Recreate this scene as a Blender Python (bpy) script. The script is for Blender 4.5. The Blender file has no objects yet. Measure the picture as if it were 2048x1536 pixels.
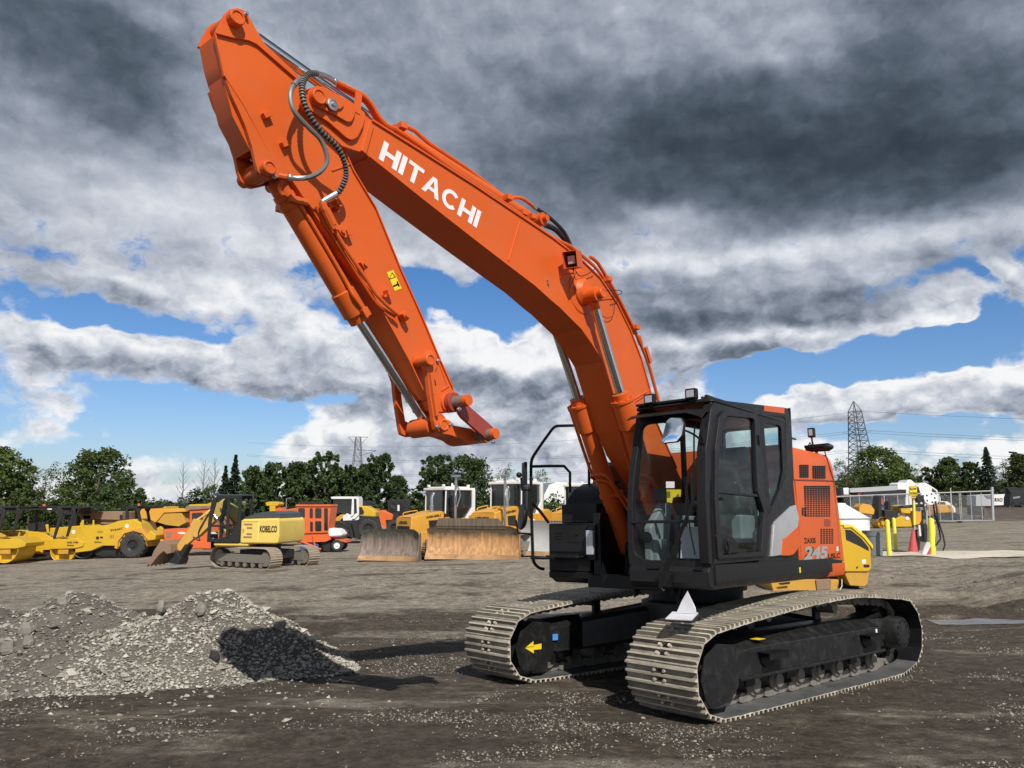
import bpy, bmesh, math, random
from mathutils import Vector, Matrix, noise
R=math.radians; PI=math.pi
random.seed(7)
scene=bpy.context.scene
COL=scene.collection
# ------------------------------------------------------------------ camera calibration
F=1540.0                       # focal length in photo pixels (2048 wide)
PITCH=math.atan((1003-768)/F)
CW=Vector((0,0,0))
rw=Vector((1,0,0)); uw=Vector((0,-math.sin(PITCH),math.cos(PITCH))); fw=Vector((0,math.cos(PITCH),math.sin(PITCH)))
cd=bpy.data.cameras.new('camera'); cam=bpy.data.objects.new('camera',cd); COL.objects.link(cam)
cam.location=CW; cam.rotation_euler=(PI/2+PITCH,0,0)
cd.sensor_fit='HORIZONTAL'; cd.sensor_width=36; cd.lens=36*F/2048; cd.clip_start=.05; cd.clip_end=5000
scene.camera=cam
# machine frame: X forward along the tracks, Y left, Z up, origin on the ground below the swing centre
MC=Vector((8.102,5.975,1.616)); myaw,mp=-2.278,.197
fm=Vector((math.cos(mp)*math.cos(myaw),math.cos(mp)*math.sin(myaw),math.sin(mp)))
rm=Vector((math.sin(myaw),-math.cos(myaw),0)); um=rm.cross(fm)
Wm=Matrix((rw,uw,fw)).transposed(); Mm=Matrix((rm,um,fm))
RM=Wm@Mm
MW=Matrix.Translation(CW-RM@MC)@RM.to_4x4()
TH=R(9.3); HA=Vector((math.cos(TH),math.sin(TH),0)); HN=Vector((-math.sin(TH),math.cos(TH),0))
def H(al,la,z): return HA*al+HN*la+Vector((0,0,z))
def mray(x,y): return fm+rm*((x-1024)/F)-um*((y-768)/F)
def onpl(x,y,off,th=None):
    "photo pixel -> (along, z) on the vertical plane at lateral offset off (house frame, or track frame if th=0)"
    n=HN if th is None else Vector((0,1,0)); a=HA if th is None else Vector((1,0,0))
    d=mray(x,y); t=(off-MC.dot(n))/d.dot(n); p=MC+d*t
    return p.dot(a),p.z
def onfr(x,y,xo):
    d=mray(x,y); t=(xo-MC.dot(HA))/d.dot(HA); p=MC+d*t
    return p.dot(HN),p.z
def PX(x,y,off):
    a,z=onpl(x,y,off); return H(a,off,z)
def FX(x,y,xo):
    l,z=onfr(x,y,xo); return H(xo,l,z)
def wray(x,y): return fw+rw*((x-1024)/F)-uw*((y-768)/F)
def sst(a,b,x):
    t=min(1,max(0,(x-a)/(b-a))); return t*t*(3-2*t)
def gbase(X,Y):
    near=-1.616-.0459*Y
    Xc=max(-32,min(30,X)); Yc=min(max(Y,-5),46)
    bg=-1.6-.024*Yc+.029*Xc
    t=sst(14.0,24.0,Y); 
    if X>8: t=max(t,sst(8,13,X)*sst(10,16,Y))
    z=near*(1-t)+bg*t
    # the far plain keeps falling a little and then levels out
    return z
def wg(x,y):
    "photo pixel -> point on the ground"
    d=wray(x,y); lo,hi=2.0,400.0
    for i in range(50):
        m=(lo+hi)/2; p=d*(m/d.y)
        if p.z<gbase(p.x,p.y): hi=m
        else: lo=m
    return d*(lo/d.y)
def wp(x,y,D):
    d=wray(x,y); return d*(D/d.y)
# ------------------------------------------------------------------ mesh builder
class MB:
    def __init__(s): s.v=[]; s.f=[]; s.m=[]; s.cuts=[]
    def cut(s): s.cuts.append((len(s.v),len(s.f))); return s
    def add(s,vs,fs,mi=0):
        o=len(s.v); s.v+= [Vector(v) for v in vs]; s.f+=[tuple(i+o for i in f) for f in fs]; s.m+=[mi]*len(fs); return s
    def box(s,c,d,rot=None,mi=0):
        c=Vector(c); hx,hy,hz=d[0]/2,d[1]/2,d[2]/2
        vs=[Vector((sx*hx,sy*hy,sz*hz)) for sx in(-1,1) for sy in(-1,1) for sz in(-1,1)]
        if rot is not None: vs=[rot@v for v in vs]
        return s.add([v+c for v in vs],[(0,1,3,2),(4,6,7,5),(0,4,5,1),(2,3,7,6),(0,2,6,4),(1,5,7,3)],mi)
    def prism(s,p0,p1,mi=0,cap=True):
        n=len(p0); fs=[(i,(i+1)%n,n+(i+1)%n,n+i) for i in range(n)]
        if cap: fs+=[tuple(range(n-1,-1,-1)),tuple(range(n,2*n))]
        return s.add(list(p0)+list(p1),fs,mi)
    def ring(s,o0,i0,o1,i1,mi=0):
        "frame between an outer and an inner loop (same count), front and back"
        n=len(o0); fs=[]
        for k in range(n):
            j=(k+1)%n
            fs+=[(k,j,n+j,n+k),(2*n+k,3*n+k,3*n+j,2*n+j),(k,2*n+k,2*n+j,j),(n+k,n+j,3*n+j,3*n+k)]
        return s.add(list(o0)+list(i0)+list(o1)+list(i1),fs,mi)
    def loft(s,loops,mi=0,cap=True,closed=True):
        n=len(loops[0]); vs=[v for l in loops for v in l]; fs=[]
        for a in range(len(loops)-1):
            for k in range(n if closed else n-1):
                j=(k+1)%n; fs.append((a*n+k,a*n+j,(a+1)*n+j,(a+1)*n+k))
        if cap: fs+=[tuple(range(n-1,-1,-1)),tuple((len(loops)-1)*n+k for k in range(n))]
        return s.add(vs,fs,mi)
    def cyl(s,p0,p1,r0,r1=None,n=16,mi=0,cap=True):
        r1=r0 if r1 is None else r1
        p0=Vector(p0);p1=Vector(p1);d=(p1-p0)
        if d.length<1e-6: return s
        d.normalize(); a=d.orthogonal().normalized(); b=d.cross(a)
        l=[[p+(a*math.cos(2*PI*k/n)+b*math.sin(2*PI*k/n))*r for k in range(n)] for p,r in((p0,r0),(p1,r1))]
        return s.loft(l,mi,cap)
    def tube(s,pts,r,n=8,mi=0,smooth=0,cap=True):
        pts=[Vector(p) for p in pts]
        if smooth: pts=spline(pts,smooth)
        loops=[];a=None
        for i,p in enumerate(pts):
            d=(pts[min(i+1,len(pts)-1)]-pts[max(i-1,0)]).normalized()
            if a is None: a=d.orthogonal().normalized()
            a=(a-d*a.dot(d)).normalized(); b=d.cross(a)
            rr=r[i] if isinstance(r,list) else r
            loops.append([p+(a*math.cos(2*PI*k/n)+b*math.sin(2*PI*k/n))*rr for k in range(n)])
        return s.loft(loops,mi,cap)
    def lathe(s,c,ax,prof,n=24,mi=0):
        "prof: list of (distance along ax, radius)"
        c=Vector(c);ax=Vector(ax).normalized();a=ax.orthogonal().normalized();b=ax.cross(a)
        l=[[c+ax*h+(a*math.cos(2*PI*k/n)+b*math.sin(2*PI*k/n))*max(r,1e-4) for k in range(n)] for h,r in prof]
        return s.loft(l,mi,True)
    def sphere(s,c,r,n=10,mi=0):
        c=Vector(c); rr=r if isinstance(r,(tuple,list)) else (r,r,r)
        l=[[c+Vector((rr[0]*math.sin(PI*(i+.02)/(n+.04))*math.cos(2*PI*k/(n*2)),rr[1]*math.sin(PI*(i+.02)/(n+.04))*math.sin(2*PI*k/(n*2)),rr[2]*math.cos(PI*(i+.02)/(n+.04)))) for k in range(n*2)] for i in range(n+1)]
        return s.loft(l,mi,True)
    def xf(s,M):
        s.v=[M@v for v in s.v]; return s
    def build(s,name,mats,parent=None,bevel=0,angle=35,label=None,flat=False,seg=2,recalc=True):
        if s.cuts:
            c=[(0,0)]+s.cuts+[(len(s.v),len(s.f))]; o=None
            for (v0,f0),(v1,f1) in zip(c,c[1:]):
                if f1<=f0: continue
                q=MB(); q.v=s.v[v0:v1]; q.f=[tuple(i-v0 for i in f) for f in s.f[f0:f1]]; q.m=s.m[f0:f1]; r=q.build(name,mats,parent,bevel,angle,label,flat,seg,recalc); o=o or r
            return o
        me=bpy.data.meshes.new(name); me.from_pydata(s.v,[],s.f); me.update()
        if not isinstance(mats,(list,tuple)): mats=[mats]
        for m in mats: me.materials.append(m)
        if len(mats)>1: me.polygons.foreach_set('material_index',s.m)
        if recalc:
            bm=bmesh.new(); bm.from_mesh(me); bmesh.ops.recalc_face_normals(bm,faces=bm.faces); bm.to_mesh(me); bm.free()
        if not flat:
            me.polygons.foreach_set('use_smooth',[True]*len(me.polygons)); me.set_sharp_from_angle(angle=R(angle))
        o=bpy.data.objects.new(name,me); COL.objects.link(o)
        if parent is not None: o.parent=parent
        if bevel:
            b=o.modifiers.new('bevel','BEVEL'); b.width=bevel; b.segments=seg; b.limit_method='ANGLE'; b.angle_limit=R(40); b.harden_normals=True
        if label: o['label']=label
        return o
def spline(pts,k):
    out=[];n=len(pts)
    for i in range(n-1):
        p0=pts[max(i-1,0)];p1=pts[i];p2=pts[i+1];p3=pts[min(i+2,n-1)]
        for j in range(k):
            t=j/k; out.append(.5*((2*p1)+(-p0+p2)*t+(2*p0-5*p1+4*p2-p3)*t*t+(-p0+3*p1-3*p2+p3)*t**3))
    out.append(pts[-1]); return out
def rpoly(pts,r,k=4):
    "round the corners of a polygon (2-D or 3-D points)"
    pts=[Vector(p) for p in pts]; out=[];n=len(pts)
    for i,p in enumerate(pts):
        a=pts[i-1]-p;b=pts[(i+1)%n]-p; rr=r[i] if isinstance(r,(list,tuple)) else r
        if rr<=0: out.append(p); continue
        q=min(rr,a.length*.45,b.length*.45); A=p+a.normalized()*q;B=p+b.normalized()*q
        for j in range(k+1):
            t=j/k; out.append(A*(1-t)**2+p*2*t*(1-t)+B*t*t)
    return out
def thing(name,label,cat,loc=(0,0,0),rz=0,group=None,parent=None):
    o=bpy.data.objects.new(name,None); COL.objects.link(o); o.location=loc; o.rotation_euler=(0,0,rz); o.empty_display_size=.2
    if parent is None: o['label']=label; o['category']=cat
    if group: o['group']=group
    if parent is not None: o.parent=parent
    return o
def tag(o,label,cat,group=None):
    o['label']=label; o['category']=cat
    if group: o['group']=group
    return o
def struct(o,kind='structure'): o['kind']=kind; return o
def dup(root,loc,rz,label=None,sc=None):
    def rec(o,par):
        c=o.copy(); COL.objects.link(c); c.parent=par
        for ch in o.children: rec(ch,c)
        return c
    r=rec(root,None); r.location=loc; r.rotation_euler=(0,0,rz)
    if sc: r.scale=(sc,sc,sc)
    if label: r['label']=label
    return r
# ------------------------------------------------------------------ text as mesh
_tc={}
def textmesh(s,bold=0.0,lsp=1.0):
    k=(s,bold,lsp)
    if k in _tc: return _tc[k]
    cu=bpy.data.curves.new('txt','FONT'); cu.body=s; cu.size=1; cu.offset=bold; cu.space_character=lsp; cu.resolution_u=3
    ob=bpy.data.objects.new('txt',cu); COL.objects.link(ob)
    dg=bpy.context.evaluated_depsgraph_get(); me=ob.evaluated_get(dg).to_mesh()
    vs=[(v.co.x,v.co.y) for v in me.vertices]; fs=[tuple(p.vertices) for p in me.polygons]
    ob.evaluated_get(dg).to_mesh_clear(); bpy.data.objects.remove(ob); bpy.data.curves.remove(cu)
    x0=min(v[0] for v in vs);x1=max(v[0] for v in vs);y0=min(v[1] for v in vs);y1=max(v[1] for v in vs)
    vs=[((x-x0)/(x1-x0),(y-y0)/(y1-y0)) for x,y in vs]
    _tc[k]=(vs,fs); return _tc[k]
def text_on(mb,s,BL,BR,TL,TR=None,bold=.02,mi=0,lsp=1.0,lift=None):
    vs,fs=textmesh(s,bold,lsp); BL=Vector(BL);BR=Vector(BR);TL=Vector(TL); TR=BR+TL-BL if TR is None else Vector(TR)
    o=lift if lift is not None else Vector((0,0,0))
    mb.add([(BL*(1-u)+BR*u)*(1-v)+(TL*(1-u)+TR*u)*v+o for u,v in vs],fs,mi)
# ------------------------------------------------------------------ materials
def lin(c): return tuple((x/12.92 if x<=.04045 else ((x+.055)/1.055)**2.4) for x in [k/255 for k in c])
def newmat(name):
    m=bpy.data.materials.new(name); m.use_nodes=True; nt=m.node_tree
    return m,nt,nt.nodes['Principled BSDF']
def N(nt,t,**k):
    n=nt.nodes.new(t)
    for a,b in k.items():
        if a.startswith('i_'): 
            key=a[2:]; key=int(key) if key.isdigit() else key.replace('_',' ')
            n.inputs[key].default_value=b
        else: setattr(n,a,b)
    return n
def paint(name,col,rough=.35,metal=0,coat=0,dirt=.25,dcol=(.16,.13,.1),scale=3,bump=0,spec=.5,var=.08,dscale=None,island=0):
    m,nt,b=newmat(name); L=nt.links.new
    tc=N(nt,'ShaderNodeTexCoord'); 
    n1=N(nt,'ShaderNodeTexNoise',i_Scale=scale,i_Detail=6.0,i_Roughness=.6); L(tc.outputs['Object'],n1.inputs['Vector'])
    n2=N(nt,'ShaderNodeTexNoise',i_Scale=(dscale or scale*6),i_Detail=8.0,i_Roughness=.7); L(tc.outputs['Object'],n2.inputs['Vector'])
    mr=N(nt,'ShaderNodeMapRange',i_1=.3,i_2=.7,i_3=1-var,i_4=1+var); L(n1.outputs['Fac'],mr.inputs[0])
    mul=N(nt,'ShaderNodeVectorMath',operation='SCALE'); mul.inputs[0].default_value=col[:3]; L(mr.outputs[0],mul.inputs['Scale'])
    mr2=N(nt,'ShaderNodeMapRange',i_1=.5,i_2=.78,i_3=0,i_4=dirt); L(n2.outputs['Fac'],mr2.inputs[0])
    mix=N(nt,'ShaderNodeMix',data_type='RGBA'); L(mr2.outputs[0],mix.inputs['Factor']); L(mul.outputs[0],mix.inputs['A']); mix.inputs['B'].default_value=(*dcol,1)
    if island:
        g=N(nt,'ShaderNodeNewGeometry'); im=N(nt,'ShaderNodeMapRange',i_3=1-island,i_4=1+island); L(g.outputs['Random Per Island'],im.inputs[0]); s2=N(nt,'ShaderNodeVectorMath',operation='SCALE'); L(mix.outputs['Result'],s2.inputs[0]); L(im.outputs[0],s2.inputs['Scale']); L(s2.outputs[0],b.inputs['Base Color'])
    else: L(mix.outputs['Result'],b.inputs['Base Color'])
    mr3=N(nt,'ShaderNodeMapRange',i_1=.3,i_2=.75,i_3=rough*.85,i_4=min(1,rough*1.35+.05)); L(n2.outputs['Fac'],mr3.inputs[0]); L(mr3.outputs[0],b.inputs['Roughness'])
    b.inputs['Metallic'].default_value=metal; b.inputs['Coat Weight'].default_value=coat; b.inputs['Coat Roughness'].default_value=.08
    b.inputs['Specular IOR Level'].default_value=spec
    if bump:
        bp=N(nt,'ShaderNodeBump',i_Strength=bump,i_Distance=.01); L(n2.outputs['Fac'],bp.inputs['Height']); L(bp.outputs[0],b.inputs['Normal'])
    return m
def glassmat(name,tint=(.6,.68,.66),trans=.75):
    m=bpy.data.materials.new(name); m.use_nodes=True; nt=m.node_tree; nt.nodes.clear(); L=nt.links.new
    out=N(nt,'ShaderNodeOutputMaterial'); tr=N(nt,'ShaderNodeBsdfTransparent'); tr.inputs[0].default_value=(*[trans*t for t in tint],1)
    gl=N(nt,'ShaderNodeBsdfGlossy',i_Roughness=.02); gl.inputs[0].default_value=(.95,.97,1,1)
    fr=N(nt,'ShaderNodeLayerWeight',i_Blend=.5); pw=N(nt,'ShaderNodeMath',operation='POWER',i_1=5.0); L(fr.outputs['Facing'],pw.inputs[0]); mr=N(nt,'ShaderNodeMath',operation='MULTIPLY_ADD',i_1=.45,i_2=.014); L(pw.outputs[0],mr.inputs[0])
    mx=N(nt,'ShaderNodeMixShader'); L(mr.outputs[0],mx.inputs[0]); L(tr.outputs[0],mx.inputs[1]); L(gl.outputs[0],mx.inputs[2]); L(mx.outputs[0],out.inputs[0])
    return m
M={}
M['orange']=paint('orange_paint',(.645,.110,.017),.38,coat=0,spec=.28,dirt=.34,dcol=(.46,.15,.07),scale=.9,dscale=3,var=.09)
M['redbrown']=paint('primer_paint',(.30,.05,.035),.45,dirt=.1,scale=3)
M['dkgrey']=paint('dark_grey_paint',(.0125,.0125,.0135),.40,coat=.0,dirt=.10,dcol=(.07,.065,.06),scale=2,dscale=14,spec=.32)
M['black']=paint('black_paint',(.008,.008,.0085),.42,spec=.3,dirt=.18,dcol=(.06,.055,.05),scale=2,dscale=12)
M['frame']=paint('dusty_black_frame',(.012,.012,.0125),.38,spec=.5,dirt=.5,dcol=(.07,.065,.058),scale=2,dscale=9)
M['silver']=paint('silver_paint',(.60,.60,.61),.3,metal=.6,dirt=.05)
M['chrome']=paint('chrome_rod',(.62,.63,.65),.09,metal=1,dirt=.05)
M['steel']=paint('galvanised_steel',(.45,.45,.46),.35,metal=.9,dirt=.2)
M['rubber']=paint('black_rubber',(.016,.016,.017),.6,dirt=.3,dcol=(.06,.055,.05))
M['hosewrap']=paint('grey_hose',(.15,.15,.14),.4,dirt=.2)
M['track']=paint('dusty_track_steel',(.50,.45,.36),.55,metal=.15,dirt=.6,dcol=(.12,.105,.085),scale=3.5,dscale=16,bump=.4,var=.3,island=.22)
M['trackplate']=paint('track_plate_mud_shade',(.27,.24,.19),.7,metal=.1,dirt=.7,dcol=(.10,.088,.07),scale=4,dscale=20,bump=.4,var=.4,island=.25)  # plates and grouser sides: muddy, and darkened to stand for shade between crests
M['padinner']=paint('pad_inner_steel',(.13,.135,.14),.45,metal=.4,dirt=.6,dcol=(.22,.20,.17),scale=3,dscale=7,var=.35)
M['linksteel']=paint('track_link_steel',(.22,.20,.17),.5,metal=.3,dirt=.8,dcol=(.42,.38,.31),scale=5,dscale=20,bump=.3)
M['white']=paint('white_paint',(.78,.78,.77),.4,dirt=.08)
M['yellow']=paint('sticker_yellow',(.85,.62,.02),.4,dirt=.05)
M['blue']=paint('sticker_blue',(.08,.30,.70),.4,dirt=.02)
M['glass']=glassmat('tinted_glass',(.86,.94,.92),.96)
M['seat']=paint('black_seat_vinyl',(.015,.015,.016),.5)
M['interior']=paint('grey_interior_plastic',(.16,.18,.19),.6)
M['lampglass']=paint('lamp_glass',(.50,.50,.53),.15,metal=.3,dirt=0)
M['mirror']=paint('mirror_glass',(.85,.87,.9),.03,metal=1,dirt=0,var=0)
M['paper']=paint('white_paper',(.58,.58,.62),.7,dirt=0)
M['film']=glassmat('clear_plastic_film',(.85,.88,.88),.9)

# BLADEMAT: worn blade with a dried-mud band along its upper half
def blademat(name,low,up,zc,edge):
    m,nt,b=newmat(name); L=nt.links.new
    tc=N(nt,'ShaderNodeTexCoord'); sx=N(nt,'ShaderNodeSeparateXYZ'); L(tc.outputs['Object'],sx.inputs[0])
    n=N(nt,'ShaderNodeTexNoise',i_Scale=2.2,i_Detail=9.0,i_Roughness=.7); L(tc.outputs['Object'],n.inputs['Vector'])
    mp=N(nt,'ShaderNodeMapping'); mp.inputs['Scale'].default_value=(9,9,.7); L(tc.outputs['Object'],mp.inputs[0]); n2=N(nt,'ShaderNodeTexNoise',i_Scale=1.0,i_Detail=6.0); L(mp.outputs[0],n2.inputs['Vector'])
    a=N(nt,'ShaderNodeMath',operation='MULTIPLY_ADD',i_1=.9); L(n.outputs['Fac'],a.inputs[0]); L(sx.outputs[2],a.inputs[2])
    mr=N(nt,'ShaderNodeMapRange',interpolation_type='SMOOTHSTEP',i_1=zc+.30,i_2=zc+.62); L(a.outputs[0],mr.inputs[0])
    mx=N(nt,'ShaderNodeMix',data_type='RGBA'); L(mr.outputs[0],mx.inputs['Factor']); mx.inputs['A'].default_value=(*low,1); mx.inputs['B'].default_value=(*up,1)
    v=N(nt,'ShaderNodeMapRange',i_1=.3,i_2=.7,i_3=.6,i_4=1.35); L(n2.outputs['Fac'],v.inputs[0]); sc=N(nt,'ShaderNodeVectorMath',operation='SCALE'); L(mx.outputs['Result'],sc.inputs[0]); L(v.outputs[0],sc.inputs['Scale']); L(sc.outputs[0],b.inputs['Base Color']); b.inputs['Roughness'].default_value=.65
    return m
# ================================================================== THE ORANGE EXCAVATOR
EX=thing('excavator','large orange crawler excavator with raised boom, black cab and no bucket, in the foreground','excavator')
EX.matrix_world=MW
ONEAR,OFAR=.04,-.34          # boom side plates
ANEAR,AFAR=-.02,-.27         # arm side plates
OC=-.15
def slab(mb,pts,o0,o1,mi=0,ref=None,rnd=0):
    ref=o0 if ref is None else ref
    az=[onpl(x,y,ref) for x,y in pts]
    if rnd: az=[(p[0],p[1]) for p in rpoly([Vector((a,z)) for a,z in az],rnd)]
    return mb.prism([H(a,o0,z) for a,z in az],[H(a,o1,z) for a,z in az],mi)
def strip(mb,pts,w,o0,o1,mi=0):
    "raised flat bar following a pixel polyline on the plane o0"
    az=[Vector(onpl(x,y,o0)) for x,y in pts]
    for p,q in zip(az,az[1:]):
        d=(q-p).normalized(); n=Vector((-d.y,d.x))*w/2
        l=[p+n,q+n,q-n,p-n]
        mb.prism([H(v.x,o0,v.y) for v in l],[H(v.x,o1,v.y) for v in l],mi)
def pin(mb,x,y,o0,o1,r,n=24,mi=0,ref=None,lip=True):
    a,z=onpl(x,y,o1 if ref is None else ref)
    if lip:
        e=.006 if o1>o0 else -.006
        return mb.lathe(H(a,o0,z),HN,[(0,r),(o1-o0-e,r),(o1-o0,r-.006),(o1-o0,r*.72),(o1-o0-e*1.3,r*.70),(o1-o0-e*1.3,r*.2)],n,mi)
    return mb.cyl(H(a,o0,z),H(a,o1,z),r,r,n,mi)
# ---------------- boom
boomside=[(617,222),(608,205),(609,190),(618,177),(630,172),(648,176),(706,209),(745,240),
 (850,306),(950,370),(1050,437),(1105,474),(1165,520),(1200,554),(1235,606),(1262,661),(1283,716),(1300,776)]
boomlow=[(1222,775),(1206,723),(1184,687),(1163,657),(1120,614),(1103,600),(1070,570),(1033,542),(960,486),(850,400),(740,312),(730,305),(714,301),(686,291),(654,261),(630,238)]
az=[onpl(x,y,ONEAR) for x,y in boomside]+[(.93,3.0),(.45,2.45),(.12,2.1),(.02,1.9),(.08,1.74),(.25,1.68),(.45,1.8),(1.0,2.2),(1.45,2.55)]
az+= [onpl(1250,862,ONEAR)]
az+= [onpl(x,y,ONEAR) for x,y in boomlow]
b=MB(); b.prism([H(a,ONEAR-.012,z) for a,z in az],[H(a,OFAR+.012,z) for a,z in az])
boom=b.build('boom',M['orange'],EX,bevel=.006,angle=25)
BL_=[onpl(x,y,ONEAR) for x,y in boomside]
b=MB()
# top and bottom plates stand a little proud of the side plates
def plate_along(pts,th,inn,o0,o1):
    v=[Vector(p) for p in pts]; nn=[]
    for i,p in enumerate(v):
        d=(v[min(i+1,len(v)-1)]-v[max(i-1,0)]).normalized(); nn.append(Vector((-d.y,d.x))*inn)
    out=[p+n*th for p,n in zip(v,nn)]
    loop=v+out[::-1]
    b.prism([H(p.x,o0,p.y) for p in loop],[H(p.x,o1,p.y) for p in loop])
tp=[onpl(x,y,ONEAR) for x,y in [(745,240),(850,306),(950,370),(1050,437),(1105,474),(1165,520),(1200,554),(1235,606),(1262,661),(1283,716),(1300,776)]]+[(.93,3.0),(.45,2.45)]
v=[Vector(p) for p in tp]
bl=[onpl(x,y,ONEAR) for x,y in [(740,312),(850,400),(960,486),(1033,542),(1070,570),(1103,600),(1120,614),(1163,657),(1184,687),(1206,723),(1222,775),(1250,862)]]
def ribbon(pts,th,o0,o1):
    v=[Vector(p) for p in pts]; A=[];B=[]
    for i,p in enumerate(v):
        d=(v[min(i+1,len(v)-1)]-v[max(i-1,0)]).normalized(); n=Vector((-d.y,d.x))*th/2; A.append(p+n);B.append(p-n)
    for i in range(len(v)-1):
        l=[A[i],A[i+1],B[i+1],B[i]]; b.prism([H(p.x,o0,p.y) for p in l],[H(p.x,o1,p.y) for p in l])
ribbon(tp,.016,ONEAR+.004,OFAR-.004); ribbon(bl,.014,ONEAR+.002,OFAR-.002)
b.build('boom_flange',M['orange'],boom,angle=30)
b=MB()   # fork plates, bosses and weld seams at the boom tip
t1=[(618,222),(609,205),(610,190),(619,178),(632,173),(650,178),(712,214),(728,228),(724,252),(712,276),(700,282),(690,277),(655,246)]
slab(b,t1,ONEAR+.02,ONEAR-.02,ref=ONEAR,rnd=.02)
t2=[(618,212),(614,200),(616,186),(626,178),(640,178),(690,204),(705,216),(702,236),(696,247),(688,248),(668,236),(640,222)]
slab(b,t2,ONEAR+.045,ONEAR,ref=ONEAR,rnd=.03)
t3=[(624,205),(620,195),(623,184),(634,180),(646,184),(676,203),(679,214),(672,224),(660,222),(640,212)]
slab(b,t3,ONEAR+.062,ONEAR,ref=ONEAR,rnd=.03)
b.cut(); strip(b,[(744,247),(728,304)],.05,ONEAR+.006,ONEAR-.02)
pin(b,640.5,192,ONEAR+.03,ONEAR+.085,.062)
b.cut()
strip(b,[(1041,443),(1018,521)],.012,ONEAR,ONEAR-.02); b.cut(); strip(b,[(1296,782),(1256,806)],.012,ONEAR,ONEAR-.02); b.cut(); strip(b,[(1298,786),(1258,811)],.012,ONEAR,ONEAR-.02)
b.cut(); a,z=onpl(1166,584,ONEAR)
b.lathe(H(a,ONEAR-.02,z),HN,[(0,.245),(.012,.245),(.018,.235)],40)
b.lathe(H(a,ONEAR-.02,z),HN,[(0,.16),(.04,.155),(.07,.125),(.09,.11)],36)
b.cut(); b.lathe(H(a,OFAR+.02,z),-HN,[(0,.16),(.04,.155),(.07,.125),(.09,.11)],36)
b.build('boom_boss',M['orange'],boom,bevel=.003,angle=30)
b=MB(); a_,z_=onpl(666,209,ONEAR+.07); b.lathe(H(a_,ONEAR+.06,z_),HN,[(0,.047),(.012,.047),(.016,.04),(.016,.018),(.03,.017),(.032,.01)],28); b.cut()
for x,y in ((1096,560),(1097,567)): 
    a2,z2=onpl(x,y,ONEAR); b.cyl(H(a2,ONEAR-.02,z2),H(a2,ONEAR+.01,z2),.010,.010,10); b.cut()
b.build('pin_bolt',M['steel'],boom)
# lettering on the boom, drawn as letter shapes
def letters():
    w=.265; L={}
    def r(x0,y0,x1,y1): return [(x0,y0),(x1,y0),(x1,y1),(x0,y1)]
    L['H']=([r(0,0,w,1),r(.72,0,.72+w,1),r(w,.38,.72,.60)],.96)
    L['I']=([r(0,0,w,1)],w)
    L['T']=([r(0,.80,.88,1),r(.32,0,.56,.80)],.88)
    L['A']=([[(0,0),(.25,0),(.345,.24),(.345,.24),(.40,.42),(.53,.78),(.53,1),(.40,1)],[(1.06,0),(.81,0),(.715,.24),(.66,.42),(.53,.78),(.53,1),(.66,1)],[(.345,.24),(.715,.24),(.66,.42),(.40,.42)]],1.06)
    C=[];n=22
    for k in range(n):
        t0=R(42+276*k/n);t1=R(42+276*(k+1)/n)
        f=lambda t,ro,ri:((.5+ro*math.cos(t)),(.5+ri*math.sin(t)))
        C.append([f(t0,.30,.31),f(t0,.52,.52),f(t1,.52,.52),f(t1,.30,.31)])
    L['C']=(C,.96)
    return L
def lettering(mb,s,TL,TR,BLc,BRc,gap=.15,space=None):
    Ls=letters(); W=sum(Ls[c][1] for c in s)+gap*(len(s)-1); x=0
    for c in s:
        for poly in Ls[c][0]:
            pts=[]
            for (u,v) in poly:
                U=(x+u)/W; pts.append((TL*(1-U)+TR*U)*v+(BLc*(1-U)+BRc*U)*(1-v))
            mb.add(pts,[tuple(range(len(pts)))])
        x+=Ls[c][1]+gap
b=MB(); of=ONEAR-.012+.0025
lettering(b,'HITACHI',PX(768.5,281,of),PX(963,424,of),PX(757,317,of),PX(953,456,of),gap=.115)
b.build('boom_lettering',M['white'],boom,flat=True,recalc=False)
# work light in its hood on the boom side
b=MB(); 
hood=[(1133,510),(1153,505),(1169,511),(1167,531),(1150,534),(1136,533)]
c0=PX(1145,520,ONEAR+.14)
def obox(mb,c,f,s,u,df,ds,du,mi=0):
    mb.add([c+f*(i*df/2)+s*(j*ds/2)+u*(k*du/2) for i in(-1,1) for j in(-1,1) for k in(-1,1)],[(0,1,3,2),(4,6,7,5),(0,4,5,1),(2,3,7,6),(0,2,6,4),(1,5,7,3)],mi)
fd=(HA*.9+HN*.25+Vector((0,0,-.25))).normalized(); sd=fd.cross(Vector((0,0,1))).normalized(); ud=sd.cross(fd)
for s_,u_,ds,du in ((-.075,0,.006,.17),(.075,0,.006,.17),(0,.085,.156,.006),(0,-.085,.156,.006)): obox(b,c0+sd*s_+ud*u_,fd,sd,ud,.17,ds,du)
obox(b,c0-fd*.08,fd,sd,ud,.006,.15,.165)
b.tube([c0-ud*.09,c0-ud*.14,PX(1125,548,ONEAR+.03),PX(1121,556,ONEAR)],.012,6)
b.build('light_hood',M['orange'],boom,bevel=.002)
b=MB(); obox(b,c0+fd*.0,fd,sd,ud,.06,.10,.11); b.tube([c0-ud*.06,c0-ud*.10+fd*.02],.016,8); w=b.build('work_light',M['black'],boom,bevel=.008)
b=MB(); obox(b,c0+fd*.034,fd,sd,ud,.01,.08,.085); b.build('lamp_lens',M['lampglass'],boom,bevel=.004)
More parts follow.
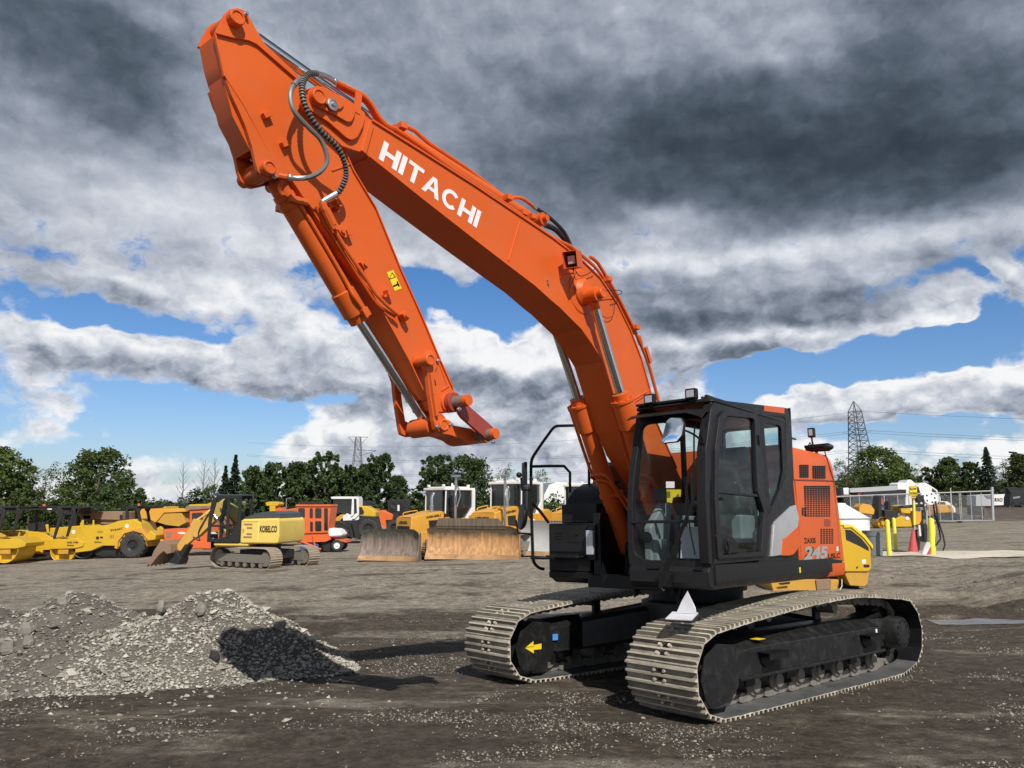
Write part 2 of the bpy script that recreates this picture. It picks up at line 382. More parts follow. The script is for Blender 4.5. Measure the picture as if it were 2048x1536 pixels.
# ---------------- pipes on the boom
def pipe(mb,pts,off,r,n=8,sm=3,mi=0): mb.tube([PX(x,y,off) if len((x,y))==2 else 0 for x,y in pts],r,n,mi,smooth=sm)
b=MB()
pipe(b,[(670,163),(700,178),(724,190),(742,208),(757,233),(772,250),(790,258)],-.02,.021)
pipe(b,[(672,170),(690,181),(712,193),(730,203),(742,220),(752,240),(762,252)],-.06,.019)
pipe(b,[(790,258),(850,298),(910,342),(1010,408),(1100,472),(1140,492),(1165,512),(1188,532)],-.02,.020,sm=2)
pipe(b,[(803,250),(830,262),(860,288),(935,338),(1000,388),(1015,399)],-.12,.020,sm=2)
pipe(b,[(1015,399),(1030,395),(1046,398),(1066,412)],-.12,.019)
pipe(b,[(1180,514),(1195,525),(1220,566),(1236,594),(1262,646),(1276,676),(1292,714),(1303,748),(1318,806)],-.05,.021,sm=2)
pipe(b,[(1188,532),(1207,556),(1240,608),(1268,668)],-.14,.018,sm=2)
b.tube([PX(784,264,OC),PX(1052,434,OC)],.075,16)
for (x,y) in ((800,256),(1012,398),(1042,428),(1060,436),(1212,560),(1268,656)):
    p=PX(x,y,-.06); b.box(p,(.07,.14,.05)); b.cyl(p+Vector((0,0,.02)),p+Vector((0,0,.05)),.014,.014,8)
p=PX(1276,672,-.05); q=PX(1282,688,-.05); b.cyl(p,q,.032,.032,10); 
for (x,y,x2,y2) in ((716,186,712,228),(1290,694,1300,726)):
    az1=PX(x,y,ONEAR+.005);az2=PX(x2,y2,ONEAR+.005); d=(az2-az1).normalized(); w_=d.cross(HN).normalized()*.028
    b.prism([az1-w_,az1+w_,az2+w_,az2-w_],[v+HN*.02 for v in (az1-w_,az1+w_,az2+w_,az2-w_)])
a1=PX(1077,441,OC); b.cyl(a1-HN*.07,a1+HN*.07,.07,.07,20); b.cyl(a1-HN*.12,a1+HN*.12,.035,.035,16)
b.build('boom_pipes',M['orange'],boom,bevel=0)
b=MB(); b.tube([PX(x,y,-.12) for x,y in ((1066,412),(1072,417))],.024,8); b.build('pipe_fitting',M['steel'],boom)
b=MB(); b.tube([PX(x,y,-.12) for x,y in ((1070,415),(1100,436),(1128,464),(1143,495))],.020,8,smooth=4); b.tube([PX(x,y,-.22) for x,y in ((1090,450),(1112,460),(1132,482),(1143,500))],.030,8,smooth=4)
b.tube([PX(x,y,.10) for x,y in ((1200,583),(1220,581),(1240,581),(1243,587),(1225,592))],.005,5,smooth=4)
b.tube([PX(x,y,.06) for x,y in ((1225,592),(1229,610),(1227,628),(1218,636),(1205,632),(1193,618))],.004,5,smooth=4)
b.tube([PX(x,y,.08) for x,y in ((1150,540),(1160,552),(1175,548),(1190,538))],.005,5,smooth=4); b.tube([PX(x,y,.06) for x,y in ((1152,545),(1146,560),(1140,574))],.004,5)
b.build('boom_hose',M['rubber'],boom)
# ---------------- arm cylinder rod running up to the top of the arm
b=MB(); b.tube([PX(512,76,OC+.0),PX(775,262,OC)],.045,20); b.build('arm_cylinder_rod',M['chrome'],EX)
# ---------------- arm
arm=[(431,68),(497,79),(515,86),(600,160),(660,232),(707,340),(752,415),(801,536),(842,627),(880,718),(906,775),(914,792),(914,812),(906,824),(881,824),(872,826),
 (862,820),(856,800),(820,722),(744,582),(685,510),(630,427),(600,382),(578,348),(535,300),(487,210),(450,152),(441,120)]
b=MB(); slab(b,arm,ANEAR-.012,AFAR+.012)
ARM=b.build('arm',M['orange'],EX,bevel=.005,angle=25)
b=MB()
ear=[(431,66),(441,45),(452,25),(460,18),(474,16),(488,20),(496,29),(510,55),(530,88),(568,124),(605,158),(603,166),(585,150),(514,88),(497,80),(470,76)]
slab(b,ear,ANEAR+.010,ANEAR-.02,rnd=.012); slab(b,ear,AFAR-.01,AFAR+.02,ref=ANEAR,rnd=.012)
br=[(452,158),(463,190),(478,222),(492,255),(505,295),(511,325),(516,343),(528,354),(541,358),(560,354),(578,349),(560,322),(535,300),(487,212)]
slab(b,br,ANEAR+.006,ANEAR-.024,rnd=.01)
slab(b,br,AFAR-.006,AFAR+.024,ref=ANEAR,rnd=.01)
br2=[(450,150),(487,210),(535,300),(505,298),(470,230)]
slab(b,br2,ANEAR-.03,AFAR+.03,ref=ANEAR)
strip(b,[(431,67),(450,152)],.012,ANEAR+.004,ANEAR-.02)
for ln in ([(660,232),(707,340),(752,415),(801,536),(842,627),(880,718),(906,775)],[(578,350),(600,383),(630,428),(685,511),(744,583),(820,723),(855,798)]):
    az=[onpl(x,y,ANEAR) for x,y in ln]; ribbon(az,.012,ANEAR+.004,AFAR-.004)
strip(b,[(700,328),(664,341)],.010,ANEAR-.004,ANEAR-.03); strip(b,[(876,722),(895,772)],.004,ANEAR-.006,ANEAR-.03)
strip(b,[(899,771),(884,781)],.010,ANEAR-.004,ANEAR-.03)
for x,y in ((532,231),(569,289)):
    p=PX(x,y,ANEAR); d=(PX(x+8,y-3,ANEAR)-p).normalized(); u=HN.cross(d); obox(b,p+HN*.012,d,HN,u,.075,.04,.038)
for x,y in ((693,467),(773,586),(657,412)):
    p=PX(x,y,ANEAR); d=(PX(x+8,y-2,ANEAR)-p).normalized(); u=HN.cross(d); obox(b,p+HN*.02,d,HN,u,.05,.05,.045); obox(b,p-d*.03-u*.02+HN*.01,d,HN,u,.05,.03,.02)
# end bosses
for x,y,r1,r2 in ((860,722,.085,.075),(897,806,.085,.07)):
    a,z=onpl(x,y,ANEAR); b.lathe(H(a,ANEAR-.02,z),HN,[(0,r1),(.03,r1),(.035,r2)],30); b.lathe(H(a,AFAR+.02,z),-HN,[(0,r1),(.03,r1),(.035,r2)],30)
b.build('arm_brackets',M['orange'],ARM,bevel=.003,angle=30)
b=MB()
pin(b,476.5,33,ANEAR,ANEAR+.075,.058); a_,z_=onpl(476.5,33,ANEAR+.06); b.cyl(H(a_,ANEAR,z_),H(a_,AFAR-.05,z_),.055,.055,20); b.cut()
pin(b,541,334,ANEAR,ANEAR+.07,.052); a_,z_=onpl(541,334,ANEAR+.06); b.cyl(H(a_,ANEAR,z_),H(a_,AFAR-.05,z_),.05,.05,20); b.cut()
pin(b,862,719,ANEAR,ANEAR+.16,.05)
b.build('arm_pin',M['orange'],ARM,angle=30)
b=MB()
for x,y,o in ((461,36,.03),(492,28,.03),(852,722,.12),(876,721,.12),(875,853,.12),(902,849,.12),(918,818,.2),(987,884,.2),(549,352,.04)):
    p=PX(x,y,ANEAR+o); b.cyl(p-HN*.02,p+HN*.02,.011,.011,6); b.cyl(p-HN*.004,p+HN*.004,.017,.017,12); b.cut()
b.build('bolt',M['steel'],ARM)
# hoses from boom to arm
b=MB()
def hoses(pts,o,r,n=8,k=6):
    b.tube([PX(x,y,of) for (x,y),of in zip(pts,o)],r,n,smooth=k)
hoses([(606,158),(592,165),(582,182),(582,205),(592,228),(618,256),(640,278),(652,304),(653,326),(640,344),(617,355),(596,357)],[.12,.15,.17,.18,.19,.19,.19,.19,.18,.16,.12,.09],.018)
b.build('arm_hose',M['hosewrap'],ARM)
b=MB(); P_=spline([PX(x,y,o) for x,y,o in ((634,147,.04),(618,148,.08),(608,160,.13),(604,178,.17),(608,205,.2),(622,236,.21),(645,266,.21),(672,292,.2),(688,322,.18),(692,350,.15),(684,374,.12),(674,388,.09))],9)
b.tube(P_,.017,10)
LL=0
for i in range(0,len(P_)-1):
    p=P_[i]; d=(P_[i+1]-P_[i]); LL+=d.length; d.normalize()
    if LL>.019: LL=0; b.cyl(p-d*.005,p+d*.005,.0235,.0235,12,mi=1)
b.build('spiral_guard_hose',[M['rubber'],M['hosewrap']],ARM)
b=MB()
hoses([(634,147),(652,153),(668,162)],[.04,.0,-.02],.021); b.cut(); hoses([(587,171),(596,162),(607,158)],[.165,.14,.11],.021); b.cut(); hoses([(676,386),(662,394),(648,402)],[.09,.07,.05],.022); b.cut(); hoses([(612,356),(596,357),(580,356)],[.11,.09,.05],.019); b.cut()
for x,y,o in ((670,163,-.02),(646,404,.05),(580,355,.05)): b.sphere(PX(x,y,o),.026,5); b.cut()
b.build('hose_fitting',M['steel'],ARM)
# pipes and valve on the arm side
b=MB()
pipe(b,[(645,405),(647,413),(655,432),(668,458)],.05,.030,sm=2); pipe(b,[(650,418),(666,450)],.05,.036,10,2)
pipe(b,[(655,432),(668,458),(690,495),(712,528),(738,566),(752,588),(775,612),(797,630)],.03,.016,sm=2)
pipe(b,[(632,414),(640,428),(660,462),(690,510),(712,545),(735,580),(747,598),(762,615),(790,633)],.0,.013,sm=2)
for x,y in ((668,414),(803,634),(720,532),(675,467),(664,410)):
    p=PX(x,y,ANEAR); d=(PX(x+8,y+12,ANEAR)-p).normalized(); u=HN.cross(d); obox(b,p+HN*.03,d,HN,u,.07,.06,.05); b.cyl(p+HN*.03,p+HN*.08,.018,.018,10)
p=PX(558,352,.0);q=PX(580,356,.04); b.tube([p,q],.022,8); b.tube([PX(565,352,0),PX(562,366,-.02),PX(560,380,-.05),PX(566,390,-.05)],.017,8,smooth=3)
b.build('arm_pipes',M['orange'],ARM)
# warning sticker
b=MB(); q=[PX(773,545,ANEAR-.012),PX(792,581,ANEAR-.012),PX(802,576,ANEAR-.012),PX(784,540,ANEAR-.012)]; e=HN*.003
b.add([PX(x,y,ANEAR-.012)+e for x,y in((773,545),(789,582),(803,577),(786,540))],[(0,1,2,3)]); st=b.build('warning_sticker',M['yellow'],ARM,flat=True)
b=MB()
def tri(mb,pts,w,o):
    P3=[PX(x,y,o) for x,y in pts]; c=sum(P3,Vector())/len(P3); inn=[p.lerp(c,w) for p in P3]; n=len(P3)
    for k in range(n): j=(k+1)%n; mb.add([P3[k],P3[j],inn[j],inn[k]],[(0,1,2,3)])
tri(b,[(778,559),(784,544),(792,554)],.25,ANEAR-.012+.006)
b.add([PX(x,y,ANEAR-.012+.006) for x,y in((786,571),(797,566),(798,569),(787,574))],[(0,1,2,3)]); b.add([PX(x,y,ANEAR-.012+.006) for x,y in((795,562),(800,572),(797,573),(793,563))],[(0,1,2,3)])
b.build('sticker_marks',M['black'],st,flat=True)
# ---------------- bucket cylinder
b=MB(); o_=OC
p0=PX(560,372,o_);p1=PX(712,630,o_); d=(p1-p0).normalized()
b.cyl(PX(541,334,ANEAR)-HN*.04,PX(541,334,ANEAR)-HN*.22,.075,.075,20)
b.tube([p0-d*.25,p0],.06,14); b.lathe(p0-d*.04,d,[(0,.072),(.0,.086),((p1-p0).length-.18,.086),((p1-p0).length-.17,.098),((p1-p0).length+.03,.098),((p1-p0).length+.035,.085),((p1-p0).length+.10,.08),((p1-p0).length+.10,.05)],24)
for s_ in (.06,.13): b.cyl(p0+d*s_,p0+d*(s_+.045),.096,.096,20)
b.box(p0+d*.16,(.14,.26,.05)); 
b.tube([p0+HN*.09+d*.12+HA*.02,p0+HN*.10+d*.3,p1+HN*.10-d*.30,p1+HN*.12-d*.14+HA*.03,p1+HN*.11-d*.02],.016,8,smooth=3)
b.tube([p0-HN*.03-d*.02-HA*.0,p0-HN*.12-d*.02],.04,10); obox(b,p1+HN*.11-d*.0,d,HN,d.cross(HN),.07,.05,.06)
BC=b.build('bucket_cylinder',M['orange'],EX,bevel=0,angle=30)
b=MB(); q1=PX(848,838,o_); b.tube([p1,q1],.042,20); b.build('cylinder_rod',M['chrome'],BC)
# ---------------- links at the tip
b=MB()
lk=[(848,718),(853,711),(862,709),(874,716),(878,728),(872,740),(868,750),(872,790),(879,833),(902,842),(900,860),(886,866),(872,860),(868,842),(867,834),(860,790),(856,750),(850,735)]
slab(b,lk,ANEAR+.105,ANEAR+.06,rnd=.012)
slab(b,lk,AFAR-.105,AFAR-.06,ref=ANEAR+.105,rnd=.012)
strip(b,[(864,745),(870,790),(876,832)],.028,ANEAR+.135,ANEAR+.1)
pin(b,889.5,850,ANEAR+.06,ANEAR+.135,.05)
a_,z_=onpl(889.5,850,ANEAR+.13); b.cyl(H(a_,ANEAR+.1,z_),H(a_,AFAR-.12,z_),.045,.045,20); b.cyl(H(a_,ANEAR-.0,z_),H(a_,AFAR+.0,z_),.08,.08,20)
a_,z_=onpl(862,719,ANEAR+.15); b.cyl(H(a_,ANEAR+.1,z_),H(a_,AFAR-.12,z_),.045,.045,20)
q1=PX(862,846,OC); b.cyl(q1-HN*.11,q1+HN*.11,.075,.075,20); b.tube([PX(848,838,OC),q1],.055,14)
b.build('side_link',M['orange'],EX,bevel=.004,angle=30)
b=MB()
bl=[(866,846),(880,836),(905,850),(930,855),(975,862),(984,868),(984,880),(976,886),(958,884),(944,890),(932,886),(922,878),(900,870),(872,866)]
slab(b,bl,ANEAR-.02,AFAR+.0,rnd=.02)
b.build('bucket_link',M['orange'],EX,bevel=.006,angle=30)
b=MB()
sp=[(916,806),(924,797),(935,809),(990,857),(994,868),(989,878),(979,883),(925,836),(918,826)]
slab(b,sp,ANEAR+.115,ANEAR+.085,rnd=.01)
a_,z_=onpl(899,806,ANEAR); b.cyl(H(a_,ANEAR+.0,z_),H(a_,ANEAR+.07,z_),.085,.085,26)
a2,z2=onpl(992,867,ANEAR+.2)
b.build('link_strap',M['redbrown'],EX,bevel=.004,angle=30)
b=MB(); b.cyl(H(a_,ANEAR+.0,z_),H(a_,ANEAR+.19,z_),.05,.05,22); b.cut(); b.cyl(H(a2,AFAR,z2),H(a2,ANEAR+.17,z2),.048,.048,22); b.build('link_pin',M['linksteel'],EX,angle=30)
b=MB(); b.cyl(H(a_,ANEAR+.19,z_),H(a_,ANEAR+.23,z_),.051,.047,22); b.cut(); b.cyl(H(a2,ANEAR+.17,z2),H(a2,ANEAR+.205,z2),.05,.046,22); b.build('pin_cap',M['orange'],EX,angle=30)
# ---------------- boom lift cylinders
for off,nm in ((.15,0),(-.45,1)):
    b=MB(); s_=1 if nm==0 else -1
    top=PX(1185,590,.16); a_=top.dot(HA); z_=top.z
    T=H(a_,off,z_); B_=H(1.0 if nm==0 else .86,off,1.50); d=(T-B_).normalized(); Lb=(T-B_).length
    g=Lb-1.12
    b.lathe(B_,d,[(0,.06),(0,.10),(.05,.105),(g-.42,.10),(g-.40,.122),(g-.08,.122),(g-.08,.095),(g,.095),(g,.06)],24)
    b.lathe(B_+d*(g-.10),d,[(0,.132),(.03,.132)],24)
    b.cyl(B_-HN*.1,B_+HN*.1,.09,.09,20)
    sd_=HN*(-1 if nm else 1)
    up=d.cross(HN)
    for k in range(10):
        t=2*PI*k/10; p=B_+d*(g-.06)+(HN*math.cos(t)+up*math.sin(t))*.112; b.cyl(p-d*.02,p+d*.005,.011,.011,6)
    # feed pipes
    o1=B_+d*(g-.12)-HN*.155; 
    b.tube([o1,o1-d*.75,o1-d*.9+HN*.03+HA*.0,B_+d*(g-1.0)+HA*.14-HN*.08,B_+d*(g-1.0)+HA*.14+HN*.12,B_+d*(g-1.2)+HA*.10+HN*.17,B_+d*(g-1.5)+HN*.20],.019,8,smooth=3)
    b.tube([B_+d*(g-1.08)-HN*.11+HA*.08,B_+d*(g-1.06)+HA*.13,B_+d*(g-1.1)+HN*.12+HA*.1,B_+d*(g-1.35)+HN*.22,B_+d*(g-1.62)+HN*.24],.019,8,smooth=3)
    obox(b,B_+d*(g-.11)-HN*.13,d,HN,up,.06,.06,.07); b.lathe(B_+d*(g-1.25),d,[(0,.118),(.035,.118)],24)
    obox(b,B_+d*(g-1.23)+HN*.12,d,HN,up,.05,.10,.09)
    # rod eye and pin at the boom
    b.cyl(T-HN*.085,T+HN*.085,.085,.085,24); b.tube([T-d*.16,T],.05,14)
    CY=b.build('boom_cylinder',M['orange'],EX,bevel=0,angle=32)
    b=MB(); b.tube([B_+d*(g-.05),T-d*.12],.047,22); b.build('cylinder_rod',M['chrome'],CY)
    b=MB(); 
    if nm==0: b.lathe(T+HN*.02,HN,[(0,.055),(.125,.055),(.13,.05),(.13,.04),(.126,.039)],24)
    else: b.cyl(T,T-HN*.15,.055,.055,20)
    b.build('cylinder_pin',M['orange'],CY)
    b=MB(); 
    for k in (0,1):
        p=B_+d*(g-(1.5 if k==0 else 1.62))+HN*(.20 if k==0 else .24)
        b.tube([p,p-d*.09],.021,8)
    b.build('hose_fitting',M['steel'],CY)
    b=MB()
    for k in (0,1):
        p=B_+d*(g-(1.58 if k==0 else 1.70))+HN*(.20 if k==0 else .24)
        b.tube([p,p-d*.25+HA*.12,p-Vector((0,0,.75))+HA*.12,Vector((p.x,p.y,1.35))-HA*.2],.019,8,smooth=4)
    b.build('cylinder_hose',M['rubber'],CY)
# ================================================================== undercarriage
Z=Vector((0,0,1))
GH=1.258; SW=.40
def trackpath():
    pts=[]
    cx,cz,r=1.94,.405,.365
    for k in range(-9,10): 
        t=R(k*10); pts.append(Vector((cx+r*math.cos(t),cz+r*math.sin(t))))
    pts+=[Vector((1.3,.835)),Vector((.7,.885)),Vector((.1,.925)),Vector((-.45,.948)),Vector((-.75,.95)),Vector((-1.1,.935)),Vector((-1.6,.895))]
    cx,cz,r=-1.95,.475,.395
    for k in range(9,28): 
        t=R(k*10); pts.append(Vector((cx+r*math.cos(t),cz+r*math.sin(t))))
    pts+=[Vector((-1.75,.035)),Vector((-1.3,.03))]
    return pts+[Vector((1.7,.03))]
def resample(pts,n):
    P_=pts+[pts[0]]; L=[0]
    for a,b in zip(P_,P_[1:]): L.append(L[-1]+(b-a).length)
    tot=L[-1]; out=[];j=0
    for k in range(n):
        t=tot*k/n
        while L[j+1]<t: j+=1
        f=(t-L[j])/(L[j+1]-L[j]); p=P_[j].lerp(P_[j+1],f); out.append(p)
    return out,tot
TPATH=trackpath(); _,TOT=resample(TPATH,10); NS=round(TOT/.228)
TP,_=resample(TPATH,NS)
rt=random.Random(3)
for side in (1,-1):
    yc=side*GH
    b=MB(); ch=MB()
    for k in range(NS):
        p=TP[k]; q=TP[(k+1)%NS]; d=(q-p); ln=d.length; d.normalize(); n=Vector((d.y,-d.x))  # outward normal (path runs counter-clockwise)
        c=(p+q)/2
        # orientation: outward is away from the loop centre
        if n.dot(c-Vector((0,.45)))<0: n=-n
        prof=[(-ln*.54,-.004),(-ln*.54,.008),(-.094,.008),(-.086,.042),(-.068,.042),(-.060,.008),(-.016,.007),(-.010,.040),(.010,.040),(.016,.007),(.060,.008),(.068,.042),(.086,.042),(.094,.008),(ln*.50,.006),(ln*.50,.002)]
        W=SW+rt.uniform(-.004,.004); jit=rt.uniform(-.003,.003)
        def P3(u,h,y): v=c+d*u+n*(h+.0); return Vector((v.x,yc+y,v.y))
        gaps=[(-W,-.05),(.05,W)]
        # plate with a bolt recess at the middle: two halves plus bridging grousers cut short near the bolts
        l=[[P3(u,h if not(.02<h) or abs(y)<W-.001 else h*.9,y+jit) for u,h in prof] for y in (-W,-W+.02,W-.02,W)]
        o_=len(b.f); b.loft(l); npf=len(prof)
        for fi in range(o_,len(b.f)):
            kk=(fi-o_)
            if kk<3*npf:
                q_=kk%npf; h0_=prof[q_][1];h1_=prof[(q_+1)%npf][1]
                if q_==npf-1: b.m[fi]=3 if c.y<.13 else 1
                elif not(h0_>.03 and h1_>.03): b.m[fi]=2
        # mud-clearing slots and bolts
        for sy in (-1,1):
            for u in (-.042,.042):
                pb=P3(u,.012,sy*.055); pn=Vector((n.x,0,n.y)); b.cyl(pb-pn*.01,pb+pn*.030,.019,.016,6)
        o3=Vector((n.x,0,n.y))*.0025
        for u in (-.038,.038): b.prism([P3(u+a1*.013,.009,a2*.034)-o3 for a1,a2 in((-1,-.7),(-.4,-1),(.4,-1),(1,-.7),(1,.7),(.4,1),(-.4,1),(-1,.7))],[P3(u+a1*.013,.009,a2*.034)+o3 for a1,a2 in((-1,-.7),(-.4,-1),(.4,-1),(1,-.7),(1,.7),(.4,1),(-.4,1),(-1,.7))],mi=1)
        # chain links inside
        for sy in (-1,1):
            loop=[(-.125,-.02),(-.13,-.055),(-.10,-.09),(-.06,-.10),(0,-.075),(.06,-.10),(.095,-.09),(.12,-.055),(.115,-.02),(.06,-.006),(-.06,-.006)]
            y0=sy*.085+(.012 if k%2 else -.012)*sy
            ch.prism([P3(u,h,y0-.022) for u,h in loop],[P3(u,h,y0+.022) for u,h in loop])
        ch.cyl(P3(-ln/2,-.055,-.10),P3(-ln/2,-.055,.10),.030,.030,8)
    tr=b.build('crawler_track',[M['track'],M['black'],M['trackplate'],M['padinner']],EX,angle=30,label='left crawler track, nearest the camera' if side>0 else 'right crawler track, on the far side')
    ch.build('track_chain',M['linksteel'],tr,angle=30)
    # rollers, idler and sprocket
    b=MB()
    for x in (1.45,1.02,.60,.18,-.24,-.66,-1.08,-1.50):
        b.lathe((x,yc-.14,.185),(0,1,0),[(0,.04),(0,.10),(.03,.11),(.035,.085),(.245,.085),(.25,.11),(.28,.10),(.28,.04)],20)
        b.lathe((x,yc+.14,.185),(0,side,0),[(0,.075),(.03,.07),(.035,.03)],14); b.cut()
    for x in (.62,-.78): b.lathe((x,yc-.10,.82),(0,1,0),[(0,.05),(0,.065),(.2,.065),(.2,.03)],16); b.cut()
    b.build('roller',M['linksteel'],tr,angle=30)
    b=MB(); b.lathe((1.94,yc-.09,.40),(0,1,0),[(0,.05),(0,.24),(.04,.27),(.04,.30),(.14,.30),(.14,.27),(.18,.24),(.18,.05)],36); b.build('idler',M['frame'],tr,angle=30)
    b=MB(); lp=[]
    for k in range(42):
        t=2*PI*k/42; rr=.315 if k%2 else .275; lp.append((-1.95+rr*math.cos(t),.475+rr*math.sin(t)))
    b.prism([Vector((x,yc-.05,z)) for x,z in lp],[Vector((x,yc+.05,z)) for x,z in lp])
    b.lathe((-1.95,yc-side*.28,.475),(0,side,0),[(0,.05),(0,.19),(.22,.22),(.34,.22),(.36,.20),(.58,.19),(.62,.175),(.625,.08)],30)
    for k in range(12):
        t=2*PI*k/12; b.cyl((-1.95+.145*math.cos(t),yc+side*.335,.475+.145*math.sin(t)),(-1.95+.145*math.cos(t),yc+side*.355,.475+.145*math.sin(t)),.014,.014,6)
    b.build('sprocket',M['frame'],tr,angle=30)
    # track frame
    b=MB()
    prof=[(.30,.315),(.30,.57),(.14,.67),(-.14,.67),(-.30,.57),(-.30,.315)]
    prof=[(y*.95,z) for y,z in prof]
    x0,x1=1.54,-1.45
    b.loft([[Vector((x,yc+y*side,z-(0 if x<1.3 else .02))) for y,z in prof] for x in (x1,-1.0,0,1.2,x0)])
    b.box((0,yc+.29,.305),(3.0,.05,.03)); b.box((0,yc-.29,.305),(3.0,.05,.03))
    for x in (1.2,.45,-.3,-.9):   # roller guards and bolts
        b.box((x,yc+side*.20,.245),(.16,.03,.09)); b.box((x,yc-side*.20,.245),(.16,.03,.09))
    b.box((1.62,yc,.42),(.3,.30,.24))
    b.box((-1.62,yc+side*.0,.48),(.5,.32,.34))
    b.prism([Vector((x,yc-side*.10,z)) for x,z in((-1.3,.3),(-1.3,.66),(-1.8,.72),(-1.95,.60),(-1.95,.38),(-1.6,.27))],[Vector((x,yc+side*.14,z)) for x,z in((-1.3,.3),(-1.3,.66),(-1.8,.72),(-1.95,.60),(-1.95,.38),(-1.6,.27))])
    for x in (.62,-.78): b.box((x,yc-side*.14,.74),(.12,.05,.16)); 
    fr=b.build('track_frame',M['frame'],tr,bevel=.008)
    b=MB()   # motor guard and steps, hanging loops
    for x in (1.0,-1.10):
        b.box((x,yc+side*.34,.52),(.34,.16,.012)); b.box((x,yc+side*.415,.49),(.34,.012,.06)); b.box((x+.1,yc+side*.33,.50),(.012,.14,.05)); b.box((x-.1,yc+side*.33,.50),(.012,.14,.05))
        b.prism([Vector((x+dx,yc+side*.29,z)) for dx,z in((-.16,.52),(.16,.52),(.13,.42),(.05,.37),(-.05,.37),(-.13,.42))],[Vector((x+dx,yc+side*.305,z)) for dx,z in((-.16,.52),(.16,.52),(.13,.42),(.05,.37),(-.05,.37),(-.13,.42))])
        for k in range(7): b.box((x-.15+k*.05,yc+side*.42,.527),(.018,.02,.012))
        b.cut()
    b.build('track_step',M['black'],fr,bevel=.002)
    b=MB()   # octagonal idler guard plate
    for s2 in (1,-1):
        y=yc+s2*side*.29 if s2>0 else yc-side*.25
        y=yc+s2*side*(.30 if s2*side>0 else .26)
        lp=[(2.08,.20),(2.13,.36),(2.06,.56),(1.86,.66),(1.60,.63),(1.56,.50),(1.56,.26),(1.70,.14),(2.0,.115)]
        b.prism([Vector((x,y,z)) for x,z in lp],[Vector((x,y+.02*s2*side,z)) for x,z in lp])
        b.box((1.95,y+.012*s2*side,.40),(.14,.022,.012)); b.box((1.93,y+.014*s2*side,.385),(.14,.026,.006)); b.cut()
    b.build('idler_guard',M['frame'],tr,bevel=.004)
    if side>0:
        b=MB(); b.box((1.1,yc+.25,.637),(.13,.10,.003)); b.build('warning_sticker',M['yellow'],fr)
        b=MB(); b.box((1.535,yc+.288,.42),(.03,.004,.17)); b.cut(); b.box((-1.36,yc+.288,.50),(.04,.004,.11)); b.build('paper_tag',M['white'],fr)
    else:
        yy=yc+.325; b=MB(); 
        def PT(x,y,o): q=onpl(x,y,o,0); return Vector((q[0],o,q[1]))
        b.add([PT(x,y,yy) for x,y in((1050,1296),(1067,1282),(1067,1290),(1083,1287),(1083,1298),(1067,1300),(1068,1307))],[tuple(range(7))]); b.build('arrow_sticker',M['yellow'],fr,flat=True)
# car body: x-frame with four legs and swing bearing
b=MB()
def leg(x0,y0,x1,y1,w0,w1,z0,z1,h0,h1):
    d=Vector((x1-x0,y1-y0,0)).normalized(); s=Vector((-d.y,d.x,0))
    A=Vector((x0,y0,0));B=Vector((x1,y1,0))
    l=[]
    for P0,w,zc,h in((A,w0,z0,h0),(B,w1,z1,h1)):
        l.append([P0+s*w/2+Z*(zc-h/2),P0+s*w/2+Z*(zc+h/2-.05),P0+s*(w/2-.06)+Z*(zc+h/2),P0-s*(w/2-.06)+Z*(zc+h/2),P0-s*w/2+Z*(zc+h/2-.05),P0-s*w/2+Z*(zc-h/2)])
    b.loft(l)
for sx in (1,-1):
    for sy in (1,-1): leg(.25*sx,.3*sy,1.05*sx,.98*sy,.55,.50,.68,.50,.36,.34)
b.lathe((0,0,.52),Z,[(0,.5),(0,.68),(.34,.68),(.36,.62)],40)
b.build('car_body',M['frame'],EX,bevel=.01)
b=MB(); q=[PT(x,y,-GH+.31) for x,y in((1105,1269),(1116,1268),(1116,1280),(1105,1281))]; b.prism(q,[v-Vector((0,.02,0)) for v in q]); b.build('blue_sticker',M['blue'],EX)
b=MB(); b.lathe((0,0,.86),Z,[(0,.55),(.14,.55),(.14,.60),(.27,.60)],48); b.build('swing_bearing',M['black'],EX)
# notebook lying open on the near track
nb=thing('open_notebook','small dark notebook lying open with a white page standing up on the near crawler track','notebook')
a0=Vector(onpl(1358,1245,1.36,0)); print('NB',a0); nb.matrix_world=MW@Matrix.Translation(Vector((a0.x-.06,1.36,a0.y+.035)))@Matrix.Rotation(R(22),4,'Z')@Matrix.Rotation(R(10),4,'Y')@Matrix.Scale(.86,4)
b=MB(); b.box((.03,0,.012),(.30,.30,.022)); b.build('cover',M['seat'],nb,bevel=.003)
b=MB(); b.box((.03,0,.030),(.285,.285,.012)); pg=b.build('page_block',M['paper'],nb,bevel=.002)
b=MB(); c_=[Vector((-.05,-.08,.04)),Vector((-.05,.14,.04)),Vector((-.07,.13,.10)),Vector((-.10,.05,.27)),Vector((-.08,-.02,.16))]
b.prism(c_,[v+Vector((.003,0,0)) for v in c_]); b.build('standing_page',M['paper'],nb,flat=True)
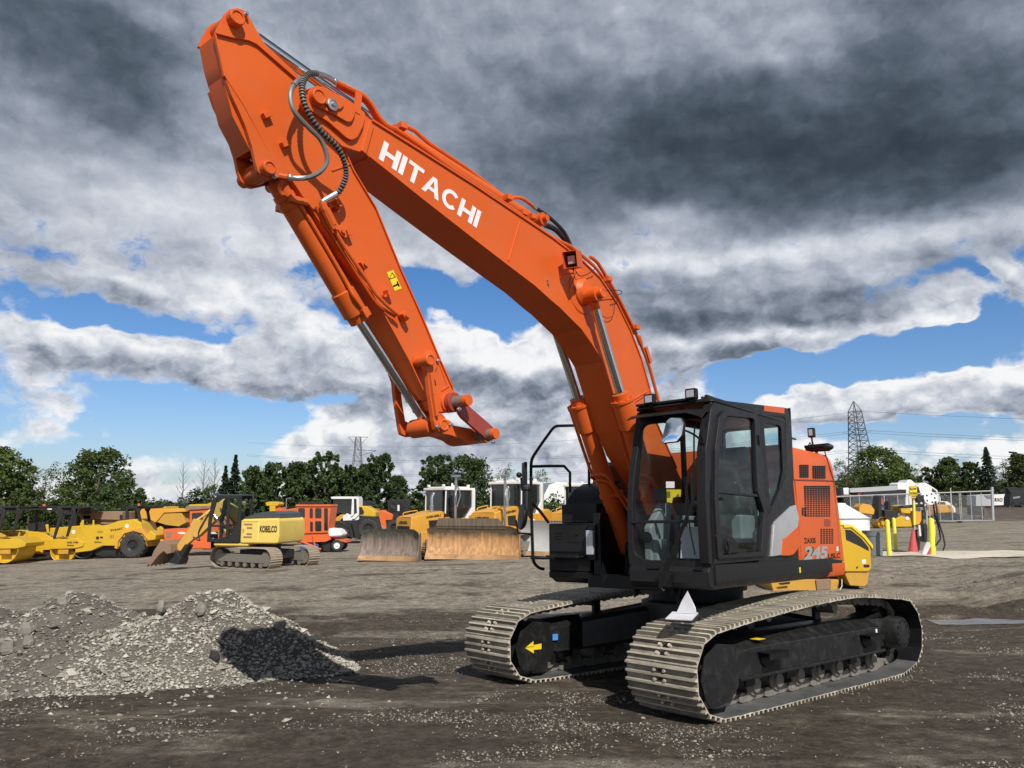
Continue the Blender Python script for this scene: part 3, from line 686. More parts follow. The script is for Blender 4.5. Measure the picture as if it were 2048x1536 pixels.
# ================================================================== upper structure
def hb(mb,a0,a1,l0,l1,z0,z1,mi=0):
    obox(mb,H((a0+a1)/2,(l0+l1)/2,(z0+z1)/2),HA,HN,Z,abs(a1-a0),abs(l1-l0),abs(z1-z0),mi)
def hprism(mb,az,l0,l1,mi=0): mb.prism([H(a,l0,z) for a,z in az],[H(a,l1,z) for a,z in az],mi)
def hplan(mb,al,z0,z1,mi=0): mb.prism([H(a,l,z0) for a,l in al],[H(a,l,z1) for a,l in al],mi)
b=MB()
hb(b,-1.1,1.45,-.62,.36,1.06,1.20); hb(b,-1.5,1.9,.30,1.18,1.17,1.30); hb(b,-1.2,1.2,-1.2,-.6,1.15,1.25)
hprism(b,[(1.0,1.2),(.9,1.75),(.35,2.15),(-.15,2.1),(-.3,1.2)],-.42,-.37); hprism(b,[(1.0,1.2),(.9,1.75),(.35,2.15),(-.15,2.1),(-.3,1.2)],.08,.13)
hb(b,.9,1.35,-.60,-.50,1.1,1.9)
b.tube([H(1.0,-.35,1.5),H(1.0,.05,1.5)],.08,16)
hb(b,-1.0,-.3,-.6,.3,1.2,2.2)
DK=b.build('deck_frame',M['black'],EX,bevel=.008)
# side skirt under the cab: rolled black beam
b=MB(); n_=8
def skl(a): 
    return [H(a,1.287,z) for t,z in [(0,1.365),(0,1.22)]]+[H(a,1.197+.09*math.cos(R(q)),1.215-.08*math.sin(R(q))) for q in (10,30,50,70,90)]+[H(a,1.10,1.135),H(a,1.10,1.375),H(a,1.24,1.375)]
b.loft([skl(a) for a in (2.12,1.5,.7,0,-.8,-1.12)])
bm_=b.build('side_skirt',M['dkgrey'],EX,angle=50)
b=MB(); 
q=PX(1599,1140,1.283); hb(b,q.dot(HA)-.02,q.dot(HA)+.02,1.288,1.2905,q.z-.03,q.z+.03); b.build('yellow_sticker',M['yellow'],bm_)
b=MB(); pr=[(2.12,1.14),(2.20,1.16),(2.23,1.20),(2.23,1.31),(2.20,1.345),(2.05,1.355),(2.0,1.14)]
hprism(b,pr,.42,1.27); b.build('front_bumper',M['dkgrey'],EX,bevel=.012,seg=3)
# tail: orange covers and counterweight
def tailplan(g,rr=.34,lat=1.28,xr=-1.86,x0=-.0):
    "plan outline shrunk by g"
    L=[(x0,lat-g)]
    c=(xr+rr+.02,lat-rr)
    for k in range(0,8): t=R(90+k*90/7*.72); L.append((c[0]+(rr-g)*math.cos(t),c[1]+(rr-g)*math.sin(t)))
    for k in range(1,8):
        l=(lat-.55)*(1-2*k/8); L.append((xr-.10+.10*(l/.75)**2+g,l))
    for k in range(0,8): t=R(180+18+k*72/7); L.append((c[0]+(rr-g)*math.cos(t),-c[1]+(rr-g)*math.sin(t)))
    L.append((x0,-lat+g)); return L
xr=-1.80
b=MB(); loops=[]
for z,g in ((1.135,.05),(1.15,.015),(1.19,0),(1.305,0)): loops.append([H(a,l,z) for a,l in tailplan(g,.20,1.285,xr,-1.02)])
b.loft(loops); TL=b.build('counterweight_base',M['orange'],EX,angle=35)
b=MB(); hprism(b,[(-1.10,1.30),(-1.52,1.30),(-1.52,1.333),(-1.10,1.36)],1.2,1.2875); 
b.build('black_band',M['dkgrey'],TL,bevel=.004)
b=MB(); loops=[]
for z,g in ((1.335,.0),(2.0,.0),(2.5,.015),(2.58,.03),(2.65,.055),(2.685,.085),(2.70,.13)): loops.append([H(a+(.0 if a>-1.2 else (z-1.335)*.09*max(0,min(1,(-1.2-a)/.4))),l,z) for a,l in tailplan(g,.20,1.28,xr,-.04)])
b.loft(loops); CT=b.build('engine_cover',M['orange'],EX,angle=35)
# door seams, grilles
b=MB()
def sl(p,q,w=.012,o=1.2815,t=.002):
    p=Vector(onpl(*p,1.28));q=Vector(onpl(*q,1.28)); d=(q-p).normalized(); n=Vector((-d.y,d.x))*w/2
    l=[p+n,q+n,q-n,p-n]; b.prism([H(v.x,1.27,v.y) for v in l],[H(v.x,o,v.y) for v in l])
sl((1590,959),(1668,961)); sl((1650,903),(1668,960)); sl((1668,960),(1681,1122)); sl((1590,960),(1603,1124)); sl((1604,1123),(1688,1121))
b.build('panel_seam',M['redbrown'],CT,flat=True)
b=MB(); h=MB()
def grille(x0,y0,x1,y1,nx,ny):
    A=[Vector(onpl(x,y,1.28)) for x,y in((x0,y0),(x1,y0),(x1,y1),(x0,y1))]
    for i in range(nx):
        for j in range(ny):
            u0,u1=(i+.14)/nx,(i+.86)/nx; v0,v1=(j+.12)/ny,(j+.88)/ny
            pt=lambda u,v: A[0].lerp(A[1],u).lerp(A[3].lerp(A[2],u),v)
            l=[pt(u0,v0),pt(u1,v0),pt(u1,v1),pt(u0,v1)]; b.prism([H(p.x,1.27,p.y) for p in l],[H(p.x,1.2812,p.y) for p in l])
grille(1600,929,1618,955,5,7); b.cut(); grille(1626,931,1652,957,6,7); b.cut(); grille(1608,971,1661,1034,10,15); b.cut(); grille(1640,1057,1667,1088,5,8)
b.build('grille',M['black'],CT,flat=True)
b=MB(); A=[Vector(onpl(x,y,1.28)) for x,y in((1648,1038),(1660,1038),(1660,1052),(1648,1052))]
b.prism([H(p.x,1.27,p.y) for p in A],[H(p.x,1.286,p.y) for p in A]); b.build('door_latch',M['redbrown'],CT,bevel=.002)
b=MB()
def T2(mb,s,bl,br,tl,bold=.03,o=1.2835,lsp=1.0): text_on(mb,s,PX(*bl,o),PX(*br,o),PX(*tl,o),bold=bold,lsp=lsp)
T2(b,'ZAXIS',(1609,1087),(1632,1086),(1608,1076),bold=.02); T2(b,'USLC',(1656,1118),(1680,1116),(1657,1107));
b.add([PX(x,y,1.2835) for x,y in((1604,1015),(1607,1015),(1607,1031),(1604,1031))],[(0,1,2,3)]); b.add([PX(x,y,1.2835) for x,y in((1608,1016),(1614,1015),(1614,1018),(1608,1019))],[(0,1,2,3)]); b.add([PX(x,y,1.2835) for x,y in((1608,1022),(1613,1022),(1613,1025),(1608,1025))],[(0,1,2,3)]); b.add([PX(x,y,1.2835) for x,y in((1608,1028),(1614,1028),(1614,1031),(1608,1031))],[(0,1,2,3)]); b.add([PX(x,y,1.2835) for x,y in((1610,1018),(1612,1018),(1612,1029),(1610,1029))],[(0,1,2,3)])
b.add([PX(x,y,1.283) for x,y in((1607,1121),(1611,1110),(1621,1104),(1612,1102),(1613,1095),(1627,1094),(1627,1106),(1616,1115),(1624,1117),(1622,1121))],[tuple(range(10))])
b.build('model_lettering',M['black'],CT,flat=True)
b=MB(); T2(b,'245',(1608,1120),(1654,1117),(1611,1093),bold=.05,o=1.2845); b.build('model_number',M['silver'],CT,flat=True)
b=MB(); b.add([PX(x,y,1.283) for x,y in((1673,1093),(1677,1093),(1677,1102),(1673,1102))],[(0,1,2,3)]); b.build('small_label',M['white'],CT,flat=True)
# camera and lamp on the tail
b=MB(); p=PX(1632,893,1.12); obox(b,p+Z*.0,HA,HN,Z,.14,.26,.035); b.tube([p+HN*.0,Vector((p.x,p.y,2.68))],.02,8); b.lathe(p-HN*.14-Z*.02,HN,[(0,.02),(.05,.05),(.3,.055),(.36,.02)],12); b.tube([p+HA*.10,p+HA*.13+Z*.05,p+HA*.14+Z*.13],.012,6); b.tube([p+HA*.15,p+HA*.22+Z*.03,p+HA*.3-Z*.02],.008,6)
obox(b,p+HA*.13+Z*.17,HA,HN,Z,.07,.08,.12); b.build('tail_camera',M['black'],CT,bevel=.004)
b=MB(); obox(b,p+HA*.167+Z*.17,HA,HN,Z,.004,.048,.08); b.build('tail_lamp_lens',M['lampglass'],CT)
# right-hand side: toolbox, tank, hood, rails
b=MB(); hb(b,.2,1.33,-1.27,-.66,1.22,1.785); hprism(b,[(1.335,1.14),(1.34,1.22),(.2,1.22),(.2,1.14)],-1.27,-.62); hprism(b,[(1.33,1.22),(1.33,1.14),(1.25,1.09),(.5,1.09),(.5,1.22)],-1.24,-.62)
hb(b,1.33,1.50,-1.2,-.72,1.38,1.41)
TB=b.build('toolbox',M['black'],EX,bevel=.02,seg=3)
b=MB(); hb(b,1.331,1.345,-1.23,-.70,1.45,1.76); hb(b,1.33,1.35,-.98,-.78,1.56,1.70); b.cyl(H(1.35,-.83,1.66),H(1.365,-.83,1.66),.018,.018,10)
for k in range(3): hb(b,1.345,1.352,-1.16,-1.05,1.60+k*.035,1.615+k*.035)
for k in range(14): b.cyl(H(1.35-k*0.0,-1.25+k*.042,1.80),H(1.35,-1.25+k*.042,1.815),.008,.008,6)
b.build('toolbox_door',M['dkgrey'],TB,bevel=.004)
b=MB(); hb(b,1.36,1.42,-.66,-.56,1.42,1.70); b.build('lamp_lens',M['lampglass'],TB,bevel=.01)
b=MB(); hb(b,1.30,1.38,-.665,-.55,1.36,1.78); b.build('lamp_housing',M['black'],TB,bevel=.01)
b=MB()   # sloping engine hood
b.prism([H(a,-1.2,z) for a,z in((1.12,1.785),(1.10,1.95),(1.02,2.10),(.88,2.22),(.68,2.30),(-1.0,2.40),(-1.3,1.785))],[H(a,-.62,z) for a,z in((1.12,1.785),(1.10,1.95),(1.02,2.10),(.88,2.22),(.68,2.30),(-1.0,2.40),(-1.3,1.785))])
hb(b,1.05,1.18,-1.18,-.66,1.79,2.02)
hb(b,.5,.9,-.9,-.66,2.3,2.5); hb(b,-.2,.3,-1.1,-.7,2.4,2.6)
b.tube([H(.1,-.78,2.4),H(.1,-.78,3.0)],.055,12); b.tube([H(.1,-.78,2.99),H(.16,-.82,3.06)],.035,8); b.lathe(H(.0,-.78,2.35),Z,[(0,.14),(.12,.10),(.3,.06),(.5,.05)],14); hb(b,.06,.14,-.83,-.73,3.0,3.02)
b.tube([H(-.2,-.62,2.4),H(-.2,-.62,3.0)],.03,8)
for k in range(9): b.tube([H(.95-.1*k,-.63+.03*(k%3),1.3),H(.9-.08*k,-.60,1.7),H(.7-.1*k,-.5,2.1)],.022,6,smooth=3)
b.build('engine_hood',M['dkgrey'],EX,bevel=.03,seg=3)
b=MB(); T_=lambda *p:[H(*q) for q in p]
rl=[PX(1098,1138,-1.3),PX(1080,1138,-1.3),PX(1066,1125,-1.3),PX(1062,1000,-1.3),PX(1062,919,-1.3),PX(1085,885,-1.3),PX(1109,852,-1.3),PX(1149,851,-1.3),PX(1178,853,-1.3),PX(1187,870,-1.3),PX(1187,980,-1.3)]
b.tube(rpoly(rl,.08,3)[4:-4],.019,8)
b.tube([PX(1062,933,-1.3),PX(1100,932,-1.3),PX(1128,932,-1.3),PX(1140,945,-1.3),PX(1140,985,-1.3)],.018,8)
b.tube([PX(1064,1005,-1.3),PX(1080,1022,-1.3),PX(1097,1045,-1.28)],.018,8)
b.tube([PX(1178,925,-1.1),PX(1178,1000,-1.1)],.018,8)
hb(b,1.34,1.64,-1.31,-1.05,1.365,1.39); b.tube([H(1.62,-1.3,1.38),H(1.5,-1.27,1.38)],.02,6)
b.tube([PX(1064,1068,-1.3),PX(1036,1066,-1.3),PX(1032,1040,-1.3)],.012,6); b.tube([PX(1060,980,-1.3),PX(1044,980,-1.3),PX(1042,955,-1.3)],.012,6)
b.build('handrail',M['black'],EX)
b=MB()
b.lathe(PX(1046,1034,-1.3),(HA*.8-HN*.6+Z*.1),[(-.03,.03),(-.03,.12),(.0,.15),(.03,.155),(.03,.12)],20); b.cut()
p=PX(1049,947,-1.3); obox(b,p,(HA*.8-HN*.6).normalized(),(HN*.8+HA*.6).normalized(),Z,.04,.14,.27); b.sphere(PX(1038,950,-1.3),.035,5)
b.build('mirror',M['black'],EX,bevel=.01)
# silver and orange trim behind the cab door
b=MB()
def sp(mb,pts,o0,o1,rnd=0,ref=1.28): slab(mb,pts,o0,o1,ref=ref,rnd=rnd)
sp(b,[(1541,1113),(1546,1050),(1549,1043),(1580,1013),(1590,1010),(1596,1035),(1593,1062),(1563,1079),(1560,1110)],1.24,1.292,.01)
b.build('silver_trim',M['silver'],EX,bevel=.008)
b=MB(); sp(b,[(1560,1111),(1563,1081),(1594,1052),(1599,1090),(1585,1108),(1578,1111)],1.24,1.296,.008); b.build('orange_trim',M['orange'],EX,bevel=.006)
b=MB(); sp(b,[(1598,1010),(1600,1124),(1540,1128),(1520,1128),(1522,1060),(1534,1045),(1548,1040),(1585,1008)],1.2,1.27); sp(b,[(1590,1010),(1596,1036),(1592,1040),(1586,1014)],1.24,1.29)
sp(b,[(1583,815),(1592,1010),(1586,1014),(1560,1030),(1556,1028),(1578,948)],1.2,1.272); hb(b,-.12,.0,.36,1.26,1.4,1.94)
b.build('rear_cab_panel',M['dkgrey'],EX,bevel=.006)
# ================================================================== cab
OUT=1.275; INL=.40     # cab side planes
b=MB()
def ringpx(mb,outer,inner,o0,o1,ref=1.28,mi=0):
    A=[onpl(x,y,ref) for x,y in outer];B=[onpl(x,y,ref) for x,y in inner]
    mb.ring([H(a,o0,z) for a,z in A],[H(a,o0,z) for a,z in B],[H(a,o1,z) for a,z in A],[H(a,o1,z) for a,z in B],mi)
def rr2(pts,r,k=4): return [tuple(p) for p in rpoly([Vector(p) for p in pts],r,k)]
# near side frame (around the door and the rear quarter window)
cabo=rr2([(1420,1130),(1413,1000),(1413,900),(1424,812),(1434,799),(1578,816),(1582,860),(1588,1010),(1545,1045),(1533,1120)],[4,4,4,12,10,8,4,10,10,6])
cabi=rr2([(1434,1112),(1428,1000),(1429,900),(1437,838),(1446,824),(1572,834),(1573,870),(1575,947),(1534,1040),(1530,1108)],[4,4,4,12,10,8,4,10,10,6])
ringpx(b,cabo,cabi,OUT+.0,OUT-.10)
CAB=b.build('cab',M['dkgrey'],EX,bevel=.008,seg=2)
b=MB() # door: raised frame, split bar, lower hinge panel
do=rr2([(1433,1118),(1426,1000),(1427,900),(1436,831),(1446,821),(1513,827),(1519,900),(1531,1040),(1533,1060),(1529,1112)],[4,4,4,10,8,8,4,4,4,6])
di=rr2([(1442,1110),(1434,1000),(1435,900),(1443,842),(1450,832),(1506,837),(1508,900),(1512,985),(1524,1020),(1520,1103)],[4,4,4,10,8,8,4,4,4,6])
ringpx(b,do,di,OUT+.025,OUT-.03)
strip(b,[(1436,983),(1516,991)],.028,OUT+.022,OUT-.02)
strip(b,[(1514,827),(1534,1060)],.035,OUT+.012,OUT-.05)
DR=b.build('door',M['dkgrey'],CAB,bevel=.006)
b=MB()
slab(b,di,OUT-.005,OUT-.011,ref=1.28); b.build('door_window',M['glass'],DR,flat=True)
b=MB(); sp(b,[(1429,1068),(1440,1068),(1465,1075),(1473,1085),(1476,1106),(1434,1110)],OUT+.02,OUT-.03,.03); b.build('door_lower_panel',M['black'],DR,bevel=.01)
b=MB(); a_,z_=onpl(1453,1093,1.28); b.lathe(H(a_,OUT+.02,z_),HN,[(0,.075),(.008,.075),(.010,.062),(.002,.05)],24); b.tube([H(a_+.03,OUT+.03,z_+.06),H(a_+.03,OUT+.05,z_),H(a_+.03,OUT+.03,z_-.06)],.013,8); b.build('door_handle',M['dkgrey'],DR)
b=MB(); b.add([PX(x,y,OUT+.0) for x,y in((1428,991),(1436,991),(1436,1003),(1430,1003))],[(0,1,2,3)]); b.build('small_label',M['white'],DR,flat=True)
b=MB(); strip(b,[(1519,870),(1521,890)],.03,OUT+.04,OUT); b.cut(); strip(b,[(1446,995),(1446,1001)],.03,OUT+.04,OUT); b.build('door_hinge',M['black'],DR)
b=MB(); slab(b,rr2([(1519,830),(1572,834),(1575,947),(1560,1010),(1534,1038)],[4,10,8,8,6]),OUT-.02,OUT-.026,ref=1.28); b.build('quarter_window',M['glass'],CAB,flat=True)
b=MB(); ringpx(b,rr2([(1518,829),(1572,834),(1576,947),(1562,1012),(1534,1040)],[4,10,8,8,6]),rr2([(1529,846),(1564,850),(1568,944),(1552,1014),(1543,1012)],[4,10,8,8,6]),OUT-.005,OUT-.018); b.build('window_seal',M['black'],CAB,flat=True)
b=MB(); sp(b,[(1529,811),(1569,815),(1569,827),(1529,822)],OUT+.004,OUT-.01); b.build('reflector',M['orange'],CAB,flat=True)
# front: windscreen frame. front face leans back above z=2
def xf_(z): return 2.165 if z<1.95 else 2.165-.235*((z-1.95)/.95)**1.3
def fring(mb,out,inn,t,mi=0):
    mb.ring([H(xf_(z),l,z) for l,z in out],[H(xf_(z),l,z) for l,z in inn],[H(xf_(z)-t,l,z) for l,z in out],[H(xf_(z)-t,l,z) for l,z in inn],mi)
def dens(loop,m=3):
    o=[];n=len(loop)
    for i in range(n):
        a=loop[i];c=loop[(i+1)%n]
        for j in range(m): o.append((a[0]+(c[0]-a[0])*j/m,a[1]+(c[1]-a[1])*j/m))
    return o
fo=dens(rr2([(.375,1.31),(1.275,1.31),(1.275,2.2),(1.265,2.90),(.385,2.90),(.375,2.2)],[.10,.03,.05,.06,.06,.05]))
fi=dens(rr2([(.435,1.40),(1.18,1.40),(1.175,2.2),(1.165,2.78),(.46,2.78),(.44,2.2)],[.16,.03,.05,.08,.08,.05]))
b=MB(); fring(b,fo,fi,.06); hb(b,2.10,2.175,.42,1.2,1.755,1.785)
b.build('windscreen_frame',M['dkgrey'],CAB,bevel=.006)
b=MB(); lo=[]
zs=[1.40,1.6,1.76,1.95,2.1,2.3,2.5,2.65,2.79]
b.loft([[H(xf_(z)-.02,.43,z),H(xf_(z)-.02,1.19,z)] for z in zs],cap=False,closed=False); b.build('windscreen',M['glass'],CAB,flat=True,recalc=False)
# black side pillar of the far front edge, right side frame and rear frame
b=MB()
ro=rr2([(2.14,1.32),(2.14,2.0),(1.93,2.93),(-.08,2.94),(-.08,1.32)],[.03,.05,.06,.06,.03]); ri=rr2([(2.04,1.85),(2.06,2.0),(1.86,2.86),(.06,2.90),(.06,1.85)],[.03,.05,.06,.06,.03])
b.ring([H(a,INL-.02,z) for a,z in ro],[H(a,INL-.02,z) for a,z in ri],[H(a,INL+.04,z) for a,z in ro],[H(a,INL+.04,z) for a,z in ri])
hb(b,.95,1.0,INL-.015,INL+.035,1.85,2.88)
b.build('cab_far_side',M['black'],CAB,bevel=.006)
b=MB()
ro=rr2([(.38,1.32),(1.26,1.32),(1.26,2.94),(.38,2.94)],.03); ri=rr2([(.45,1.95),(1.20,1.95),(1.20,2.91),(.45,2.91)],.05)
b.ring([H(-.08,l,z) for l,z in ro],[H(-.08,l,z) for l,z in ri],[H(-.01,l,z) for l,z in ro],[H(-.01,l,z) for l,z in ri]); b.build('cab_rear_wall',M['black'],CAB,bevel=.006)
b=MB(); b.add([H(2.05,INL+.01,1.85),H(1.87,INL+.01,2.88),H(.05,INL+.01,2.90),H(.05,INL+.01,1.85)],[(0,1,2,3)]); b.cut(); b.add([H(-.04,.44,1.94),H(-.04,1.21,1.94),H(-.04,1.21,2.92),H(-.04,.44,2.92)],[(0,1,2,3)]); b.build('cab_window',M['glass'],CAB,flat=True)
# roof
b=MB()
rp=rpoly([Vector((1.97,.37)),Vector((1.97,1.29)),Vector((-.12,1.27)),Vector((-.12,.37))],.10,4)
b.loft([[H(p.x*s+.9*(1-s),p.y*s+.83*(1-s),z) for p in rp] for z,s in ((2.935,1.0),(2.95,1.005),(2.97,.99),(2.985,.95),(2.99,.9))])
b.tube([H(1.92,1.25,2.80),H(1.93,1.23,2.94),H(1.85,1.15,3.015),H(1.55,1.12,3.02),H(1.2,1.14,3.0)],.022,8,smooth=4); b.tube([H(1.90,1.18,2.90),H(1.84,1.10,3.01),H(1.5,1.05,3.015)],.015,8,smooth=4)
hb(b,1.3,1.6,.75,1.1,2.985,3.02); hb(b,.55,.75,1.0,1.2,2.985,3.01); hb(b,.25,.4,1.05,1.2,2.985,3.01); hb(b,1.86,1.98,.40,1.0,2.975,3.0)
b.cyl(H(.06,1.24,2.98),H(.06,1.24,3.0),.02,.02,8); b.tube([H(-.12,1.24,2.78),H(-.16,1.30,2.76)],.012,6)
b.build('cab_roof',M['dkgrey'],CAB,bevel=.008)
# rain visor: curved dark sheet sticking forward above the glass
b=MB(); vis=[]
for l in (.42,.55,.85,1.10,1.22,1.26):
    dz=-.07*max(0,(l-1.05)/.21)**2-.02*max(0,(.5-l)/.1)
    vis.append([H(1.93,l,2.885+dz*.3),H(2.10,l,2.865+dz*.6),H(2.20,l,2.82+dz),H(2.20,l,2.812+dz),H(2.10,l,2.856+dz*.6),H(1.93,l,2.877+dz*.3)])
b.loft(vis); b.build('rain_visor',M['black'],CAB,angle=60)
for y0 in (.585,1.06):
    b=MB(); c=H(1.99,y0,3.03); obox(b,c,HA,HN,Z,.07,.12,.11); obox(b,c-Z*.06-HA*.02,HA,HN,Z,.03,.04,.05); wl=b.build('work_light',M['black'],CAB,bevel=.012)
    b=MB(); obox(b,c+HA*.036,HA,HN,Z,.004,.082,.072); 
    b.build('lamp_lens',M['lampglass'],wl,bevel=.008)
# mirror in front of the glass
b=MB(); c=[FX(x,y,2.42) for x,y in rr2([(1333,842),(1340,834),(1358,834),(1364,846),(1362,870),(1354,884),(1330,888),(1327,884)],2,2)]
cc=sum(c,Vector())/len(c); c=[p+HA*(-.36*(p-cc).dot(HN)-.12*(p-cc).z) for p in c]; b.prism([p-HA*.045 for p in c],[p-HA*.002 for p in c]); mr=b.build('front_mirror',M['black'],CAB,bevel=.008)
cc=sum(c,Vector())/len(c); b=MB(); q_=[cc.lerp(p,.94) for p in c]; c3=sum(q_,Vector())/len(q_); b.loft([[p+HA*.001 for p in q_],[c3.lerp(p,.6)+HA*.006 for p in q_],[c3.lerp(p,.2)+HA*.008 for p in q_]]); b.build('mirror_glass',M['mirror'],mr,angle=80)
b=MB(); b.tube([cc-HA*.05+HN*.05,H(2.30,1.14,2.62),H(2.17,1.21,2.55),H(2.13,1.24,2.4)],.011,6,smooth=3); b.tube([H(2.14,1.235,2.75),H(2.16,1.25,2.5)],.009,6); b.build('mirror_arm',M['black'],mr)
# grab rails and wiper on the front, washer hoses, wiper arm
b=MB()
b.tube([FX(1330,1150,2.26),FX(1345,1110,2.25),FX(1368,1050,2.23),FX(1385,1005,2.21),FX(1382,948,2.2)],.016,8)
b.tube([FX(1325,1152,2.27),FX(1338,1118,2.26),FX(1360,1062,2.25),FX(1372,1035,2.24),FX(1374,952,2.22)],.010,6)
b.tube([FX(1375,1030,2.22),FX(1390,1110,2.2)],.008,6); b.tube([FX(1378,1025,2.21),FX(1370,955,2.2)],.013,6)
b.tube([FX(1388,1000,2.2),FX(1388,870,2.12),FX(1390,850,2.1)],.009,6)
b.tube([FX(1330,1150,2.27),FX(1322,1175,2.27),FX(1328,1182,2.26)],.022,8); b.tube([FX(1340,1148,2.27),FX(1330,1172,2.28)],.018,8)
obox(b,FX(1330,1158,2.26),HA,HN,Z,.06,.10,.14)
obox(b,FX(1310,1135,2.2),HA,HN,Z,.08,.14,.02); obox(b,FX(1400,1137,2.2),HA,HN,Z,.08,.08,.03)
b.build('wiper',M['black'],CAB)
# stickers on the windscreen
b=MB(); b.add([FX(x,y,2.155) for x,y in((1332,963),(1349,963),(1349,976),(1332,976))],[(0,1,2,3)]); b.build('windscreen_label',M['white'],CAB,flat=True)
b=MB(); b.add([FX(x,y,2.10) for x,y in((1333,979),(1362,979),(1362,993),(1346,995),(1344,1006),(1334,1004))],[tuple(range(6))]); b.build('yellow_decal',M['yellow'],CAB,flat=True)
# interior
b=MB(); hb(b,-.0,2.05,.42,1.2,1.33,1.37); hb(b,-.0,.5,.42,1.2,1.37,1.75); hb(b,.55,1.35,.44,.60,1.37,1.85); hb(b,.55,1.25,1.06,1.18,1.6,1.85)
hb(b,1.75,2.0,.47,.62,1.37,1.6)
b.prism([H(2.02,.47,1.37),H(2.02,.47,1.72),H(1.75,.47,1.95),H(1.62,.47,2.05),H(1.55,.47,1.95),H(1.7,.47,1.37)],[H(2.02,.56,1.37),H(2.02,.56,1.72),H(1.75,.56,1.95),H(1.62,.56,2.05),H(1.55,.56,1.95),H(1.7,.56,1.37)])
b.build('cab_interior',M['interior'],CAB,bevel=.02)
b=MB(); c=H(.85,.84,1.37)
hb(b,.62,1.12,.60,1.08,1.42,1.62); hb(b,.62,1.18,.60,1.08,1.72,1.86); b.prism([H(.72,.60,1.86),H(.58,.60,2.38),H(.46,.60,2.40),H(.56,.60,1.80)],[H(.72,1.08,1.86),H(.58,1.08,2.38),H(.46,1.08,2.40),H(.56,1.08,1.80)])
b.prism([H(.60,.70,2.42),H(.56,.70,2.64),H(.46,.70,2.64),H(.48,.70,2.42)],[H(.60,.98,2.42),H(.56,.98,2.64),H(.46,.98,2.64),H(.48,.98,2.42)])
hb(b,.75,1.15,1.07,1.15,1.95,2.02); hb(b,.75,1.15,.52,.60,1.95,2.02); hb(b,1.0,1.2,1.06,1.14,1.82,2.06)
b.build('seat',M['seat'],CAB,bevel=.05,seg=3)
b=MB(); 
for l in (.72,.80,.90,.98): b.tube([H(1.75,l,1.38),H(1.72,l,1.75),H(1.62,l,1.98)],.012,6); b.sphere(H(1.62,l,1.99),.022,5)
for l in (.56,1.10): b.tube([H(1.12,l,2.0),H(1.18,l,2.14)],.016,6); b.sphere(H(1.18,l,2.17),.035,5)
hb(b,1.78,1.83,.50,.66,1.98,2.12); hb(b,1.7,1.9,.70,1.0,1.38,1.42); b.tube([H(1.86,1.18,2.75),H(1.95,1.20,1.5)],.015,6)
b.lathe(H(2.03,.52,1.62),HA,[(0,.055),(.02,.055),(.02,.03)],16)
b.build('control_levers',M['black'],CAB)
b=MB(); q_=[H(2.03,.88,1.42),H(2.03,1.15,1.42),H(2.0,1.15,1.72),H(2.0,.90,1.72)]; b.add(q_,[(0,1,2,3)]); b.build('document_pouch',M['paper'],CAB,flat=True)
b=MB(); q_=[H(1.22,.6,1.9),H(1.22,1.1,1.9),H(.66,1.1,1.88),H(.66,.6,1.88)]
rq=random.Random(5)
for k in range(7):
    a0=1.18-.1*k+rq.uniform(-.02,.02)
vs=[];fs=[];nu,nv=10,9
for i in range(nu):
    for j in range(nv):
        u=i/(nu-1);v=j/(nv-1); a=1.24-.1*u if v<.5 else 0
        # draped film from seat front over back
        if v<.45: P0=H(1.22-.55*v/.45,.58+.54*u,1.885)
        else: P0=H(.68-.16*(v-.45)/.55,.58+.54*u,1.89+.62*(v-.45)/.55)
        vs.append(P0+Vector((rq.uniform(-.02,.02),rq.uniform(-.02,.02),rq.uniform(-.004,.03))))
for i in range(nu-1):
    for j in range(nv-1): fs.append((i*nv+j,(i+1)*nv+j,(i+1)*nv+j+1,i*nv+j+1))
b.add(vs,fs); b.build('seat_cover_film',M['film'],CAB,flat=True)
b=MB(); b.lathe(H(.25,.95,1.76),Z,[(0,.05),(.0,.13),(.35,.15),(.6,.10),(.62,.02)],14); b.build('rear_storage_bag',paint('pale_bag',(.35,.42,.42),.5),CAB)
# ================================================================== light
sm=Vector((math.cos(R(43))*math.cos(R(65)),math.cos(R(43))*math.sin(R(65)),math.sin(R(43))))
SUN=(RM@sm).normalized()
sl_=bpy.data.lights.new('sun','SUN'); sl_.energy=5.0; sl_.angle=R(.53); sl_.color=(1,.955,.89)
so=bpy.data.objects.new('sun',sl_); COL.objects.link(so); so.rotation_euler=SUN.to_track_quat('Z','Y').to_euler(); so.location=(0,-20,60)
el=math.asin(SUN.z); azs=math.atan2(SUN.x,SUN.y)
world=bpy.data.worlds.new('World'); scene.world=world; world.use_nodes=True; nt=world.node_tree; nt.nodes.clear(); L=nt.links.new
out=N(nt,'ShaderNodeOutputWorld'); bg=N(nt,'ShaderNodeBackground'); L(bg.outputs[0],out.inputs[0])
sky=N(nt,'ShaderNodeTexSky',sky_type='NISHITA',sun_disc=False,sun_elevation=el,sun_rotation=azs,altitude=100,air_density=1.0,dust_density=.6,ozone_density=2.5)
STR=.115
bg.inputs[1].default_value=STR
tc=N(nt,'ShaderNodeTexCoord'); sx=N(nt,'ShaderNodeSeparateXYZ'); L(tc.outputs['Generated'],sx.inputs[0])
def mth(op,a,b_=None,c=None,clamp=False):
    n=N(nt,'ShaderNodeMath',operation=op,use_clamp=clamp)
    for i,v in enumerate((a,b_,c)):
        if v is None: continue
        if isinstance(v,(int,float)): n.inputs[i].default_value=v
        else: L(v,n.inputs[i])
    return n.outputs[0]
AZ=mth('ARCTAN2',sx.outputs[0],sx.outputs[1]); EL=mth('ARCSINE',sx.outputs[2])
cmb=N(nt,'ShaderNodeCombineXYZ'); L(AZ,cmb.inputs[0]); L(EL,cmb.inputs[1]); UV=cmb.outputs[0]
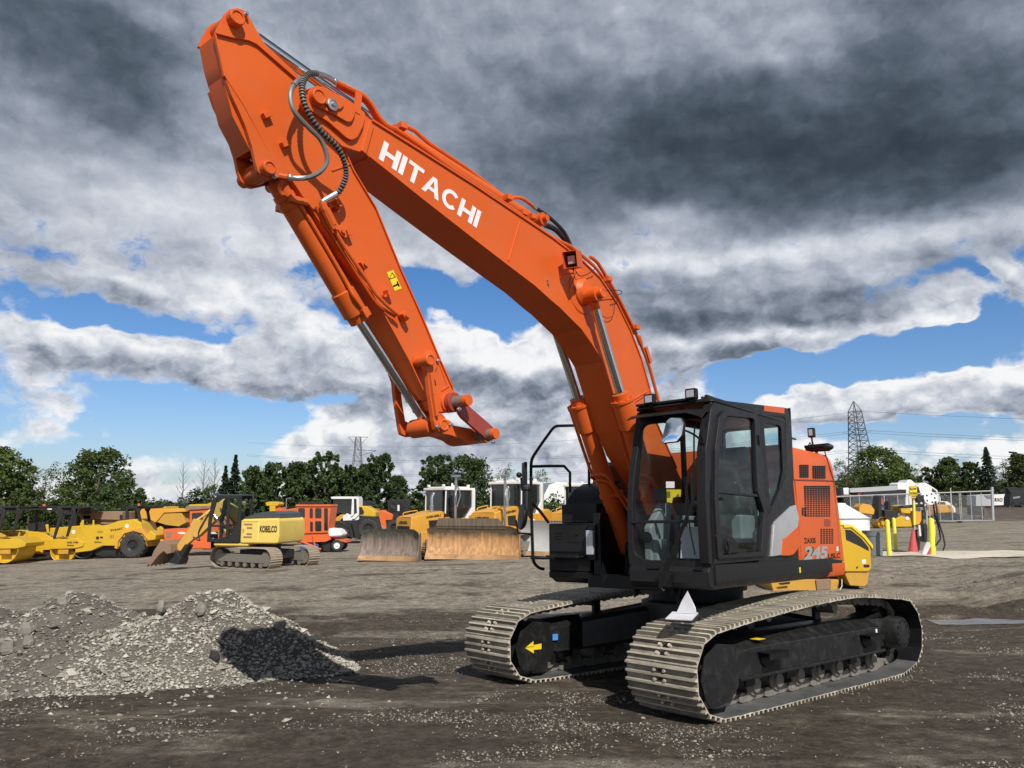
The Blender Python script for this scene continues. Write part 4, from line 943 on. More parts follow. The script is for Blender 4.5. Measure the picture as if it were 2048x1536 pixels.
def azel(x,y):
    d=wray(x,y).normalized(); return math.atan2(d.x,d.y),math.asin(d.z)
# domain-warped coordinates so that the authored masses get ragged cloud edges
def noi(vec,scale,detail=6,rough=.55,dist=0,lac=2.0,off=(0,0,0),sc=(1,1,1),typ='FBM'):
    mp=N(nt,'ShaderNodeMapping'); mp.inputs['Location'].default_value=off; mp.inputs['Scale'].default_value=sc; L(vec,mp.inputs[0])
    n=N(nt,'ShaderNodeTexNoise',i_Scale=scale,i_Detail=detail,i_Roughness=rough,i_Lacunarity=lac,i_Distortion=dist); n.noise_type=typ
    L(mp.outputs[0],n.inputs['Vector']); return n
w1=noi(UV,9,3,.5,off=(3.1,1.7,0),sc=(1,1.6,1)); 
sub=N(nt,'ShaderNodeVectorMath',operation='SUBTRACT'); L(w1.outputs['Color'],sub.inputs[0]); sub.inputs[1].default_value=(.5,.5,.5)
scl=N(nt,'ShaderNodeVectorMath',operation='MULTIPLY'); L(sub.outputs[0],scl.inputs[0]); scl.inputs[1].default_value=(.16,.085,0)
add=N(nt,'ShaderNodeVectorMath',operation='ADD'); L(UV,add.inputs[0]); L(scl.outputs[0],add.inputs[1]); WUV=add.outputs[0]
sw=N(nt,'ShaderNodeSeparateXYZ'); L(WUV,sw.inputs[0]); sepW_x=sw.outputs[0]; sepW_y=sw.outputs[1]
# the layout of the cloud masses: coverage and brightness on an azimuth / elevation lattice
COV=[
 (240,690,330,32,-1.0),(20,640,120,28,-.6),(900,612,270,50,-1.5),(1000,670,90,30,-.8),(660,590,240,14,-.5),(310,860,400,75,-1.3),(20,760,160,22,-.2),(560,850,120,60,-.7),
 (1850,735,380,52,-1.7),(1900,622,200,24,-.45),(1900,866,260,16,-1.0),(1650,872,110,20,-.9),(1800,908,220,14,-.6),(1640,640,90,20,-.3),(1520,772,170,30,-1.4),(1170,450,22,22,-.5),(1600,775,160,20,-.4),(1080,720,60,30,.3),(1030,930,200,22,-.3),
 (100,900,200,26,.1),(1900,850,400,16,-.25),(1750,920,300,30,.05),(1300,960,1300,26,-.35),(660,800,60,20,-.5),(1240,760,60,20,-.5),(1690,900,120,16,-.4),
 (1040,730,150,55,1.3),(840,720,250,70,.8),(560,740,170,50,.5),(590,680,80,26,.7),(220,620,230,38,.8),(200,735,300,24,.9),(110,850,120,26,1.0),(370,892,50,10,.6),(430,885,30,16,.8),
 (760,870,330,60,1.1),(1500,710,320,45,1.2),(1380,640,330,60,1.0),(1860,680,75,30,1.7),(2030,625,50,24,1.6),(1750,820,240,34,1.1),(2010,780,120,28,1.3),(1990,820,160,28,.8),(1620,830,90,28,.8),(1250,880,400,60,.3)]
BRI=[
 (120,170,300,210,-.34),(215,330,130,80,-.16),(330,75,240,60,.14),(60,480,260,90,.12),(520,470,420,130,.16),(250,450,200,80,.05),(760,560,330,60,.22),(520,620,200,30,.2),
 (1650,330,760,200,-.44),(1180,230,520,150,-.12),(2000,640,200,20,.2),(1250,380,360,60,-.14),(1950,420,330,110,-.16),(1620,150,110,110,.18),(1420,60,300,110,.04),(950,60,420,110,-.06),(800,180,260,80,.04),(1900,120,250,120,-.14),
 (1330,420,330,40,.10),(1380,500,190,60,.30),(1180,430,100,40,.2),(1230,520,110,50,.16),(1750,530,420,50,.26),(1570,640,360,50,-.30),(1300,620,200,55,-.22),(1990,570,200,30,-.1),
 (1060,690,130,36,.40),(960,700,120,30,.2),(1060,790,220,36,-.05),(790,700,200,50,-.05),(640,665,70,18,.4),(560,790,200,36,-.14),(300,760,330,34,-.12),(200,610,220,28,.08),
 (680,890,200,50,.2),(900,860,200,40,-.16),(1150,830,200,60,-.10),(1450,690,260,20,.16),(1500,735,300,16,-.16),(1750,690,80,30,.2),(1860,670,80,16,.25),(1880,710,80,12,-.05),(1800,800,340,24,.30),(1990,770,140,20,.3),(1850,850,420,16,-.03),(1620,820,100,20,.22),(1900,930,400,30,.2),(100,850,160,20,.25),
 (850,830,60,16,.2),(840,930,200,16,.15)]
def field(lst,base,x,y):
    v=base
    for (bx,by,rx,ry,w) in lst:
        d=math.hypot((x-bx)/rx,(y-by)/ry); v+=w*(1-sst(0,1.35,d))
    return v
XC=[-90+76*i for i in range(30)]
ROWS=[-1900,-500,0,110,220,320,400,470,530,580,620,655,690,725,760,795,830,870,915,975]  # negative rows: unseen dark cloud overhead, added to lower the ambient light
azc=[azel(x,640)[0] for x in XC]; A0,A1=azc[0],azc[-1]
def rowel(y): return azel(1024,y)[1] if y>=0 else (R(50) if y>-1000 else R(72))
for cs in (0,):
    tri=mth('PINGPONG',mth('DIVIDE',mth('SUBTRACT',sepW_x,A0),A1-A0),1.0)
prev=None; pe=None
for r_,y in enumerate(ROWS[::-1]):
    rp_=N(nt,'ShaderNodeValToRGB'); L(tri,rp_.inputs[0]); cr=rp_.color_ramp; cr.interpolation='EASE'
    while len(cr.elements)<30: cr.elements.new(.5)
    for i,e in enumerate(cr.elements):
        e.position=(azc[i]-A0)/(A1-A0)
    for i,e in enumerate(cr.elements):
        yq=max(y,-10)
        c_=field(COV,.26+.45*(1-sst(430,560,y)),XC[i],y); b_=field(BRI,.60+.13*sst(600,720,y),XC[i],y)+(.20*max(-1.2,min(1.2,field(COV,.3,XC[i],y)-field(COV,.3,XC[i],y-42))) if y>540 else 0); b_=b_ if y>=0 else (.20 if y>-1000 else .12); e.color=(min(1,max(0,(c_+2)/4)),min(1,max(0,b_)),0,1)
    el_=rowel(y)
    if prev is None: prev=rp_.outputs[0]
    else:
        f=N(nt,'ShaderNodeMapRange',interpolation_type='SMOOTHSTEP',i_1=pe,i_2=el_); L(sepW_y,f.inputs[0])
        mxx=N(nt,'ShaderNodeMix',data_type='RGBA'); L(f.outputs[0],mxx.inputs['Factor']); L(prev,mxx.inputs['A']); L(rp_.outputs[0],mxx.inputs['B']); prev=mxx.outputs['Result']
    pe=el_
sc_=N(nt,'ShaderNodeSeparateColor'); L(prev,sc_.inputs[0])
cov=mth('MULTIPLY_ADD',sc_.outputs[0],4.0,-2.0); br=sc_.outputs[1]
def vor(vec,scale,detail=3,rough=.5,off=(0,0,0),sc=(1,1,1)):
    mp=N(nt,'ShaderNodeMapping'); mp.inputs['Location'].default_value=off; mp.inputs['Scale'].default_value=sc; L(vec,mp.inputs[0])
    n=N(nt,'ShaderNodeTexVoronoi',feature='SMOOTH_F1',i_Scale=scale,i_Detail=detail,i_Roughness=rough,i_Smoothness=.35); n.voronoi_dimensions='2D'; n.normalize=True
    L(mp.outputs[0],n.inputs['Vector']); return n.outputs['Distance']
w2=noi(UV,30,4,.6,off=(6.1,2.7,0),sc=(1,1.4,1))
s2=N(nt,'ShaderNodeVectorMath',operation='SUBTRACT'); L(w2.outputs['Color'],s2.inputs[0]); s2.inputs[1].default_value=(.5,.5,.5)
s3=N(nt,'ShaderNodeVectorMath',operation='MULTIPLY'); L(s2.outputs[0],s3.inputs[0]); s3.inputs[1].default_value=(.035,.022,0)
a4=N(nt,'ShaderNodeVectorMath',operation='ADD'); L(UV,a4.inputs[0]); L(s3.outputs[0],a4.inputs[1]); PUV=a4.outputs[0]
n2=noi(PUV,11,10,.60,off=(9.3,4.2,0),sc=(1,1.4,1)); vo_=vor(PUV,12,4,.6,sc=(1,1.5,1))
nn=mth('MULTIPLY_ADD',n2.outputs['Fac'],2.2,-1.1); nn=mth('SUBTRACT',nn,mth('MULTIPLY_ADD',vo_,1.1,-.42))
dens_=mth('ADD',cov,nn)
mask=N(nt,'ShaderNodeMapRange',interpolation_type='SMOOTHSTEP',i_1=-.08,i_2=.34); L(dens_,mask.inputs[0])
# brightness of the cloud (0 dark base, 1 sunlit white)
# relief: density difference towards the light (up and to the right)
def shifted(v,dx,dy):
    a=N(nt,'ShaderNodeVectorMath',operation='ADD'); L(v,a.inputs[0]); a.inputs[1].default_value=(dx,dy,0); return a.outputs[0]
vb=vor(shifted(PUV,.010,.016),12,4,.6,sc=(1,1.5,1))
rc=noi(PUV,12,10,.58,off=(8.2,1.5,0),sc=(1,1.3,1)); rd=noi(shifted(PUV,.009,.014),12,10,.58,off=(8.2,1.5,0),sc=(1,1.3,1))
rel=mth('MULTIPLY',mth('SUBTRACT',vb,vo_),.65)
rel2=mth('MULTIPLY',mth('SUBTRACT',rc.outputs['Fac'],rd.outputs['Fac']),1.2)
elr=N(nt,'ShaderNodeMapRange',i_1=.14,i_2=.34,i_3=.95,i_4=.30); L(EL,elr.inputs[0])
b2=mth('ADD',br,mth('MULTIPLY',mth('ADD',rel,rel2),elr.outputs[0]))
# thin edges are brighter
edge=N(nt,'ShaderNodeMapRange',i_1=.0,i_2=.6,i_3=.30,i_4=-.03); L(dens_,edge.inputs[0]); b2=mth('ADD',b2,mth('MULTIPLY',edge.outputs[0],elr.outputs[0]))
big=noi(PUV,5.5,8,.55,off=(5.2,2.5,0),sc=(1,1.4,1)); b2=mth('ADD',b2,mth('MULTIPLY_ADD',big.outputs['Fac'],.44,-.23),clamp=True)
ramp=N(nt,'ShaderNodeValToRGB'); L(b2,ramp.inputs[0]); cr=ramp.color_ramp; cr.interpolation='B_SPLINE'
cols=[(0.0,(48,58,70)),(.18,(66,77,90)),(.36,(100,111,125)),(.52,(140,149,164)),(.68,(180,187,200)),(.84,(216,220,228)),(1.0,(252,252,252))]
while len(cr.elements)<len(cols): cr.elements.new(.5)
for e,(p,c) in zip(cr.elements,cols): e.position=p; e.color=(*lin(c),1)
# a little deeper blue than the plain sky model, as in the photograph
skm=N(nt,'ShaderNodeVectorMath',operation='MULTIPLY'); L(sky.outputs[0],skm.inputs[0]); skc=N(nt,'ShaderNodeMapRange',data_type='FLOAT_VECTOR'); L(EL,skc.inputs[6]); skc.inputs[7].default_value=(0,0,0); skc.inputs[8].default_value=(.3,.3,.3); skc.inputs[9].default_value=(.74,.80,.98); skc.inputs[10].default_value=(.42,.70,.97); L(skc.outputs['Vector'],skm.inputs[1])
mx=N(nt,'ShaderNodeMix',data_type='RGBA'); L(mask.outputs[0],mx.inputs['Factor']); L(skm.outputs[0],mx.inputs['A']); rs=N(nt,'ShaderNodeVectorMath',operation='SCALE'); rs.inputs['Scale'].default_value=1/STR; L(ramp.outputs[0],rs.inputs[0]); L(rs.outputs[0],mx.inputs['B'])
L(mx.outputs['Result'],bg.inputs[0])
world.cycles.sampling_method='MANUAL'; world.cycles.sample_map_resolution=512
# ================================================================== ground
RUTS=[(5.0,.10,.13,.030),(6.6,.07,.15,.035),(7.1,.09,.12,.025),(13.0,-.10,.20,.05),(14.0,-.09,.22,.05),(15.6,.05,.2,.05),(16.6,.04,.25,.055),(19.0,-.06,.3,.06),(21.5,.08,.35,.07),(24.5,.02,.4,.07),(28,-.05,.45,.08)]
def gdet(X,Y):
    z=gbase(X,Y)
    z+= .05*noise.noise(Vector((X*.12,Y*.12,3.3)))*sst(4,14,abs(Y-9)+abs(X-3)*.5)
    # tyre ruts on the mud, running left to right
    if Y<60:
        w=noise.noise(Vector((X*.05,Y*.55,1.1)))*.03+noise.noise(Vector((X*.25,Y*1.6,7.1)))*.018+noise.noise(Vector((X*2.2,Y*2.6,2.1)))*.008+noise.noise(Vector((X*7,Y*7,5.1)))*.004
        nr=noise.noise(Vector((X*.18,Y*.1,9.0)))*.5
        mk=1-(1-sst(4.2,5.2,abs(X-3.4)))*(1-sst(3.0,4.0,abs(Y-9.8)))
        for y0,sl_,wd,dp in RUTS:
            d=abs(Y-(y0+sl_*X+nr))
            if d<wd*5: w+=mk*dp*(.55*math.exp(-((d-2.1*wd)/wd)**2)-math.exp(-(d/wd)**2))*(.7+.6*noise.noise(Vector((X*1.3,Y,4))))
        z+=w*(1.35 if mk>.5 else .6)
    return z
ys=[]; y=2.2
while y<420: ys.append(y); y*=1.016 if y<40 else 1.06
while y<2600: ys.append(y); y*=1.35
ys=[-60,-20,-6,-2,0,1.2]+ys+[3500]
NXg=400
vs=[];fs=[]
for y in ys:
    hw=max(14,abs(y)*1.05+8); hw=hw if y<2000 else 4500
    for i in range(NXg+1):
        u=-1+2*i/NXg; x=hw*(u*.6+.4*u**3) if y<60 else hw*u
        vs.append((x,y,gdet(x,y) if y>0 else gbase(x,y)))
n=NXg+1
for j in range(len(ys)-1):
    for i in range(NXg): fs.append((j*n+i,j*n+i+1,(j+1)*n+i+1,(j+1)*n+i))
me=bpy.data.meshes.new('ground'); me.from_pydata(vs,[],fs); me.polygons.foreach_set('use_smooth',[True]*len(fs))
GR=bpy.data.objects.new('ground',me); COL.objects.link(GR); struct(GR)
m,nt2,bs=newmat('yard_dirt'); me.materials.append(m)
nt=nt2; L=nt.links.new
tc=N(nt,'ShaderNodeTexCoord'); sx=N(nt,'ShaderNodeSeparateXYZ'); L(tc.outputs['Object'],sx.inputs[0]); X_=sx.outputs[0];Y_=sx.outputs[1]; OB=tc.outputs['Object']
big=noi(OB,.35,5,.6,sc=(.55,1,1),off=(3,1,0)); mid=noi(OB,1.3,7,.65,sc=(.65,1,1),off=(1,5,0)); grit=noi(OB,5,12,.78,sc=(.8,1,1),off=(4,4,4)); fine=noi(OB,14,8,.7); vfine=noi(OB,60,4,.7); streak=noi(OB,.8,8,.68,sc=(.34,1.1,1),off=(7,2,0))
# how gravelly: bands by distance, broken up by noise
def band(v,a,b_,c,d):
    p=N(nt,'ShaderNodeMapRange',interpolation_type='SMOOTHSTEP',i_1=a,i_2=b_); L(v,p.inputs[0]); q=N(nt,'ShaderNodeMapRange',interpolation_type='SMOOTHSTEP',i_1=c,i_2=d,i_3=1.0,i_4=0.0); L(v,q.inputs[0]); return mth('MULTIPLY',p.outputs[0],q.outputs[0])
yw=mth('ADD',Y_,mth('MULTIPLY_ADD',big.outputs['Fac'],5.0,-2.5))
g1=band(yw,16.8,18.0,60,90)
g1=mth('MULTIPLY_ADD',g1,.50,.06)
g1=mth('ADD',g1,mth('MULTIPLY_ADD',streak.outputs['Fac'],2.0,-1.08))
g1=mth('ADD',g1,mth('MULTIPLY_ADD',mid.outputs['Fac'],1.7,-.85))
gm=N(nt,'ShaderNodeMapRange',interpolation_type='SMOOTHSTEP',i_1=.0,i_2=.55); L(g1,gm.inputs[0])
# stones
vo=N(nt,'ShaderNodeTexVoronoi',i_Scale=30.0); L(OB,vo.inputs['Vector']); vo2=N(nt,'ShaderNodeTexVoronoi',i_Scale=75.0); L(OB,vo2.inputs['Vector'])
stone=N(nt,'ShaderNodeMapRange',i_1=.0,i_2=.45,i_3=1.0,i_4=.0); L(vo.outputs['Distance'],stone.inputs[0])
r1=N(nt,'ShaderNodeValToRGB'); L(fine.outputs['Fac'],r1.inputs[0]); r1.color_ramp.elements[0].position=.3; r1.color_ramp.elements[0].color=(.043,.036,.029,1); r1.color_ramp.elements[1].position=.72; r1.color_ramp.elements[1].color=(.14,.12,.098,1)
mudv=N(nt,'ShaderNodeMix',data_type='RGBA'); L(mid.outputs['Fac'],mudv.inputs['Factor']); mudv.inputs['A'].default_value=(1.25,1.2,1.15,1); mudv.inputs['B'].default_value=(.62,.60,.58,1)
mud=N(nt,'ShaderNodeVectorMath',operation='MULTIPLY'); L(r1.outputs[0],mud.inputs[0]); L(mudv.outputs['Result'],mud.inputs[1])
r2=N(nt,'ShaderNodeValToRGB'); L(vo2.outputs['Color'],r2.inputs[0]); r2.color_ramp.elements[0].color=(.12,.107,.09,1); r2.color_ramp.elements[1].color=(.52,.475,.40,1)
r3=N(nt,'ShaderNodeValToRGB'); L(vfine.outputs['Fac'],r3.inputs[0]); r3.color_ramp.elements[0].position=.35; r3.color_ramp.elements[0].color=(.075,.065,.053,1); r3.color_ramp.elements[1].position=.65; r3.color_ramp.elements[1].color=(.46,.42,.355,1)
gv=N(nt,'ShaderNodeMix',data_type='RGBA',i_Factor=.5); L(r2.outputs[0],gv.inputs['A']); L(r3.outputs[0],gv.inputs['B'])
mix=N(nt,'ShaderNodeMix',data_type='RGBA'); L(gm.outputs[0],mix.inputs['Factor']); L(mud.outputs[0],mix.inputs['A']); L(gv.outputs['Result'],mix.inputs['B'])
# scattered single pale stones everywhere
sp_=N(nt,'ShaderNodeMapRange',i_1=.10,i_2=.14,i_3=1.0,i_4=0.0); L(vo.outputs['Distance'],sp_.inputs[0]); sel=mth('GREATER_THAN',vo.outputs['Color'],.80)
clay=noi(OB,.8,9,.66,sc=(.5,1.1,1),off=(11,4,2)); cm=N(nt,'ShaderNodeMapRange',interpolation_type='SMOOTHSTEP',i_1=.60,i_2=.66); L(clay.outputs['Fac'],cm.inputs[0])
mixc=N(nt,'ShaderNodeMix',data_type='RGBA'); L(cm.outputs[0],mixc.inputs['Factor']); L(mix.outputs['Result'],mixc.inputs['A']); clc=N(nt,'ShaderNodeValToRGB'); L(fine.outputs['Fac'],clc.inputs[0]); clc.color_ramp.elements[0].position=.3; clc.color_ramp.elements[1].position=.7; clc.color_ramp.elements[0].color=(.12,.10,.072,1); clc.color_ramp.elements[1].color=(.27,.235,.18,1); L(clc.outputs[0],mixc.inputs['B']); mix=mixc
mix2=N(nt,'ShaderNodeMix',data_type='RGBA'); L(mth('MULTIPLY',sp_.outputs[0],sel),mix2.inputs['Factor']); L(mix.outputs['Result'],mix2.inputs['A']); mix2.inputs['B'].default_value=(.27,.245,.205,1)
gr=N(nt,'ShaderNodeMapRange',i_1=.36,i_2=.64,i_3=.50,i_4=1.55); L(grit.outputs['Fac'],gr.inputs[0]); gs=N(nt,'ShaderNodeVectorMath',operation='SCALE'); L(mix2.outputs['Result'],gs.inputs[0]); L(gr.outputs[0],gs.inputs['Scale']); tn=N(nt,'ShaderNodeVectorMath',operation='MULTIPLY'); L(gs.outputs[0],tn.inputs[0]); tn.inputs[1].default_value=(1.03,.99,.945); L(tn.outputs[0],bs.inputs['Base Color'])
ro=N(nt,'ShaderNodeMapRange',i_1=.3,i_2=.7,i_3=.75,i_4=.95); L(mid.outputs['Fac'],ro.inputs[0]); L(ro.outputs[0],bs.inputs['Roughness']); bs.inputs['Specular IOR Level'].default_value=.3
hsum=mth('ADD',mth('MULTIPLY',grit.outputs['Fac'],2.0),mth('MULTIPLY',fine.outputs['Fac'],1.0)) if 0 else mth('ADD',mth('MULTIPLY_ADD',grit.outputs['Fac'],1.6,fine.outputs['Fac']),mth('MULTIPLY',mth('MULTIPLY',stone.outputs[0],gm.outputs[0]),.5)); hsum=mth('ADD',hsum,mth('MULTIPLY',vfine.outputs['Fac'],.35)); hsum=mth('ADD',hsum,mth('MULTIPLY',mid.outputs['Fac'],1.6))
bp=N(nt,'ShaderNodeBump',i_Strength=1.0,i_Distance=.05); L(hsum,bp.inputs['Height']); L(bp.outputs[0],bs.inputs['Normal'])
# ================================================================== gravel heap, stones, puddle, concrete
def stone(mb,c,r,rn,mi=0):
    sx,sy,sz=[r*rn.uniform(.6,1.3) for _ in range(3)]; sz*=.75
    q=Matrix.Rotation(rn.uniform(0,6.28),3,'Z')@Matrix.Rotation(rn.uniform(-.6,.6),3,'X')
    vs=[]
    for k in range(5):
        a=2*PI*k/5+rn.uniform(-.4,.4); vs.append(q@Vector((sx*math.cos(a),sy*math.sin(a),sz*rn.uniform(-.35,.35)))+c)
    o=len(mb.v)
    vs.append(q@Vector((rn.uniform(-.2,.2)*sx,rn.uniform(-.2,.2)*sy,sz*rn.uniform(.7,1)))+c); vs.append(q@Vector((0,0,-sz*.8))+c)
    fs=[(k,(k+1)%5,5) for k in range(5)]+[((k+1)%5,k,6) for k in range(5)]
    mb.v+=vs; mb.f+=[tuple(i+o for i in f) for f in fs]; mb.m+=[mi]*10
def stonemat(name,c0,c1):
    m,nt,b=newmat(name); L=nt.links.new
    g=N(nt,'ShaderNodeNewGeometry'); r=N(nt,'ShaderNodeValToRGB'); L(g.outputs['Random Per Island'],r.inputs[0]); r.color_ramp.elements[0].color=(*c0,1); r.color_ramp.elements[1].color=(*c1,1)
    tc=N(nt,'ShaderNodeTexCoord'); n=N(nt,'ShaderNodeTexNoise',i_Scale=25.0,i_Detail=4.0); L(tc.outputs['Object'],n.inputs['Vector'])
    mr=N(nt,'ShaderNodeMapRange',i_1=.3,i_2=.7,i_3=.75,i_4=1.2); L(n.outputs['Fac'],mr.inputs[0]); sc=N(nt,'ShaderNodeVectorMath',operation='SCALE'); L(r.outputs[0],sc.inputs[0]); L(mr.outputs[0],sc.inputs['Scale']); L(sc.outputs[0],b.inputs['Base Color']); b.inputs['Roughness'].default_value=.85
    return m
M['stones']=stonemat('crushed_stone',(.085,.075,.062),(.36,.33,.275))
M['stones2']=stonemat('heap_stone',(.11,.10,.087),(.42,.39,.335))
M['stones3']=stonemat('pale_sunlit_heap_stone',(.20,.185,.158),(.52,.485,.415))  # lighter gravel of the right heap, with sunlit brightness put into its colour
CON=[(-3.92,10.6,1.05,1.75),(-4.7,9.9,.60,1.5),(-5.75,10.5,1.03,1.75),(-6.3,9.6,.5,1.5),(-7.6,10.4,1.05,2.0),(-9.4,9.9,1.0,2.1)]
def heap(x,y):
    s=0
    for cx,cy,h,r in CON:
        ang=math.atan2(y-cy,x-cx); d=math.hypot(x-cx,y-cy); rr=r*(1+.10*math.sin(3*ang+cx)+.06*math.sin(7*ang+cy))
        v=h*(1-math.sqrt((d/rr)**2+.006)); s=max(s,v) if abs(s-v)>.2 else max(s,v)+.04*(1-abs(s-v)/.2)
    if s<=0: return -.05
    s-=.03
    if s<=0: return -.05
    return s+.09*noise.noise(Vector((x*2.2,y*2.2,4)))*min(1,s*6)+.035*noise.noise(Vector((x*7,y*7,9)))*min(1,s*8)
HP=thing('gravel_pile','low heap of grey broken asphalt and crushed stone left of the excavator','gravel pile',(-5.2,10,gbase(-5.2,10)))
O=Vector(HP.location)
b=MB(); nx,ny=210,110; vs=[];fs=[]
for j in range(ny+1):
    for i in range(nx+1):
        x=-12+i*(11.2/nx); y=7+j*(5.6/ny); h=heap(x,y); vs.append(Vector((x,y,gbase(x,y)+h))-O)
for j in range(ny):
    for i in range(nx):
        a=j*(nx+1)+i; fs.append((a,a+1,a+nx+2,a+nx+1))
fs=[f for f in fs if max(vs[i].z+O.z-gbase(vs[i].x+O.x,vs[i].y+O.y) for i in f)>-.04]
b.add(vs,fs); M['heapdirt']=paint('heap_dirt',(.10,.088,.074),.9,dirt=.7,dcol=(.24,.22,.185),scale=2,dscale=26,bump=.8,var=.3)
b.build('heap',M['heapdirt'],HP,angle=180,recalc=False)
rn=random.Random(11); b=MB(); cnt=0
while cnt<27000:
    x=rn.uniform(-11,-1.7); y=rn.uniform(7.2,12.4); h=heap(x,y)
    if h<.0:
        if rn.random()>.02: continue
        h=0
    # front slopes of the two right-hand heaps are the most gravelly
    g_=1 if x>-4.9 else .45
    if rn.random()>g_: continue
    r=rn.choice((.009,.012,.015,.019,.026))*rn.uniform(.8,1.3)
    if rn.random()<.015: r*=rn.uniform(2,3.2)
    br_=noise.noise(Vector((x*.9,y*.9,1)))+ (1.0 if x>-5.0 else -.25); stone(b,Vector((x,y,gbase(x,y)+h+r*.3))-O,r,rn,mi=1 if br_>.35+rn.uniform(-.25,.25) else 0); cnt+=1
s_=b.build('stones',[M['stones2'],M['stones3']],HP,flat=True,recalc=False); s_['kind']='stuff'
for i,(px,py,D,r,lb) in enumerate([(55,1262,8.9,.17,'pale angular boulder on the left slope of the heap'),(58,1288,8.6,.13,'squat grey rock below the pale boulder on the heap'),(15,1300,8.7,.14,'rock at the left edge of the photo on the heap'),(402,1222,9.6,.15,'rounded rock near the top of the right heap, just above the arm shadow'),(130,1205,9.8,.13,'tall pointed rock on the saddle between the two left heaps'),(322,1215,10.0,.12,'upright slab of rock between the two heap tops'),(560,1250,10.2,.12,'flat slab on the right flank of the heap'),(700//2+80,1315,9.2,.12,'dark slab of asphalt at the foot of the heap in shadow')]):
    d_=wray(px,py); p=d_*(D/d_.y)
    for q_ in range(400):
        t_=(6.5+q_*.015); v_=d_*(t_/d_.y)
        if v_.z<gbase(v_.x,v_.y)+heap(v_.x,v_.y)+r*.25: p=v_; break
    b=MB(); rr=random.Random(40+i); r*=.62
    loops=[]
    for k in range(5):
        t=k/4; s=.55+.5*math.sin(PI*min(t+.15,1)*.9); loops.append([Vector((r*s*math.cos(2*PI*q/7+.3*k*.2)*(1+.38*math.sin(q*2.3+i)),r*s*.8*math.sin(2*PI*q/7)*(1+.2*math.cos(q*1.7+i)),r*1.5*(t-.35)+rr.uniform(-.02,.02))) for q in range(7)])
    b.loft(loops); o=b.build('rock',paint('rock_%d'%i,(.25,.23,.20) if i<7 else (.03,.03,.03),.85,dirt=.4,scale=5,bump=.6),None,flat=True); o.location=p; o.rotation_euler=(rr.uniform(-.3,.3),rr.uniform(-.3,.3),rr.uniform(0,3)); tag(o,lb,'rock','rocks on the gravel heap')
# loose gravel over the yard
b=MB(); cnt=0; rn=random.Random(21)
def gravelly(x,y):
    v=noise.noise(Vector((x*.5,y*.9,2.2)))+.6*noise.noise(Vector((x*1.7,y*2.5,5.2)))
    return v
while cnt<46000:
    y=3.0+ (rn.random()**1.7)*20; x=rn.uniform(-1,1)*(y*.72+1)
    v=gravelly(x,y)
    if rn.random()>max(.02,min(1,(v-.10)*2.2)): continue
    r=rn.choice((.003,.0045,.006,.009))*rn.uniform(.7,1.3)*(1+.04*y)
    if rn.random()<.012: r*=2.6
    stone(b,Vector((x,y,gdet(x,y)+r*.2)),r,rn); cnt+=1
o=b.build('gravel',M['stones'],None,flat=True,recalc=False); o['kind']='stuff'
# pale crusted patches of spread gravel, lying just on the ground
# concrete pad by the fuel tanks
def gpatch(name,pts,mat,lift,n=26,kind='structure',edge=.25,thick=0):
    "flat patch that follows the ground; pts = corner polygon in world XY"
    b=MB(); P2=[Vector(p) for p in pts]; c=sum(P2,Vector((0,0)))/len(P2)
    out=[]
    for i,p in enumerate(P2):
        q=P2[(i+1)%len(P2)]
        for k in range(n):
            t=k/n; v=p.lerp(q,t); w=1+edge*.3*noise.noise(Vector((v.x*1.5,v.y*1.5,3)))
            out.append(c+(v-c)*w)
    vs=[];m=len(out); R_=[1,.8,.6,.4,.2]
    for s in R_: vs+= [Vector(((c+(v-c)*s).x,(c+(v-c)*s).y,0)) for v in out]
    vs.append(Vector((c.x,c.y,0)))
    for v in vs: v.z=gdet(v.x,v.y)+lift
    fs=[]
    for a in range(len(R_)-1):
        for k in range(m): fs.append((a*m+k,a*m+(k+1)%m,(a+1)*m+(k+1)%m,(a+1)*m+k))
    for k in range(m): fs.append(((len(R_)-1)*m+k,(len(R_)-1)*m+(k+1)%m,len(vs)-1))
    b.add(vs,fs); o=b.build(name,mat,None,angle=180,recalc=False); o['kind']=kind; return o
M['concrete']=paint('pale_concrete',(.56,.51,.42),.85,dirt=.5,dcol=(.25,.21,.17),scale=.8,dscale=4,bump=.1)
a=wg(1742,1116);c_=wg(2400,1121);d=wg(2400,1108);e=wg(1742,1105)
gpatch('concrete_pad',[(a.x,a.y),(c_.x,c_.y),(d.x,d.y+1.5),(e.x,e.y+1.5)],M['concrete'],.022,edge=.05)
m,nt,bs=newmat('muddy_water'); bs.inputs['Base Color'].default_value=(.13,.11,.085,1); bs.inputs['Roughness'].default_value=.22; bs.inputs['Specular IOR Level'].default_value=.35; M['water']=m
for pts in ([(1846,1238),(1880,1233),(1960,1236),(2060,1241),(2040,1247),(1930,1248),(1880,1248)],):
    W=[wg(*p) for p in pts]; c=sum(W,Vector())/len(W); b=MB(); lp=spline([Vector((w.x,w.y,0)) for w in W]+[Vector((W[0].x,W[0].y,0))],5)[:-1]; gpatch('puddle',[(v.x,v.y) for v in lp],M['water'],.010,n=3,edge=.35)
